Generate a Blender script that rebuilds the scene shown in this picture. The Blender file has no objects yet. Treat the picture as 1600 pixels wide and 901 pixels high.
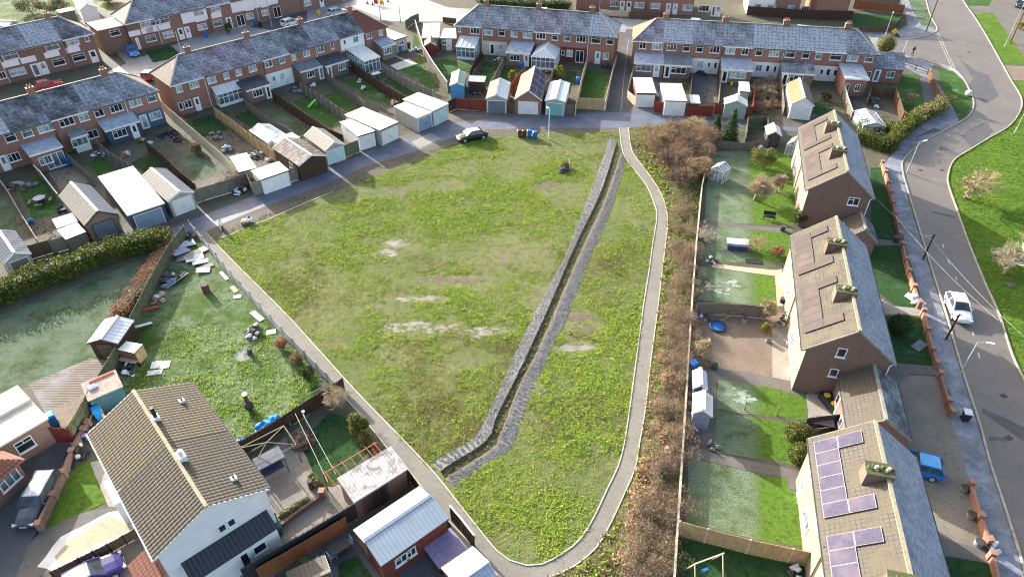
import bpy, bmesh, math, random
import numpy as np
from mathutils import Vector, Matrix, noise as mnoise

S = bpy.context.scene
COL = S.collection
R = math.radians
rng = random.Random(7)
nr = np.random.default_rng(5)

# ---------------------------------------------------------------- camera, sky, sun, exposure
F, TH, H = 1066.0, R(38.7), 45.0
cam = bpy.data.cameras.new('camera')
cam.sensor_width = 36; cam.lens = 36 * F / 1600; cam.clip_end = 2000; cam.clip_start = .5
camo = bpy.data.objects.new('camera', cam); COL.objects.link(camo)
camo.location = (0, 0, H); camo.rotation_euler = (math.pi / 2 - TH, 0, 0)
S.camera = camo
SUN_EL, SUN_ROT = R(18.5), R(-42)            # low winter sun, behind and to the left of the view
world = bpy.data.worlds.new('World'); S.world = world; world.use_nodes = True
wn = world.node_tree.nodes; sky = wn.new('ShaderNodeTexSky')
sky.sky_type = 'NISHITA'; sky.sun_disc = False; sky.dust_density = 4.0; sky.ozone_density = .3; sky.sun_elevation = SUN_EL; sky.sun_rotation = SUN_ROT
world.node_tree.links.new(sky.outputs[0], wn['Background'].inputs[0])
wn['Background'].inputs[1].default_value = 0.15
sl = bpy.data.lights.new('sun', 'SUN'); sl.energy = 4.1; sl.angle = R(.5); sl.color = (1, .97, .915)
so = bpy.data.objects.new('sun', sl); COL.objects.link(so)
sv = Vector((math.sin(SUN_ROT) * math.cos(SUN_EL), math.cos(SUN_ROT) * math.cos(SUN_EL), math.sin(SUN_EL)))
so.rotation_euler = (-sv).to_track_quat('-Z', 'Y').to_euler(); so.location = (-60, 60, 60)
S.view_settings.view_transform = 'Standard'; S.view_settings.look = 'None'
S.view_settings.exposure = 1.63; S.view_settings.gamma = 1
S.view_settings.use_curve_mapping = False
S.cycles.filter_width = 1.1; S.cycles.sample_clamp_indirect = 4

# ---------------------------------------------------------------- photo pixel -> point in the place
cT, sT = math.cos(TH), math.sin(TH)
def P(px, py, z=0.0):
    u = (px - 800) / F; v = (450.5 - py) / F
    t = (H - z) / (sT - v * cT)
    return Vector((t * u, t * (cT + v * sT), z))
ORG = dict(A=(0, 0), B=(240, 0), C=(500, 0), D=(680, 0), E=(960, 0), F=(1280, 0), G=(0, 200), H=(240, 140), I=(0, 400),
           J=(0, 660), K=(180, 360), L=(220, 560), M=(480, 660), N=(1040, 160), O=(1040, 380), P=(1040, 560), Q=(1040, 661),
           R=(1280, 200), S=(1280, 420), T=(1280, 661), Z=(0, 0))
def q(r, x, y):
    k = 1.0 if r == 'Z' else .26644
    return (ORG[r][0] + x * k, ORG[r][1] + y * k)
def Q(r, x, y, z=0.0): return P(*q(r, x, y), z)

# ---------------------------------------------------------------- materials
MATS = {}
def _nt(name, rough=.85, spec=.25):
    m = bpy.data.materials.new(name); m.use_nodes = True
    nt = m.node_tree; b = nt.nodes['Principled BSDF']
    b.inputs['Roughness'].default_value = rough; b.inputs['Specular IOR Level'].default_value = spec
    MATS[name] = m
    return m, nt, b
def N(nt, typ, **kw):
    n = nt.nodes.new(typ)
    for k, v in kw.items():
        if k.startswith('i_'): n.inputs[k[2:].replace('_', ' ')].default_value = v
        else: setattr(n, k, v)
    return n
def c4(c): return (c[0], c[1], c[2], 1)
def mix(nt, fac, a, b, mode='MIX'):
    n = nt.nodes.new('ShaderNodeMix'); n.data_type = 'RGBA'; n.blend_type = mode
    for i, x in ((0, fac), (6, a), (7, b)):
        if hasattr(x, 'links'): nt.links.new(x, n.inputs[i])
        else: n.inputs[i].default_value = c4(x) if isinstance(x, tuple) and len(x) == 3 else x
    return n.outputs[2]
def nz(nt, co, scale, detail=5, rough=.6, dist=0, mapv=None):
    n = N(nt, 'ShaderNodeTexNoise'); n.inputs['Scale'].default_value = scale; n.inputs['Detail'].default_value = detail
    n.inputs['Roughness'].default_value = rough; n.inputs['Distortion'].default_value = dist
    if mapv:
        mp = N(nt, 'ShaderNodeMapping'); mp.inputs['Scale'].default_value = mapv; nt.links.new(co, mp.inputs[0]); co = mp.outputs[0]
    nt.links.new(co, n.inputs['Vector']); return n.outputs[0]
def ramp(nt, x, lo, hi):
    n = N(nt, 'ShaderNodeMapRange'); n.interpolation_type = 'SMOOTHSTEP'
    n.inputs[1].default_value = lo; n.inputs[2].default_value = hi
    nt.links.new(x, n.inputs[0]); return n.outputs[0]
def coords(nt, kind='Object'):
    return nt.nodes.new('ShaderNodeTexCoord').outputs[kind]
def bump(nt, b, h, strength=.5, dist=.05):
    n = N(nt, 'ShaderNodeBump'); n.inputs['Strength'].default_value = strength; n.inputs['Distance'].default_value = dist
    nt.links.new(h, n.inputs['Height']); nt.links.new(n.outputs[0], b.inputs['Normal'])
def randhue(nt, col, amt=.12):
    """a small tint difference from object to object"""
    oi = N(nt, 'ShaderNodeObjectInfo'); hs = N(nt, 'ShaderNodeHueSaturation')
    mr = N(nt, 'ShaderNodeMapRange'); mr.inputs[3].default_value = 1 - amt; mr.inputs[4].default_value = 1 + amt
    nt.links.new(oi.outputs['Random'], mr.inputs[0]); nt.links.new(mr.outputs[0], hs.inputs['Value'])
    nt.links.new(col, hs.inputs['Color']); return hs.outputs[0]

def plain(name, c, c2=None, scale=3.0, rough=.8, spec=.25, metal=0, bs=0, bd=.03, lo=.35, hi=.68, dirt=None, co='Object'):
    """colour mottled with a second one, and dirt streaks of their own shape"""
    m, nt, b = _nt(name, rough, spec); b.inputs['Metallic'].default_value = metal
    cc = coords(nt, co)
    c2 = c2 or tuple(x * .72 for x in c)
    n = nz(nt, cc, scale, 7, .62)
    col = mix(nt, ramp(nt, n, lo, hi), c, c2)
    if dirt:
        n2 = nz(nt, cc, scale * .37, 8, .7, .4); col = mix(nt, ramp(nt, n2, .58, .76), col, dirt)
    nt.links.new(col, b.inputs['Base Color'])
    if bs: bump(nt, b, nz(nt, cc, scale * 6, 4), bs, bd)
    return m
def brick(name, c1, c2, mortar=(.36, .33, .3), grime=(.1, .08, .07)):
    m, nt, b = _nt(name, .9, .15); uv = coords(nt, 'UV')
    t = N(nt, 'ShaderNodeTexBrick'); nt.links.new(uv, t.inputs['Vector'])
    t.inputs['Scale'].default_value = 1; t.inputs['Brick Width'].default_value = .225; t.inputs['Row Height'].default_value = .075
    t.inputs['Mortar Size'].default_value = .008; t.inputs['Color1'].default_value = c4(c1); t.inputs['Color2'].default_value = c4(c2)
    t.inputs['Mortar'].default_value = c4(mortar); t.inputs['Bias'].default_value = -.1
    n = nz(nt, uv, .8, 7, .7); n2 = nz(nt, uv, 5, 4)
    col = mix(nt, ramp(nt, n, .52, .78), t.outputs['Color'], grime)
    col = mix(nt, ramp(nt, n2, .45, .75), col, tuple(x * 1.35 for x in c1))
    nt.links.new(randhue(nt, col, .15), b.inputs['Base Color']); bump(nt, b, t.outputs['Fac'], -.3, .01)
    return m
def tiles(name, base, base2, w=.3, h=.33, frost=0.0, fc=(.5, .57, .68), moss=None, mossamt=.6, lines=.75):
    """interlocking roof tiles; frost lies on the tiles in broken courses, moss in patches"""
    m, nt, b = _nt(name, .8, .3); uv = coords(nt, 'UV')
    t = N(nt, 'ShaderNodeTexBrick'); nt.links.new(uv, t.inputs['Vector']); t.offset = 0.0
    t.inputs['Scale'].default_value = 1; t.inputs['Brick Width'].default_value = w; t.inputs['Row Height'].default_value = h
    t.inputs['Mortar Size'].default_value = .035; t.inputs['Mortar Smooth'].default_value = .5
    t.inputs['Color1'].default_value = c4(base); t.inputs['Color2'].default_value = c4(base2)
    t.inputs['Mortar'].default_value = c4(tuple(x * .45 for x in base))
    n = nz(nt, uv, .55, 6, .65); col = mix(nt, ramp(nt, n, .35, .7), t.outputs['Color'], tuple(x * .7 for x in base2))
    col = randhue(nt, col, .15)
    if moss:
        n = nz(nt, uv, .5, 7, .7); col = mix(nt, ramp(nt, n, 1 - mossamt, 1.12 - mossamt), col, moss)
        n = nz(nt, uv, 4, 5, .7); col = mix(nt, ramp(nt, n, .5, .75), col, tuple(x * 1.25 for x in moss))
    dk = mix(nt, t.outputs['Fac'], (1, 1, 1), (.5, .48, .46)); col = mix(nt, lines, col, dk, 'MULTIPLY'); n = nz(nt, uv, 9, 3, .8); col = mix(nt, ramp(nt, n, .58, .8), col, tuple(min(1, x * 1.6) for x in base2))
    if frost:
        # frost: big patches, broken by tile courses; it misses the laps
        n = nz(nt, uv, .35, 6, .7); n2 = nz(nt, uv, 2.2, 4, .6, 0, (1, 2.5, 1))
        big = ramp(nt, n, .52 - frost * .42, .84 - frost * .3)
        ma = N(nt, 'ShaderNodeMath', operation='MULTIPLY'); nt.links.new(big, ma.inputs[0]); nt.links.new(ramp(nt, n2, .2, .6), ma.inputs[1])
        t2 = N(nt, 'ShaderNodeTexBrick'); nt.links.new(uv, t2.inputs['Vector']); t2.offset = 0.0
        t2.inputs['Scale'].default_value = 1; t2.inputs['Brick Width'].default_value = w * 2; t2.inputs['Row Height'].default_value = h * 2
        t2.inputs['Mortar Size'].default_value = .11; t2.inputs['Mortar Smooth'].default_value = 1
        inv = N(nt, 'ShaderNodeMath', operation='SUBTRACT'); inv.inputs[0].default_value = 1.0; nt.links.new(t2.outputs['Fac'], inv.inputs[1])
        ma2 = N(nt, 'ShaderNodeMath', operation='MULTIPLY'); nt.links.new(ma.outputs[0], ma2.inputs[0]); nt.links.new(ramp(nt, inv.outputs[0], -.1 - (1 - lines) * 4, 1), ma2.inputs[1])
        col = mix(nt, ma2.outputs[0], col, fc)
    nt.links.new(col, b.inputs['Base Color'])
    bump(nt, b, t.outputs['Fac'], -.66 * lines, .03)
    return m
def turf(name, a, bcol, frost=0.0, fc=(.3, .4, .37), soil=None, soilamt=.35, fine=9.0, big=.25, bs=.9):
    m, nt, b = _nt(name, .95, .1); cc = coords(nt)
    n1 = nz(nt, cc, big, 5, .6); n2 = nz(nt, cc, fine, 4, .75); n3 = nz(nt, cc, fine * .22, 6, .7)
    col = mix(nt, ramp(nt, n1, .35, .65), a, bcol)
    col = mix(nt, ramp(nt, n3, .42, .72), col, tuple(x * .55 for x in a))
    col = mix(nt, ramp(nt, n2, .5, .78), col, tuple(min(1, x * 1.5) for x in bcol))
    if soil: col = mix(nt, ramp(nt, nz(nt, cc, big * 2.1, 7, .7, .3), 1 - soilamt, 1.12 - soilamt), col, soil)
    if frost:
        n = nz(nt, cc, big * 1.3, 7, .7); f = ramp(nt, n, .75 - frost * .5, .95 - frost * .4)
        mm = N(nt, 'ShaderNodeMath', operation='MULTIPLY'); nt.links.new(f, mm.inputs[0]); nt.links.new(ramp(nt, n2, .3, .6), mm.inputs[1])
        col = mix(nt, mm.outputs[0], col, fc)
    nt.links.new(col, b.inputs['Base Color']); bump(nt, b, n2, bs, .12)
    return m
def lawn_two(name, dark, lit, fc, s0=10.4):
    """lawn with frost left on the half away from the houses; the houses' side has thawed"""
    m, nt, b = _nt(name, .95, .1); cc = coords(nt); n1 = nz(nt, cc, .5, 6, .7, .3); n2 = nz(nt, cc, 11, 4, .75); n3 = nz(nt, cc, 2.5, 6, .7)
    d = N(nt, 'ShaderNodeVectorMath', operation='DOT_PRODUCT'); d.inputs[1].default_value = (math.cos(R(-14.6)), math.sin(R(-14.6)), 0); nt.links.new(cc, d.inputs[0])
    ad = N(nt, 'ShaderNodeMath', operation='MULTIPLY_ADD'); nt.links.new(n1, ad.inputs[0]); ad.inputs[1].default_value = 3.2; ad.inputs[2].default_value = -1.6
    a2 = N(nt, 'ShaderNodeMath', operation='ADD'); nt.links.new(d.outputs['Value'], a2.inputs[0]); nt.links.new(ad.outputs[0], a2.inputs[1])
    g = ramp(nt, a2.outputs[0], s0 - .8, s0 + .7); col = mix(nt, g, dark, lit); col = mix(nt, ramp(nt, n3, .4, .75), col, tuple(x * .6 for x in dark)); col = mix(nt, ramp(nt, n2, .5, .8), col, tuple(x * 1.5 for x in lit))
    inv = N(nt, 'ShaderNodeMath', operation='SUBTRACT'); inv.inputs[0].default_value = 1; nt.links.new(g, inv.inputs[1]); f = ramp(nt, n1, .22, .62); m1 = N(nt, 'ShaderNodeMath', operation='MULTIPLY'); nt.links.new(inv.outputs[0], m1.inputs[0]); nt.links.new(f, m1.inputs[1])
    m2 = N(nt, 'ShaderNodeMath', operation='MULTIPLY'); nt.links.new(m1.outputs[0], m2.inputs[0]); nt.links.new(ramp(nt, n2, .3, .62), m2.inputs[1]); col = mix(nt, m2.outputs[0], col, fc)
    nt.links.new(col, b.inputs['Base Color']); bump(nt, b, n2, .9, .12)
def pave(name, a, bcol, scale=1.0, frost=0.0, fc=(.42, .46, .52), tar=None, grain=30.0, bs=.25, rough=.85, spec=.25):
    m, nt, b = _nt(name, rough, spec); cc = coords(nt)
    n1 = nz(nt, cc, scale * .3, 7, .7, .3); n2 = nz(nt, cc, grain, 2, .8); n3 = nz(nt, cc, scale * 2, 6, .7)
    col = mix(nt, ramp(nt, n1, .38, .66), a, bcol); col = mix(nt, ramp(nt, n2, .35, .75), col, tuple(min(1, x * 1.45) for x in bcol))
    col = mix(nt, ramp(nt, n3, .55, .75), col, tuple(x * .62 for x in a))
    if tar:
        w = nz(nt, cc, .22, 9, .8, 2.0); w2 = nz(nt, cc, .5, 4)
        ab = N(nt, 'ShaderNodeMath', operation='SUBTRACT'); ab.inputs[1].default_value = .5; nt.links.new(w, ab.inputs[0]); a2 = N(nt, 'ShaderNodeMath', operation='ABSOLUTE'); nt.links.new(ab.outputs[0], a2.inputs[0])
        mm = N(nt, 'ShaderNodeMath', operation='MULTIPLY'); nt.links.new(ramp(nt, a2.outputs[0], .006, .0), mm.inputs[0]); nt.links.new(ramp(nt, w2, .5, .6), mm.inputs[1]); col = mix(nt, mm.outputs[0], col, tar)
    if frost:
        f = ramp(nt, nz(nt, cc, scale * .45, 8, .75, .5), .72 - frost * .5, .9 - frost * .4); col = mix(nt, f, col, fc)
    nt.links.new(col, b.inputs['Base Color']); bump(nt, b, n2, bs, .03)
    return m
def glassy(name, c, rough=.12, alpha=1.0):
    m, nt, b = _nt(name, rough, .5); cc = coords(nt)
    n = nz(nt, cc, .9, 3); nt.links.new(mix(nt, ramp(nt, n, .4, .62), c, tuple(x * .45 for x in c)), b.inputs['Base Color'])
    if alpha < 1: b.inputs['Alpha'].default_value = alpha
    return m
def ribbed(name, a, bcol, period=.15, rough=.7, dirt=None, axis='x', frost=0, metal=0):
    m, nt, b = _nt(name, rough, .3); uv = coords(nt, 'UV'); b.inputs['Metallic'].default_value = metal
    w = N(nt, 'ShaderNodeTexWave', wave_type='BANDS', bands_direction='X' if axis == 'x' else 'Y'); w.inputs['Scale'].default_value = .314 / period
    nt.links.new(uv, w.inputs['Vector']); n = nz(nt, uv, .7, 7, .7)
    col = mix(nt, w.outputs[1], bcol, a); col = mix(nt, ramp(nt, n, .4, .75), col, tuple(x * .75 for x in a))
    if dirt: col = mix(nt, ramp(nt, nz(nt, uv, .9, 9, .75, .6), .46, .6), col, dirt)
    nt.links.new(col, b.inputs['Base Color']); bump(nt, b, w.outputs[1], .4, .03)
    return m

# ---------------------------------------------------------------- mesh collecting
class MB:
    def __init__(s): s.v, s.f, s.m, s.names, s.uv = [], [], [], [], {}
    def mi(s, mat):
        if mat not in s.names: s.names.append(mat)
        return s.names.index(mat)
    def add(s, vs, fs, mat, uvs=None):
        o = len(s.v); s.v += [tuple(v) for v in vs]; k = s.mi(mat)
        if uvs:
            for i, t in enumerate(uvs): s.uv[o + i] = t
        for f in fs: s.f.append(tuple(o + i for i in f)); s.m.append(k)
    def quad(s, a, b, c, d, mat): s.add([a, b, c, d], [(0, 1, 2, 3)], mat)
    def face(s, pts, mat): s.add(pts, [tuple(range(len(pts)))], mat)
    def box(s, x0, y0, z0, x1, y1, z1, mat, top=None):
        v = [(x0, y0, z0), (x1, y0, z0), (x1, y1, z0), (x0, y1, z0), (x0, y0, z1), (x1, y0, z1), (x1, y1, z1), (x0, y1, z1)]
        s.add(v, [(0, 3, 2, 1), (0, 1, 5, 4), (1, 2, 6, 5), (2, 3, 7, 6), (3, 0, 4, 7)], mat); s.add(v[4:], [(0, 1, 2, 3)], top or mat)
    def obox(s, c, size, rz, mat, M=None):
        x, y, z = size[0] / 2, size[1] / 2, size[2] / 2
        m = M or Matrix.Rotation(rz, 4, 'Z'); c = Vector(c)
        v = [c + m @ Vector(p) for p in ((-x, -y, -z), (x, -y, -z), (x, y, -z), (-x, y, -z), (-x, -y, z), (x, -y, z), (x, y, z), (-x, y, z))]
        s.add(v, [(0, 3, 2, 1), (4, 5, 6, 7), (0, 1, 5, 4), (1, 2, 6, 5), (2, 3, 7, 6), (3, 0, 4, 7)], mat)
    def prism(s, pts, z0, z1, mat, top=None):
        n = len(pts); v = [(p[0], p[1], z0) for p in pts] + [(p[0], p[1], z1) for p in pts]
        s.add(v, [(i, (i + 1) % n, n + (i + 1) % n, n + i) for i in range(n)], mat); s.add(v[n:], [tuple(range(n))], top or mat)
    def bar(s, p, r, w, h, mat):
        p, r = Vector(p), Vector(r); d = (r - p)
        if d.length < 1e-5: return
        d.normalize(); up = Vector((0, 0, 1)) if abs(d.z) < .95 else Vector((1, 0, 0))
        a = d.cross(up).normalized() * w / 2; b = a.cross(d).normalized() * h / 2
        v = [p - a - b, p + a - b, p + a + b, p - a + b, r - a - b, r + a - b, r + a + b, r - a + b]
        s.add(v, [(0, 1, 2, 3), (7, 6, 5, 4), (0, 4, 5, 1), (1, 5, 6, 2), (2, 6, 7, 3), (3, 7, 4, 0)], mat)
    def tube(s, pts, rad, n, mat, cap=True):
        pts = [Vector(p) for p in pts]; vs = []; fs = []
        for i, p in enumerate(pts):
            d = (pts[min(i + 1, len(pts) - 1)] - pts[max(i - 1, 0)]).normalized()
            up = Vector((0, 0, 1)) if abs(d.z) < .9 else Vector((1, 0, 0)); a = d.cross(up).normalized(); b = a.cross(d)
            rr = rad[i] if isinstance(rad, (list, tuple)) else rad
            for k in range(n):
                t = 2 * math.pi * k / n; vs.append(p + (a * math.cos(t) + b * math.sin(t)) * rr)
        for i in range(len(pts) - 1):
            for k in range(n): fs.append((i * n + k, i * n + (k + 1) % n, (i + 1) * n + (k + 1) % n, (i + 1) * n + k))
        if cap: fs += [tuple(range(n))[::-1], tuple(range((len(pts) - 1) * n, len(pts) * n))]
        s.add(vs, fs, mat)
    def disc(s, c, r, n, mat, h=0):
        s.prism([(c[0] + r * math.cos(2 * math.pi * k / n), c[1] + r * math.sin(2 * math.pi * k / n)) for k in range(n)], c[2], c[2] + h, mat)
    def blob(s, c, rx, ry, rz, mat, seed=0, jit=.15, nu=10, nv=6):
        vs, fs = [], []
        for j in range(nv + 1):
            ph = math.pi * (j / nv - .5)
            for i in range(nu):
                t = 2 * math.pi * i / nu; d = Vector((math.cos(ph) * math.cos(t), math.cos(ph) * math.sin(t), math.sin(ph)))
                k = 1 + jit * (mnoise.noise(d * 2.1 + Vector((seed, 0, 0))) * 1.6)
                vs.append((c[0] + d.x * rx * k, c[1] + d.y * ry * k, c[2] + d.z * rz * k))
        for j in range(nv):
            for i in range(nu): fs.append((j * nu + i, j * nu + (i + 1) % nu, (j + 1) * nu + (i + 1) % nu, (j + 1) * nu + i))
        s.add(vs, fs, mat)
    def build(s, name, parent=None, label=None, smooth=False):
        me = bpy.data.meshes.new(name); me.from_pydata(s.v, [], s.f)
        for n in s.names: me.materials.append(MATS[n])
        me.polygons.foreach_set('material_index', s.m)
        if smooth: me.polygons.foreach_set('use_smooth', [True] * len(s.f))
        if len(s.f) < 60000:
            uvl = me.uv_layers.new(name='UVMap'); buf = np.zeros(len(me.loops) * 2)
            for p in me.polygons:
                n = p.normal; t = Vector((-n.y, n.x, 0))
                if t.length < 1e-3: t, b = Vector((1, 0, 0)), Vector((0, 1, 0))
                else:
                    t.normalize(); b = n.cross(t)
                    if abs(t.x) > .05 and t.x < 0 or abs(t.x) <= .05 and t.y < 0: t = -t
                for li in p.loop_indices:
                    vi = me.loops[li].vertex_index
                    if vi in s.uv: buf[2 * li:2 * li + 2] = s.uv[vi]
                    else:
                        co = me.vertices[vi].co; buf[2 * li] = co.dot(t); buf[2 * li + 1] = co.dot(b)
            uvl.data.foreach_set('uv', buf)
        o = bpy.data.objects.new(name, me); COL.objects.link(o)
        if parent: o.parent = parent
        if label: o['label'] = label
        return o
def tag(o, label, cat, group=None, kind=None):
    o['label'] = label; o['category'] = cat
    if group: o['group'] = group
    if kind: o['kind'] = kind
    return o
def T(name, label, cat, loc=(0, 0, 0), rz=0, group=None):
    o = bpy.data.objects.new(name, None); COL.objects.link(o); o.empty_display_size = .3
    o.location = loc; o.rotation_euler = (0, 0, rz)
    return tag(o, label, cat, group)
def solo(mb, name, label, cat, loc=(0, 0, 0), rz=0, group=None, kind=None, smooth=False):
    o = mb.build(name, smooth=smooth); o.location = loc; o.rotation_euler = (0, 0, rz)
    return tag(o, label, cat, group, kind)
def place(o, loc, rz=0): o.location = loc; o.rotation_euler = (0, 0, rz)
def tree_copy(o, loc, rz, label, parent=None):
    c = o.copy(); COL.objects.link(c)
    if parent is None: place(c, loc, rz); c['label'] = label
    else: c.parent = parent
    for ch in list(o.children): tree_copy(ch, None, None, None, c)
    return c
def npmesh(name, V, Fq, mats, midx, smooth=False):
    """big mesh from arrays; Fq (n,k)"""
    me = bpy.data.meshes.new(name); n, k = Fq.shape
    me.vertices.add(len(V)); me.vertices.foreach_set('co', np.asarray(V, dtype=np.float32).ravel())
    me.loops.add(n * k); me.loops.foreach_set('vertex_index', Fq.astype(np.int32).ravel())
    me.polygons.add(n); me.polygons.foreach_set('loop_start', np.arange(0, n * k, k, dtype=np.int32))
    me.polygons.foreach_set('loop_total', np.full(n, k, dtype=np.int32))
    for m in mats: me.materials.append(MATS[m])
    me.polygons.foreach_set('material_index', np.asarray(midx, dtype=np.int32))
    if smooth: me.polygons.foreach_set('use_smooth', np.ones(n, dtype=bool))
    me.update(calc_edges=True)
    o = bpy.data.objects.new(name, me); COL.objects.link(o); return o
def structure(o): o['kind'] = 'structure'; return o
def world_poly(pts, z=0): return [P(x, y, z) for x, y in pts]
def sheet(name, pts, mat, lvl, jit=0, kind='structure', label=None):
    """a ground surface: photo outline laid on the ground, lvl*4 mm up; jit roughens the edge"""
    w = world_poly(pts); out = []
    for i, p in enumerate(w):
        r = w[(i + 1) % len(w)]; n = max(1, int((r - p).length / .6)) if jit else 1
        for k in range(n):
            c = p.lerp(r, k / n)
            if jit and k: c = c + Vector((mnoise.noise(c * .9), mnoise.noise(c * .9 + Vector((9, 3, 1))), 0)) * jit
            out.append((c.x, c.y, lvl * .004))
    mb = MB(); mb.face(out, mat); o = mb.build(name); o['kind'] = kind
    # keep the face looking up
    if o.data.polygons[0].normal.z < 0: o.data.flip_normals()
    return o
def inside(X, Y, poly):
    r = np.zeros(len(X), bool); n = len(poly)
    for i in range(n):
        x0, y0 = poly[i][0], poly[i][1]; x1, y1 = poly[(i + 1) % n][0], poly[(i + 1) % n][1]
        c = ((y0 > Y) != (y1 > Y)); 
        if y1 != y0: r ^= c & (X < (x1 - x0) * (Y - y0) / (y1 - y0) + x0)
    return r
def vnoise(X, Y, scale, seed):
    g = np.random.default_rng(seed).random((64, 64)); x = X * scale + 100; y = Y * scale + 100
    xi, yi = np.floor(x).astype(int), np.floor(y).astype(int); fx, fy = x - xi, y - yi
    fx = fx * fx * (3 - 2 * fx); fy = fy * fy * (3 - 2 * fy)
    a = lambda i, j: g[(xi + i) % 64, (yi + j) % 64]
    return (a(0, 0) * (1 - fx) + a(1, 0) * fx) * (1 - fy) + (a(0, 1) * (1 - fx) + a(1, 1) * fx) * fy
def fnoise(X, Y, scale, seed): return .55 * vnoise(X, Y, scale, seed) + .3 * vnoise(X, Y, scale * 2.3, seed + 1) + .15 * vnoise(X, Y, scale * 5.1, seed + 2)
def smooth_line(pts, step=1.0):
    """Catmull-Rom through world points"""
    out = []
    for i in range(len(pts) - 1):
        p0, p1, p2, p3 = pts[max(i - 1, 0)], pts[i], pts[i + 1], pts[min(i + 2, len(pts) - 1)]
        n = max(1, int((p2 - p1).length / step))
        for k in range(n):
            t = k / n; out.append(.5 * ((2 * p1) + (p2 - p0) * t + (2 * p0 - 5 * p1 + 4 * p2 - p3) * t * t + (3 * p1 - p0 - 3 * p2 + p3) * t ** 3))
    out.append(pts[-1]); return out
def holed(name, outer, hole, mat, z):
    """a flat sheet with an opening; outlines are world points"""
    bm = bmesh.new(); es = []
    for loop in (outer, hole):
        vs = [bm.verts.new((p[0], p[1], z)) for p in loop]; es += [bm.edges.new((vs[i], vs[(i + 1) % len(vs)])) for i in range(len(vs))]
    bmesh.ops.triangle_fill(bm, use_beauty=True, edges=es); bmesh.ops.recalc_face_normals(bm, faces=bm.faces)
    if bm.faces and sum(f.normal.z for f in bm.faces) < 0: bmesh.ops.reverse_faces(bm, faces=bm.faces)
    me = bpy.data.meshes.new(name); bm.to_mesh(me); bm.free(); me.materials.append(MATS[mat]); o = bpy.data.objects.new(name, me); COL.objects.link(o); o['kind'] = 'structure'; return o
def band(name, L1, L2, mat, z, kind='structure', n=40):
    """a ribbon between two photo lines"""
    def rs(pts):
        l = smooth_line([P(x, y) for x, y in pts], .5); d = [0]
        for a, b in zip(l, l[1:]): d.append(d[-1] + (b - a).length)
        out = []; j = 0
        for k in range(n + 1):
            t = d[-1] * k / n
            while j < len(l) - 2 and d[j + 1] < t: j += 1
            out.append(l[j].lerp(l[j + 1], (t - d[j]) / max(1e-6, d[j + 1] - d[j])))
        return out
    a, b = rs(L1), rs(L2); mb = MB()
    v = [(p.x, p.y, z) for p in a] + [(p.x, p.y, z) for p in b]
    mb.add(v, [(i, i + 1, n + 2 + i, n + 1 + i) for i in range(n)], mat)
    o = mb.build(name); o['kind'] = kind
    if o.data.polygons[0].normal.z < 0: o.data.flip_normals()
    return o
def edging(name, line, w, h, mat, z0=0, step=.8, close=False):
    l = smooth_line([P(x, y) for x, y in line], step); mb = MB(); vs = []
    for i, p in enumerate(l):
        d = (l[min(i + 1, len(l) - 1)] - l[max(i - 1, 0)]).normalized(); a = Vector((-d.y, d.x, 0)) * w / 2
        vs += [(p.x - a.x, p.y - a.y, z0), (p.x - a.x, p.y - a.y, z0 + h), (p.x + a.x, p.y + a.y, z0 + h), (p.x + a.x, p.y + a.y, z0)]
    fs = []
    for i in range(len(l) - 1):
        o = 4 * i; fs += [(o, o + 1, o + 5, o + 4), (o + 1, o + 2, o + 6, o + 5), (o + 2, o + 3, o + 7, o + 6)]
    mb.add(vs, fs, mat); o = mb.build(name); o['kind'] = 'structure'; return o
# ---------------------------------------------------------------- material list
turf('field_turf', (.13, .155, .06), (.18, .19, .08), soil=(.19, .16, .115), soilamt=.45, fine=6, big=.12, bs=1)
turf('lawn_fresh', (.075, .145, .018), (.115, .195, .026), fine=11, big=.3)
turf('lawn_frost', (.05, .088, .034), (.065, .1, .04), frost=.85, fc=(.16, .205, .15), fine=11, big=.3)
turf('lawn_light_frost', (.04, .1, .022), (.055, .125, .03), frost=.45, fc=(.24, .33, .28), fine=11, big=.3)
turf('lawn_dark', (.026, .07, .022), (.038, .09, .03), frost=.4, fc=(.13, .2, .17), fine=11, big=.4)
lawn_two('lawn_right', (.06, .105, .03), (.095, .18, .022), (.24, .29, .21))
turf('lawn_square', (.035, .095, .02), (.05, .12, .025), fine=11, big=.3)
turf('rough_grass', (.05, .095, .022), (.075, .13, .03), frost=.7, fc=(.25, .29, .21), soil=(.2, .175, .13), soilamt=.36, fine=6, big=.2, bs=1)
turf('scrub_ground', (.1, .105, .03), (.15, .12, .06), soil=(.17, .13, .085), soilamt=.55, fine=5, big=.3, bs=1)
pave('bare_soil', (.07, .06, .046), (.11, .094, .074), 1.6, frost=.25, fc=(.3, .3, .29), grain=14, bs=.7)
pave('garden_soil', (.058, .055, .04), (.09, .086, .06), 2, frost=.22, fc=(.22, .23, .23), grain=14, bs=.7)
pave('asphalt_lane', (.068, .078, .108), (.1, .112, .15), 1, rough=.6, spec=.35, frost=.45, fc=(.17, .19, .25), grain=25, tar=(.05, .05, .055))
pave('asphalt_road', (.1, .087, .078), (.138, .119, .105), .7, rough=.5, spec=.45, frost=0, grain=25, tar=(.07, .068, .068))
pave('asphalt_cold', (.17, .17, .17), (.24, .24, .24), .7, rough=.55, spec=.4, frost=.5, fc=(.34, .36, .38), grain=25)
pave('asphalt_dark', (.06, .06, .066), (.09, .09, .098), 1, frost=.15, fc=(.2, .21, .24), grain=25)
pave('pavement_frost', (.1, .105, .12), (.15, .158, .18), 1.4, frost=.6, fc=(.24, .265, .32), grain=20, tar=(.1, .1, .12))
pave('concrete', (.19, .175, .145), (.27, .25, .215), 1.2, frost=.2, fc=(.45, .45, .44), grain=20)
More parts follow.
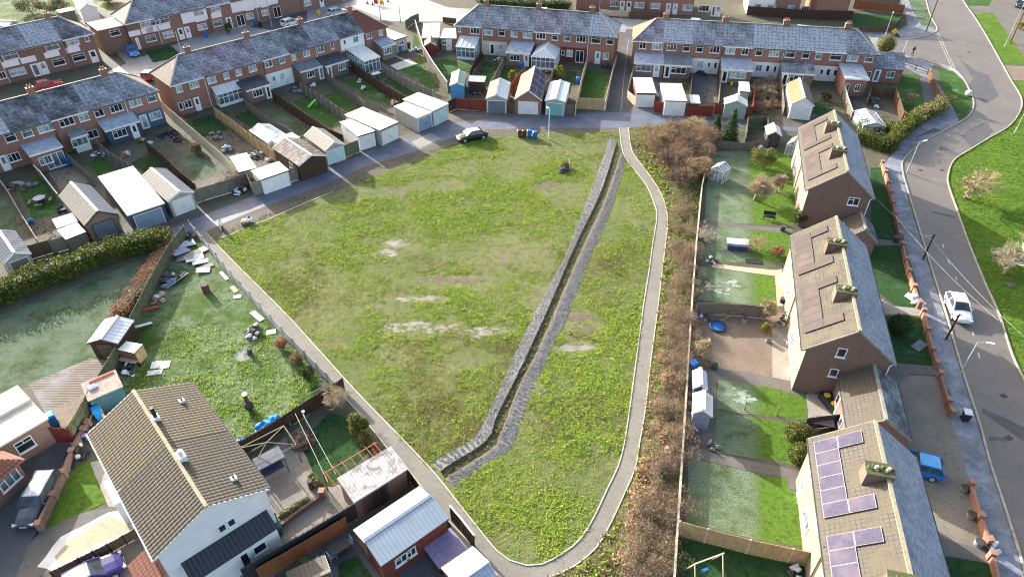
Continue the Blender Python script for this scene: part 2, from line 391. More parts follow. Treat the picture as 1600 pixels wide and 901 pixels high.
pave('concrete_dark', (.085, .08, .072), (.13, .12, .108), 1.2, frost=.15, fc=(.3, .3, .3), grain=20)
pave('path_stone', (.14, .132, .115), (.19, .18, .155), .8, grain=16, bs=.5)
pave('gravel_brown', (.115, .088, .07), (.19, .15, .115), 1.2, grain=11, bs=.9)
pave('gravel_grey', (.13, .112, .09), (.2, .17, .135), 1.2, frost=.15, fc=(.36, .35, .33), grain=12, bs=.9)
pave('shingle_gold', (.33, .27, .18), (.42, .36, .25), 1, frost=.2, fc=(.6, .58, .52), grain=12, bs=.8)
pave('ditch_turf', (.05, .048, .027), (.072, .066, .036), 1.6, grain=10, bs=.9)  # dark tone puts the trench's shade into the bed colour
plain('kerb', (.4, .37, .31), (.28, .26, .23), 2)
plain('edging_timber', (.55, .51, .42), (.42, .39, .33), 2)
plain('white_line', (.6, .6, .58), (.3, .29, .28), 3, lo=.45)
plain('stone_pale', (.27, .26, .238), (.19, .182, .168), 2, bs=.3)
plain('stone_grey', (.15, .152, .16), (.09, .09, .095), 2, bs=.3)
brick('brick_red', (.275, .112, .073), (.205, .078, .054))
brick('brick_brown', (.19, .1, .068), (.14, .074, .052), grime=(.12, .085, .07))
brick('brick_purple', (.14, .068, .05), (.1, .05, .04), grime=(.1, .07, .06))
brick('brick_buff', (.27, .19, .135), (.22, .155, .11), grime=(.17, .125, .095))
brick('brick_wall', (.3, .115, .068), (.23, .085, .052), grime=(.2, .1, .07))
plain('render_white', (.82, .82, .82), (.74, .745, .75), 1.2, dirt=(.52, .51, .48))
plain('render_cream', (.66, .6, .47), (.55, .5, .4), 1.5, dirt=(.42, .38, .3))
plain('render_blue', (.11, .16, .26), (.085, .13, .21), 1.5)
plain('render_navy', (.06, .08, .12), (.045, .06, .09), 1.5)
plain('paint_red', (.19, .05, .036), (.14, .04, .03), 1.5)
tiles('tile_frost', (.055, .057, .064), (.08, .082, .09), frost=.68, fc=(.4, .425, .49))
tiles('tile_frost_white', (.08, .085, .1), (.1, .105, .12), frost=1.0, fc=(.46, .49, .55))
tiles('tile_frost_thin', (.055, .056, .062), (.075, .076, .085), frost=.42, fc=(.38, .41, .47))
tiles('tile_frost_red', (.12, .06, .05), (.15, .075, .06), frost=.6, fc=(.42, .44, .55))
tiles('tile_lit', (.17, .15, .125), (.22, .19, .16), moss=(.26, .22, .15), mossamt=.45)
tiles('tile_orange', (.52, .2, .1), (.6, .24, .12))
tiles('tile_mossy', (.105, .085, .064), (.132, .108, .08), moss=(.115, .1, .055), mossamt=.55)
tiles('tile_lichen', (.085, .076, .067), (.108, .096, .083), moss=(.095, .083, .058), mossamt=.55, lines=.1)
tiles('tile_frost_deep', (.11, .115, .14), (.15, .155, .18), frost=.85, fc=(.33, .345, .4), lines=.3)
tiles('tile_red', (.19, .075, .052), (.24, .095, .065))
plain('ridge_tile', (.3, .28, .24), (.2, .19, .17), 2)
tiles('tile_mossy_dark', (.082, .071, .06), (.105, .09, .074), moss=(.105, .093, .05), mossamt=.42)
plain('ridge_moss', (.34, .31, .2), (.24, .21, .15), 3)
plain('ridge_pale', (.58, .55, .48), (.42, .4, .35), 2)
plain('felt_white', (.76, .74, .68), (.62, .6, .55), .8, dirt=(.5, .47, .42), rough=.7)
plain('felt_cream', (.66, .61, .5), (.52, .48, .4), .9, dirt=(.36, .33, .27), rough=.7)
plain('felt_grey', (.2, .215, .24), (.13, .14, .16), 1.0, dirt=(.36, .39, .44), rough=.7)
plain('felt_dark', (.05, .052, .06), (.08, .085, .1), 1.0, dirt=(.2, .22, .26), rough=.7)
plain('felt_frost', (.38, .42, .5), (.24, .27, .33), .9, dirt=(.12, .13, .15), rough=.7)
ribbed('corrugated_brown', (.3, .23, .2), (.07, .05, .045), .62, dirt=(.38, .32, .28))
ribbed('corrugated_cream', (.5, .44, .35), (.28, .24, .19), .6, dirt=(.38, .34, .28))
ribbed('corrugated_grey', (.25, .265, .3), (.11, .12, .14), .6, frost=0)
ribbed('corrugated_white', (.6, .58, .55), (.44, .42, .4), .25, dirt=(.22, .18, .16))
ribbed('sheet_blue', (.36, .42, .48), (.29, .35, .41), .3, rough=.5)
ribbed('sheet_beige', (.5, .46, .4), (.42, .39, .34), .6, rough=.6)
ribbed('sheet_frost', (.62, .66, .7), (.45, .49, .54), .45)
ribbed('metal_dark', (.07, .075, .085), (.03, .032, .04), .3, rough=.5)
plain('upvc', (.8, .81, .82), (.72, .73, .74), 2, rough=.45)
plain('gutter', (.05, .05, .052), (.08, .08, .08), 2)
plain('black_paint', (.02, .02, .022), (.03, .03, .032), 2, rough=.4)
plain('grey_paint', (.3, .31, .32), (.24, .25, .26), 2, rough=.5)
plain('panel_frame', (.3, .3, .33), (.24, .24, .27), 2, rough=.5); plain('steel_grey', (.42, .44, .46), (.34, .36, .38), 2, rough=.45)
glassy('glass_dark', (.035, .042, .055)); glassy('glass_mid', (.16, .2, .24)); glassy('glass_pale', (.42, .5, .52), .2)  # pale panes put sky reflections, and curtains, into the colour
glassy('glass_teal', (.05, .3, .36)); glassy('glass_house', (.5, .56, .58), .15, .72)
ribbed('poly_roof', (.66, .69, .7), (.5, .54, .57), .6, rough=.3)
ribbed('door_white', (.78, .78, .78), (.66, .66, .66), .25, rough=.5); ribbed('door_grey', (.17, .2, .25), (.13, .15, .19), .25, rough=.5)
ribbed('door_blue', (.26, .34, .44), (.21, .28, .37), .25, rough=.5); ribbed('door_pale', (.55, .68, .72), (.45, .57, .62), .25, rough=.5)
ribbed('door_turquoise', (.22, .46, .46), (.17, .38, .39), .25, rough=.5)
plain('wood_dark', (.075, .045, .032), (.05, .03, .022), 3); plain('wood_red', (.24, .05, .035), (.17, .035, .028), 2.5)
plain('wood_brown', (.16, .1, .065), (.1, .065, .045), 2.5); plain('wood_grey', (.2, .18, .15), (.13, .115, .1), 2.5)
plain('wood_weathered', (.27, .24, .19), (.17, .15, .12), 2.5); plain('wood_new', (.5, .36, .19), (.38, .27, .14), 2.5)
plain('wood_pale', (.58, .5, .38), (.45, .38, .28), 2.5); plain('wood_green', (.16, .17, .1), (.1, .11, .07), 2.5)
plain('wood_orange', (.33, .13, .06), (.25, .09, .045), 2.5)
plain('concrete_post', (.42, .4, .36), (.32, .3, .27), 3)
plain('teal_wall', (.05, .14, .17), (.04, .1, .13), 2); plain('shed_blue', (.08, .3, .55), (.06, .24, .45), 2)
plain('shed_navy', (.05, .07, .12), (.035, .05, .09), 2); plain('shed_slate', (.22, .26, .36), (.17, .2, .3), 2)
plain('shed_green', (.33, .42, .38), (.25, .33, .3), 2)
plain('plastic_blue', (.02, .16, .5), (.015, .11, .38), 3, rough=.45); plain('plastic_brown', (.1, .05, .03), (.07, .035, .025), 3, rough=.5)
plain('plastic_black', (.022, .024, .028), (.035, .037, .04), 3, rough=.45); plain('plastic_green', (.02, .13, .08), (.015, .09, .06), 3, rough=.5)
plain('tarp_blue', (.03, .3, .7), (.02, .2, .5), 3, rough=.4); plain('tarp_white', (.72, .74, .76), (.55, .57, .6), 3, rough=.5)
plain('cloth_purple', (.28, .24, .37), (.22, .19, .3), 2, rough=.6); plain('rust', (.16, .06, .035), (.09, .04, .03), 4)
plain('junk_dark', (.04, .04, .045), (.09, .085, .08), 4); plain('junk_white', (.7, .7, .7), (.5, .5, .5), 4)
plain('cardboard', (.42, .36, .3), (.3, .25, .2), 3); plain('yellow_sign', (.75, .5, .03), (.65, .42, .03), 3)
plain('netting_green', (.03, .16, .12), (.02, .1, .08), 3); plain('red_metal', (.42, .06, .04), (.3, .045, .035), 3)
plain('pier_cap', (.34, .2, .14), (.26, .15, .1), 3); plain('terracotta', (.42, .17, .09), (.32, .13, .07), 3); plain('lime_plastic', (.15, .6, .1), (.1, .45, .08), 3)
m, nt, b = _nt('solar_cell', .6, .06); uv = coords(nt, 'UV')
t = N(nt, 'ShaderNodeTexBrick'); t.offset = 0; nt.links.new(uv, t.inputs['Vector']); t.inputs['Scale'].default_value = 1
t.inputs['Brick Width'].default_value = .16; t.inputs['Row Height'].default_value = .16; t.inputs['Mortar Size'].default_value = .006
t.inputs['Color1'].default_value = (.05, .047, .085, 1); t.inputs['Color2'].default_value = (.068, .06, .105, 1); t.inputs['Mortar'].default_value = (.1, .095, .13, 1)
nt.links.new(mix(nt, ramp(nt, nz(nt, uv, .6, 5), .4, .7), t.outputs[0], (.11, .09, .12)), b.inputs['Base Color'])
m, nt, b = _nt('solar_brown', .6, .08); uv = coords(nt, 'UV')
nt.links.new(mix(nt, ramp(nt, nz(nt, uv, .4, 5), .4, .7), (.07, .056, .055), (.1, .08, .077)), b.inputs['Base Color'])
m, nt, b = _nt('deck_boards', .85, .2); cc = coords(nt, 'UV')
w = N(nt, 'ShaderNodeTexWave', bands_direction='Y'); w.inputs['Scale'].default_value = 1.05; nt.links.new(cc, w.inputs['Vector'])
col = mix(nt, w.outputs[1], (.07, .058, .05), (.21, .175, .135)); col = mix(nt, ramp(nt, nz(nt, cc, .4, 7, .7), .42, .75), col, (.24, .245, .27))
nt.links.new(col, b.inputs['Base Color'])
m, nt, b = _nt('slabs', .85, .25); cc = coords(nt)
t = N(nt, 'ShaderNodeTexBrick'); nt.links.new(cc, t.inputs['Vector']); t.inputs['Scale'].default_value = 1; mp = N(nt, 'ShaderNodeMapping'); mp.inputs['Rotation'].default_value = (0, 0, R(-41))
nt.links.new(cc, mp.inputs[0]); nt.links.new(mp.outputs[0], t.inputs['Vector'])
t.inputs['Brick Width'].default_value = .6; t.inputs['Row Height'].default_value = .6; t.inputs['Mortar Size'].default_value = .02
t.inputs['Color1'].default_value = (.2, .188, .172, 1); t.inputs['Color2'].default_value = (.26, .225, .18, 1); t.inputs['Mortar'].default_value = (.13, .12, .1, 1)
nt.links.new(mix(nt, ramp(nt, nz(nt, cc, .7, 7, .7), .45, .7), t.outputs[0], (.2, .19, .18)), b.inputs['Base Color'])
def leafmat(name, a, bb, scale=1.2, trans=.0, rough=.7):
    m, nt, b = _nt(name, rough, .2); cc = coords(nt)
    n = nz(nt, cc, scale, 4, .7); g = N(nt, 'ShaderNodeNewGeometry')
    col = mix(nt, ramp(nt, n, .36, .64), a, bb)
    col = mix(nt, g.outputs['Random Per Island'], col, tuple(x * 1.35 for x in bb))
    nt.links.new(col, b.inputs['Base Color'])
    if trans:
        tr = N(nt, 'ShaderNodeBsdfTranslucent'); nt.links.new(col, tr.inputs[0]); ms = N(nt, 'ShaderNodeMixShader'); ms.inputs[0].default_value = trans
        out = nt.nodes['Material Output']; nt.links.new(b.outputs[0], ms.inputs[1]); nt.links.new(tr.outputs[0], ms.inputs[2]); nt.links.new(ms.outputs[0], out.inputs[0])
    return m
leafmat('leaf_dull', (.05, .075, .03), (.09, .1, .045), .5, .2)
leafmat('leaf_field', (.15, .29, .055), (.28, .39, .055), .11, .5)
leafmat('leaf_field_yellow', (.28, .43, .055), (.44, .48, .065), .09, .5)
leafmat('leaf_field_dry', (.24, .19, .1), (.19, .17, .06), .5, .4)
plain('mud_pale', (.26, .24, .205), (.18, .165, .14), 1.2, bs=.5)
plain('mud_brown', (.15, .115, .09), (.1, .08, .06), 1.5, bs=.5)
plain('frost_white', (.3, .35, .31), (.18, .24, .17), 2)
leafmat('leaf_verge', (.08, .16, .02), (.12, .2, .025), .3, .4)
leafmat('leaf_hedge', (.06, .085, .014), (.13, .14, .02), .5, .2)
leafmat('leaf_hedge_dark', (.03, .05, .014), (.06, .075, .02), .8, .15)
leafmat('leaf_bush', (.04, .07, .015), (.075, .1, .025), 1.0, .2)
leafmat('leaf_yellow', (.3, .26, .03), (.42, .33, .04), 1.0, .2)
leafmat('leaf_conifer', (.02, .05, .022), (.04, .075, .03), 1.5, .1)
leafmat('leaf_red_brown', (.24, .085, .05), (.33, .13, .075), .8, .2)
leafmat('leaf_bramble', (.2, .105, .06), (.28, .165, .095), .7, .15)
leafmat('leaf_straw', (.3, .225, .13), (.38, .29, .17), .7, .2)
leafmat('leaf_olive', (.13, .13, .045), (.2, .18, .07), .7, .2)
leafmat('twig_brown', (.18, .115, .08), (.26, .175, .12), .6); leafmat('twig_grey', (.28, .24, .19), (.38, .33, .26), .6)
leafmat('twig_olive', (.22, .19, .1), (.3, .26, .15), .6); leafmat('twig_pale', (.42, .37, .24), (.5, .45, .32), .6); leafmat('twig_tan', (.3, .22, .11), (.38, .29, .15), .6); leafmat('bark', (.16, .12, .09), (.23, .18, .13), 2)
leafmat('twig_dark', (.1, .07, .055), (.15, .105, .08), .8)
# ---------------------------------------------------------------- ground, roads, paths, field
def zz(r, pts): return [q(r, x, y) for x, y in pts]
DLi = [(964, 221), (940, 296), (897, 387), (860, 473), (817, 567), (777, 647), (760, 687), (704, 724), (688, 735)]
DRi = [(972, 240), (947, 313), (913, 387), (873, 478), (843, 547), (813, 603), (783, 683), (773, 700), (704, 745), (696, 749)]
def _res(pts, n=60):
    l = smooth_line([P(*p) for p in pts], .25); return [l[int(i * (len(l) - 1) / n)] for i in range(n + 1)]
DL_W, DR_W = _res(DLi), _res(DRi); HOLE = DL_W + DR_W[::-1]
holed('ground', [(-500, -120), (500, -120), (500, 700), (-500, 700)], HOLE, 'garden_soil', 0)

# far streets
sheet('street_surface', [(560, -40), (700, 12), (985, 30), (1200, 44), (1390, 60), (1440, 62), (1470, 40), (1500, 70), (1506, 125), (1466, 100), (1437, 92), (1300, 72), (1000, 52), (840, 42), (700, 34), (640, 34), (585, 32), (540, 24), (480, 40), (330, 78), (240, 112), (130, 160), (20, 195), (-60, 205), (-60, 170), (40, 150), (130, 128), (215, 92), (330, 48), (470, 14), (530, -40)], 'asphalt_cold', 1)
sheet('verge_surface', [(-80, 15), (60, -25), (200, -30), (120, 30), (60, 62), (-80, 95)], 'rough_grass', 1, .3)
# main road on the right
sheet('main_road', [(1440, -40), (1452, 20), (1464, 46), (1456, 54), (1429, 62), (1386, 60), (1386, 78), (1437, 92), (1466, 100), (1490, 109), (1506, 125), (1518, 149), (1521, 165), (1514, 181), (1498, 192), (1470, 207), (1440, 224), (1413, 248), (1410, 267), (1421, 307), (1440, 370), (1461, 437), (1480, 497), (1504, 580), (1530, 661), (1546, 720), (1573, 802), (1594, 869), (1612, 930), (1665, 1100), (1870, 1100), (1780, 930), (1680, 745), (1630, 660), (1600, 593), (1581, 553), (1560, 489), (1538, 440), (1512, 376), (1496, 330), (1483, 293), (1481, 275), (1490, 251), (1514, 235), (1545, 216), (1573, 200), (1588, 184), (1596, 168), (1596, 155), (1590, 142), (1581, 128), (1565, 99), (1550, 72), (1536, 48), (1522, 26), (1506, 3), (1490, -40)], 'asphalt_road', 2)
# right-hand green and verges
sheet('roadside_green', [(1596, 168), (1588, 184), (1573, 200), (1545, 216), (1514, 235), (1490, 251), (1481, 275), (1483, 293), (1496, 330), (1512, 376), (1538, 440), (1560, 489), (1581, 553), (1600, 593), (1640, 676), (1690, 762), (1790, 946), (1872, 1100), (2200, 1100), (2200, 168)], 'lawn_fresh', 1)
sheet('roadside_verge', [(1524, 22), (1551, 20), (1600, 88), (1601, 102), (1568, 100), (1545, 60)], 'lawn_fresh', 3)
sheet('corner_verge', [(1508, -20), (1560, -20), (1545, 10), (1512, 9)], 'lawn_light_frost', 3)
sheet('far_pavement', [(1545, 10), (1560, -20), (1700, -20), (1700, 110), (1601, 100), (1551, 20), (1524, 22), (1513, 9)], 'concrete_dark', 2)
sheet('drive_entrance', [(1569, 102), (1603, 104), (1640, 120), (1640, 126), (1581, 126)], 'gravel_brown', 3)
sheet('far_verge', [(1581, 127), (1640, 128), (1640, 160), (1598, 158)], 'lawn_fresh', 3)
sheet('junction_verge', [(1410, -30), (1440, -20), (1461, 44), (1440, 40), (1425, 15)], 'lawn_frost', 3)
sheet('junction_pavement', [(1402, -20), (1410, -30), (1425, 15), (1440, 40), (1461, 44), (1460, 52), (1430, 60), (1386, 59), (1340, 54), (1340, 50), (1395, 52), (1418, 40)], 'pavement_frost', 3)
# pavement along the main road and the corner
sheet('corner_pavement', [(1376, 82), (1430, 92), (1460, 101), (1454, 112), (1448, 111), (1470, 138), (1490, 170), (1498, 190), (1470, 205), (1460, 200), (1430, 215), (1405, 240), (1400, 225), (1440, 195), (1478, 172), (1452, 125), (1410, 104), (1376, 92)], 'pavement_frost', 4)
sheet('kerbside_grass', [(1466, 107), (1490, 112), (1505, 128), (1515, 150), (1518, 165), (1510, 180), (1500, 186), (1484, 160), (1470, 132)], 'lawn_light_frost', 5)
sheet('pavement', [(1430, 215), (1470, 205), (1440, 222), (1411, 247), (1408, 267), (1418, 307), (1437, 370), (1458, 437), (1477, 497), (1501, 580), (1527, 661), (1543, 720), (1570, 802), (1591, 869), (1608, 930), (1661, 1100), (1612, 1100), (1562, 930), (1550, 880), (1532, 820), (1516, 760), (1500, 700), (1484, 650), (1474, 612), (1462, 560), (1447, 502), (1436, 455), (1418, 395), (1404, 340), (1392, 290), (1380, 258), (1400, 235)], 'pavement_frost', 3)
edging('kerb', [(1386, 79), (1437, 92), (1466, 100), (1490, 109), (1506, 125), (1518, 149), (1521, 165), (1514, 181), (1498, 192), (1470, 207), (1440, 224), (1413, 248), (1410, 267), (1421, 307), (1440, 370), (1461, 437), (1480, 497), (1504, 580), (1530, 661), (1546, 720), (1573, 802), (1594, 869), (1612, 930), (1665, 1100)], .16, .12, 'kerb')
edging('far_kerb', [(1496, -20), (1506, 3), (1522, 26), (1536, 48), (1550, 72), (1565, 99), (1581, 128), (1590, 142), (1596, 155), (1596, 168), (1588, 184), (1573, 200), (1545, 216), (1514, 235), (1490, 251), (1481, 275), (1483, 293), (1496, 330), (1512, 376), (1538, 440), (1560, 489), (1581, 553), (1600, 593), (1640, 670)], .16, .12, 'kerb')
edging('junction_kerb', [(1340, 55), (1386, 60), (1429, 61), (1456, 53), (1464, 45), (1452, 20), (1440, -30)], .16, .12, 'kerb')

def dashes(name, line, on, off, w=.1, z=.012):
    l = smooth_line([P(*p) for p in line], .25); mb = MB(); d = 0
    for a, b in zip(l, l[1:]):
        d += (b - a).length
        if d % (on + off) < on:
            t = (b - a).normalized(); n = Vector((-t.y, t.x, 0)) * w / 2
            mb.quad((a.x - n.x, a.y - n.y, z), (b.x - n.x, b.y - n.y, z), (b.x + n.x, b.y + n.y, z), (a.x + n.x, a.y + n.y, z), 'white_line')
    structure(mb.build(name))
dashes('junction_line', [(1464, 48), (1478, 78), (1492, 108)], .6, .35, .12, .014); dashes('junction_line', [(1461, 50), (1475, 80), (1488, 108)], .6, .35, .12, .014)
dashes('road_centre_line', [(1446, 368), (1470, 372), (1476, 395), (1496, 440), (1520, 520), (1532, 565)], .9, 2.2)
for i, (x, y, a) in enumerate([(1534, 560, .3), (1464, 373, .2)]):
    pass

# back lane
lane_lo = [(296, 372), (322, 361), (410, 324), (506, 289), (560, 265), (600, 252), (644, 238), (676, 227), (708, 215), (735, 206), (761, 203), (820, 201), (900, 200), (985, 200), (1010, 196), (1060, 193), (1120, 196), (1250, 206)]
lane_hi = [(255, 362), (296, 345), (400, 305), (477, 278), (514, 266), (575, 237), (636, 217), (684, 199), (740, 188), (820, 184), (900, 178), (948, 173), (1000, 172), (1030, 177), (1070, 184), (1120, 189), (1260, 200)]
sheet('lane_verge', [(150, 398), (200, 360), (310, 318), (330, 330), (400, 300), (480, 274), (514, 262), (560, 240), (620, 212), (660, 200), (700, 186), (760, 176), (850, 174), (950, 168), (1000, 168), (1100, 180), (1260, 194), (1260, 212), (1110, 205), (1000, 206), (975, 215), (900, 212), (770, 212), (735, 218), (700, 228), (600, 268), (500, 305), (410, 340), (345, 372), (300, 385)], 'bare_soil', 1, .25)
band('lane', lane_lo, lane_hi, 'asphalt_lane', .012, n=90)
sheet('alley', [(946, 176), (953, 140), (964, 100), (974, 60), (978, 46), (992, 46), (990, 70), (984, 110), (979, 150), (984, 176)], 'asphalt_dark', 4)
edging('alley_gutter', [(970, 174), (975, 120), (982, 62)], .12, .006, 'concrete', .018)
band('concrete_crossing', [(643, 222), (655, 232)], [(672, 207), (690, 217)], 'concrete', .016, n=4)
for pts in ([(150, 396), (200, 345), (236, 332), (252, 352), (180, 388)], [(236, 330), (310, 318), (316, 330), (255, 350)],
            [(512, 262), (545, 246), (556, 254), (520, 268)], [(560, 238), (640, 208), (655, 214), (575, 242)], [(646, 205), (700, 184), (712, 192), (660, 208)],
            [(760, 176), (860, 178), (860, 186), (760, 188)], [(990, 166), (1072, 177), (1072, 184), (990, 174)]):
    sheet('garage_apron', pts, 'concrete_dark', 2)

# ---- the field
PATH_IN = [(321, 363), (364, 408), (446, 490), (500, 549), (560, 615), (627, 684), (678, 738), (729, 802), (776, 860), (796, 875), (823, 883), (847, 881), (881, 863), (908, 840), (931, 802), (948, 765), (965, 730), (975, 694), (982, 650), (989, 600), (993, 570), (1005, 480), (1013, 430), (1020, 380), (1026, 340), (1023, 320), (1010, 290), (987, 260), (973, 237), (968, 200)]
PATH_OUT = [(301, 360), (366, 437), (446, 525), (500, 581), (560, 644), (604, 698), (641, 738), (688, 799), (742, 856), (775, 895), (805, 915), (835, 915), (860, 901), (897, 884), (931, 856), (951, 823), (972, 779), (992, 732), (999, 694), (1009, 634), (1016, 570), (1028, 480), (1035, 420), (1040, 380), (1043, 340), (1033, 303), (1010, 267), (988, 237), (982, 200)]
FIELD = [(340, 376), (420, 342), (520, 302), (600, 270), (700, 232), (770, 214), (870, 208), (968, 206)] + PATH_IN[::-1]
holed('field', [(p.x, p.y) for p in world_poly(FIELD)], HOLE, 'field_turf', .008)
L0 = [(301, 360), (366, 437), (446, 525), (500, 581), (560, 644), (604, 698), (641, 738), (688, 799), (742, 856), (775, 895)]
def split_path():
    k = 14
    band('path', PATH_OUT, PATH_IN, 'path_stone', .02, n=160)
split_path()
edging('path_edging', PATH_IN, .09, .07, 'edging_timber'); edging('path_edging', PATH_OUT[:], .08, .06, 'edging_timber')
edging('plot_edging', [(345, 372), (362, 366), (378, 358)], .1, .05, 'edging_timber')
edging('plot_edging', [(400, 350), (430, 338), (470, 320), (520, 300)], .1, .05, 'edging_timber')
edging('plot_edging', [(735, 214), (762, 206)], .1, .06, 'edging_timber')

# stone-lined ditch: two stone ribbons with a grassy bed between them
DLo = [(953, 216), (930, 280), (907, 340), (880, 407), (840, 480), (800, 563), (760, 652), (740, 683), (703, 706), (672, 724)]
DRo = [(979, 250), (960, 310), (943, 357), (917, 413), (892, 480), (860, 550), (833, 607), (803, 687), (790, 707), (727, 746), (708, 760)]
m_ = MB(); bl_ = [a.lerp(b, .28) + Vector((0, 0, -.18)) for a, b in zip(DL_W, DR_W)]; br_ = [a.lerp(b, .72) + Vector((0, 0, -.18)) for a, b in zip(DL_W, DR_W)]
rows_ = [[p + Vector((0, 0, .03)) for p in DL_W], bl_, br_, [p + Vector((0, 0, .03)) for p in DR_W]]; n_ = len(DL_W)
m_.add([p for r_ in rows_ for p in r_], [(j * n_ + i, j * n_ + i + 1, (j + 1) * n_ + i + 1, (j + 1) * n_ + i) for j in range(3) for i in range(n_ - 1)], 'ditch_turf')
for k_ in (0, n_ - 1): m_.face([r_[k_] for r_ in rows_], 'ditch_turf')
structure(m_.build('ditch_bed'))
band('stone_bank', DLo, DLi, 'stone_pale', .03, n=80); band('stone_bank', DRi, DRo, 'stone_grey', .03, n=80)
def stones(name, A, B, mats, count, size, label, hgt=.02):
    """loose stones heaped along a ribbon"""
    la = smooth_line([P(*p) for p in A], .4); lb = smooth_line([P(*p) for p in B], .4)
    V, Fq, M = [], [], []
    for i in range(count):
        t = nr.random(); s_ = nr.random(); a = la[int(t * (len(la) - 1))]; b = lb[int(t * (len(lb) - 1))]; c = a.lerp(b, s_)
        r = size * (.6 + nr.random() * .9); z = .005 + hgt * (1 - (2 * s_ - 1) ** 2) * .9
        th = nr.random() * 6.28; ax = Vector((math.cos(th), math.sin(th), 0)) * r; ay = Vector((-math.sin(th), math.cos(th), 0)) * r * (.6 + .3 * nr.random()); az = r * (.5 + .4 * nr.random())
        o = len(V); c = c + Vector(((nr.random() - .5) * .25, (nr.random() - .5) * .25, z))
        tilt = Vector(((nr.random() - .5) * .5 * r, (nr.random() - .5) * .5 * r, 0))
        V += [c + ax * .9, c + ay * .9, c - ax * .9, c - ay * .9, c + ax * .5 + tilt + Vector((0, 0, az)), c + ay * .5 + tilt + Vector((0, 0, az)), c - ax * .5 + tilt + Vector((0, 0, az * .9)), c - ay * .5 + tilt + Vector((0, 0, az * .8))]
        Fq += [(o, o + 1, o + 5, o + 4), (o + 1, o + 2, o + 6, o + 5), (o + 2, o + 3, o + 7, o + 6), (o + 3, o, o + 4, o + 7), (o + 4, o + 5, o + 6, o + 7)]
        M += [int(nr.integers(0, len(mats)))] * 5
    o = npmesh(name, V, np.array(Fq), mats, M); tag(o, label, 'stones', kind='stuff')
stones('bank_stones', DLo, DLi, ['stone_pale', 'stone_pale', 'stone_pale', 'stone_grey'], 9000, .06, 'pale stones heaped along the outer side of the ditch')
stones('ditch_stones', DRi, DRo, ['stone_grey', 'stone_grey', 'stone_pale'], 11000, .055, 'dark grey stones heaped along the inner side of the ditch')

def tufts(name, poly, dens, mats, weights, label, size=(.1, .26), leaves=6, dfun=None, seed=3, up=(.3, 1.1), cat='grass', bunch=.09, holes=(), z0=0.0):
    g = np.random.default_rng(seed); w = np.array([[p.x, p.y] for p in world_poly(poly)])
    x0, y0 = w.min(0); x1, y1 = w.max(0); n = int((x1 - x0) * (y1 - y0) * dens)
    X = g.uniform(x0, x1, n); Y = g.uniform(y0, y1, n); k = inside(X, Y, w)
    for h in holes: k &= ~inside(X, Y, np.array([[p.x, p.y] for p in world_poly(h)]))
    X, Y = X[k], Y[k]
    if dfun is not None:
        d, dry = dfun(X, Y); k = g.random(len(X)) < d; X, Y, d, dry = X[k], Y[k], d[k], dry[k]
    else: d = np.ones(len(X)); dry = np.zeros(len(X))
    n = len(X); sz = g.uniform(size[0], size[1], n) * (.55 + .6 * d)
    mi = np.searchsorted(np.cumsum(weights), g.random(n) * sum(weights) * .999)
    mi = np.where(g.random(n) < dry, len(mats) - 1, mi)
    m = n * leaves; I = np.repeat(np.arange(n), leaves)
    az = g.uniform(0, 2 * np.pi, m); el = g.uniform(up[0], up[1], m); ln = sz[I] * g.uniform(.6, 1.2, m); wd = ln * g.uniform(.35, .6, m)
    bx = X[I] + g.normal(0, bunch, m); by = Y[I] + g.normal(0, bunch, m); bz = g.uniform(0, .3, m) * sz[I] + z0
    dx, dy, dz = np.cos(az) * np.cos(el), np.sin(az) * np.cos(el), np.sin(el); px_, py_ = -np.sin(az), np.cos(az)
    V = np.zeros((m, 4, 3))
    V[:, 0] = np.stack([bx, by, bz], 1); V[:, 2] = np.stack([bx + dx * ln, by + dy * ln, bz + dz * ln], 1)
    mx, my, mz = bx + dx * ln * .55, by + dy * ln * .55, bz + dz * ln * .65
    V[:, 1] = np.stack([mx + px_ * wd / 2, my + py_ * wd / 2, mz], 1); V[:, 3] = np.stack([mx - px_ * wd / 2, my - py_ * wd / 2, mz], 1)
    o = npmesh(name, V.reshape(-1, 3), np.arange(m * 4).reshape(m, 4), mats, mi[I])
    return tag(o, label, cat, kind='stuff')
BARE = [(655, 512, 5.5, 1.3), (760, 516, 3.2, .9), (620, 388, 2.6, 1.6), (590, 420, 1.5, 1), (640, 465, 4, .8), (700, 440, 6, 1.3), (800, 400, 5, 3.5), (690, 290, 5, 1.5), (560, 300, 6, 2), (875, 292, 3, 1.5), (905, 500, 2.6, 2.0), (900, 540, 2, .8), (885, 230, 7, 2), (860, 470, 3, 5), (740, 560, 3, 1.5), (610, 480, 2.5, .8), (520, 310, 5, 1.2), (875, 300, 2.5, 3)]
_bw = [(P(x, y), a, b) for x, y, a, b in BARE]
def field_density(X, Y):
    d = np.clip((fnoise(X, Y, .16, 11) - .14) * 2.4, .25, 1) * np.clip(.25 + 1.7 * (fnoise(X, Y, .9, 31) - .15), .2, 1)
    for c, a, b in _bw:
        r = np.sqrt(((X - c.x) / a) ** 2 + ((Y - c.y) / b) ** 2) + (fnoise(X, Y, .5, 61) - .5) * 1.3
        d *= np.clip((r - .55) * 1.6, .12, 1)
    dry = np.clip((fnoise(X, Y, .13, 21) - .52) * 2.4, 0, .75)
    return np.clip(d, 0, 1), dry
_ditch = DLo + DRo[::-1]
tufts('field_grass', FIELD, 82, ['leaf_field', 'leaf_field_yellow', 'leaf_bush', 'leaf_field_dry'], [.58, .32, .08, .02], 'clumpy bright green grass and weeds growing over the field', (.06, .17), 5, field_density, up=(.1, .9), holes=[_ditch])
def thin_d(X, Y):
    d, dry = field_density(X, Y); return np.clip(.25 + d * .9, 0, 1), np.clip(dry + .25, 0, .8)
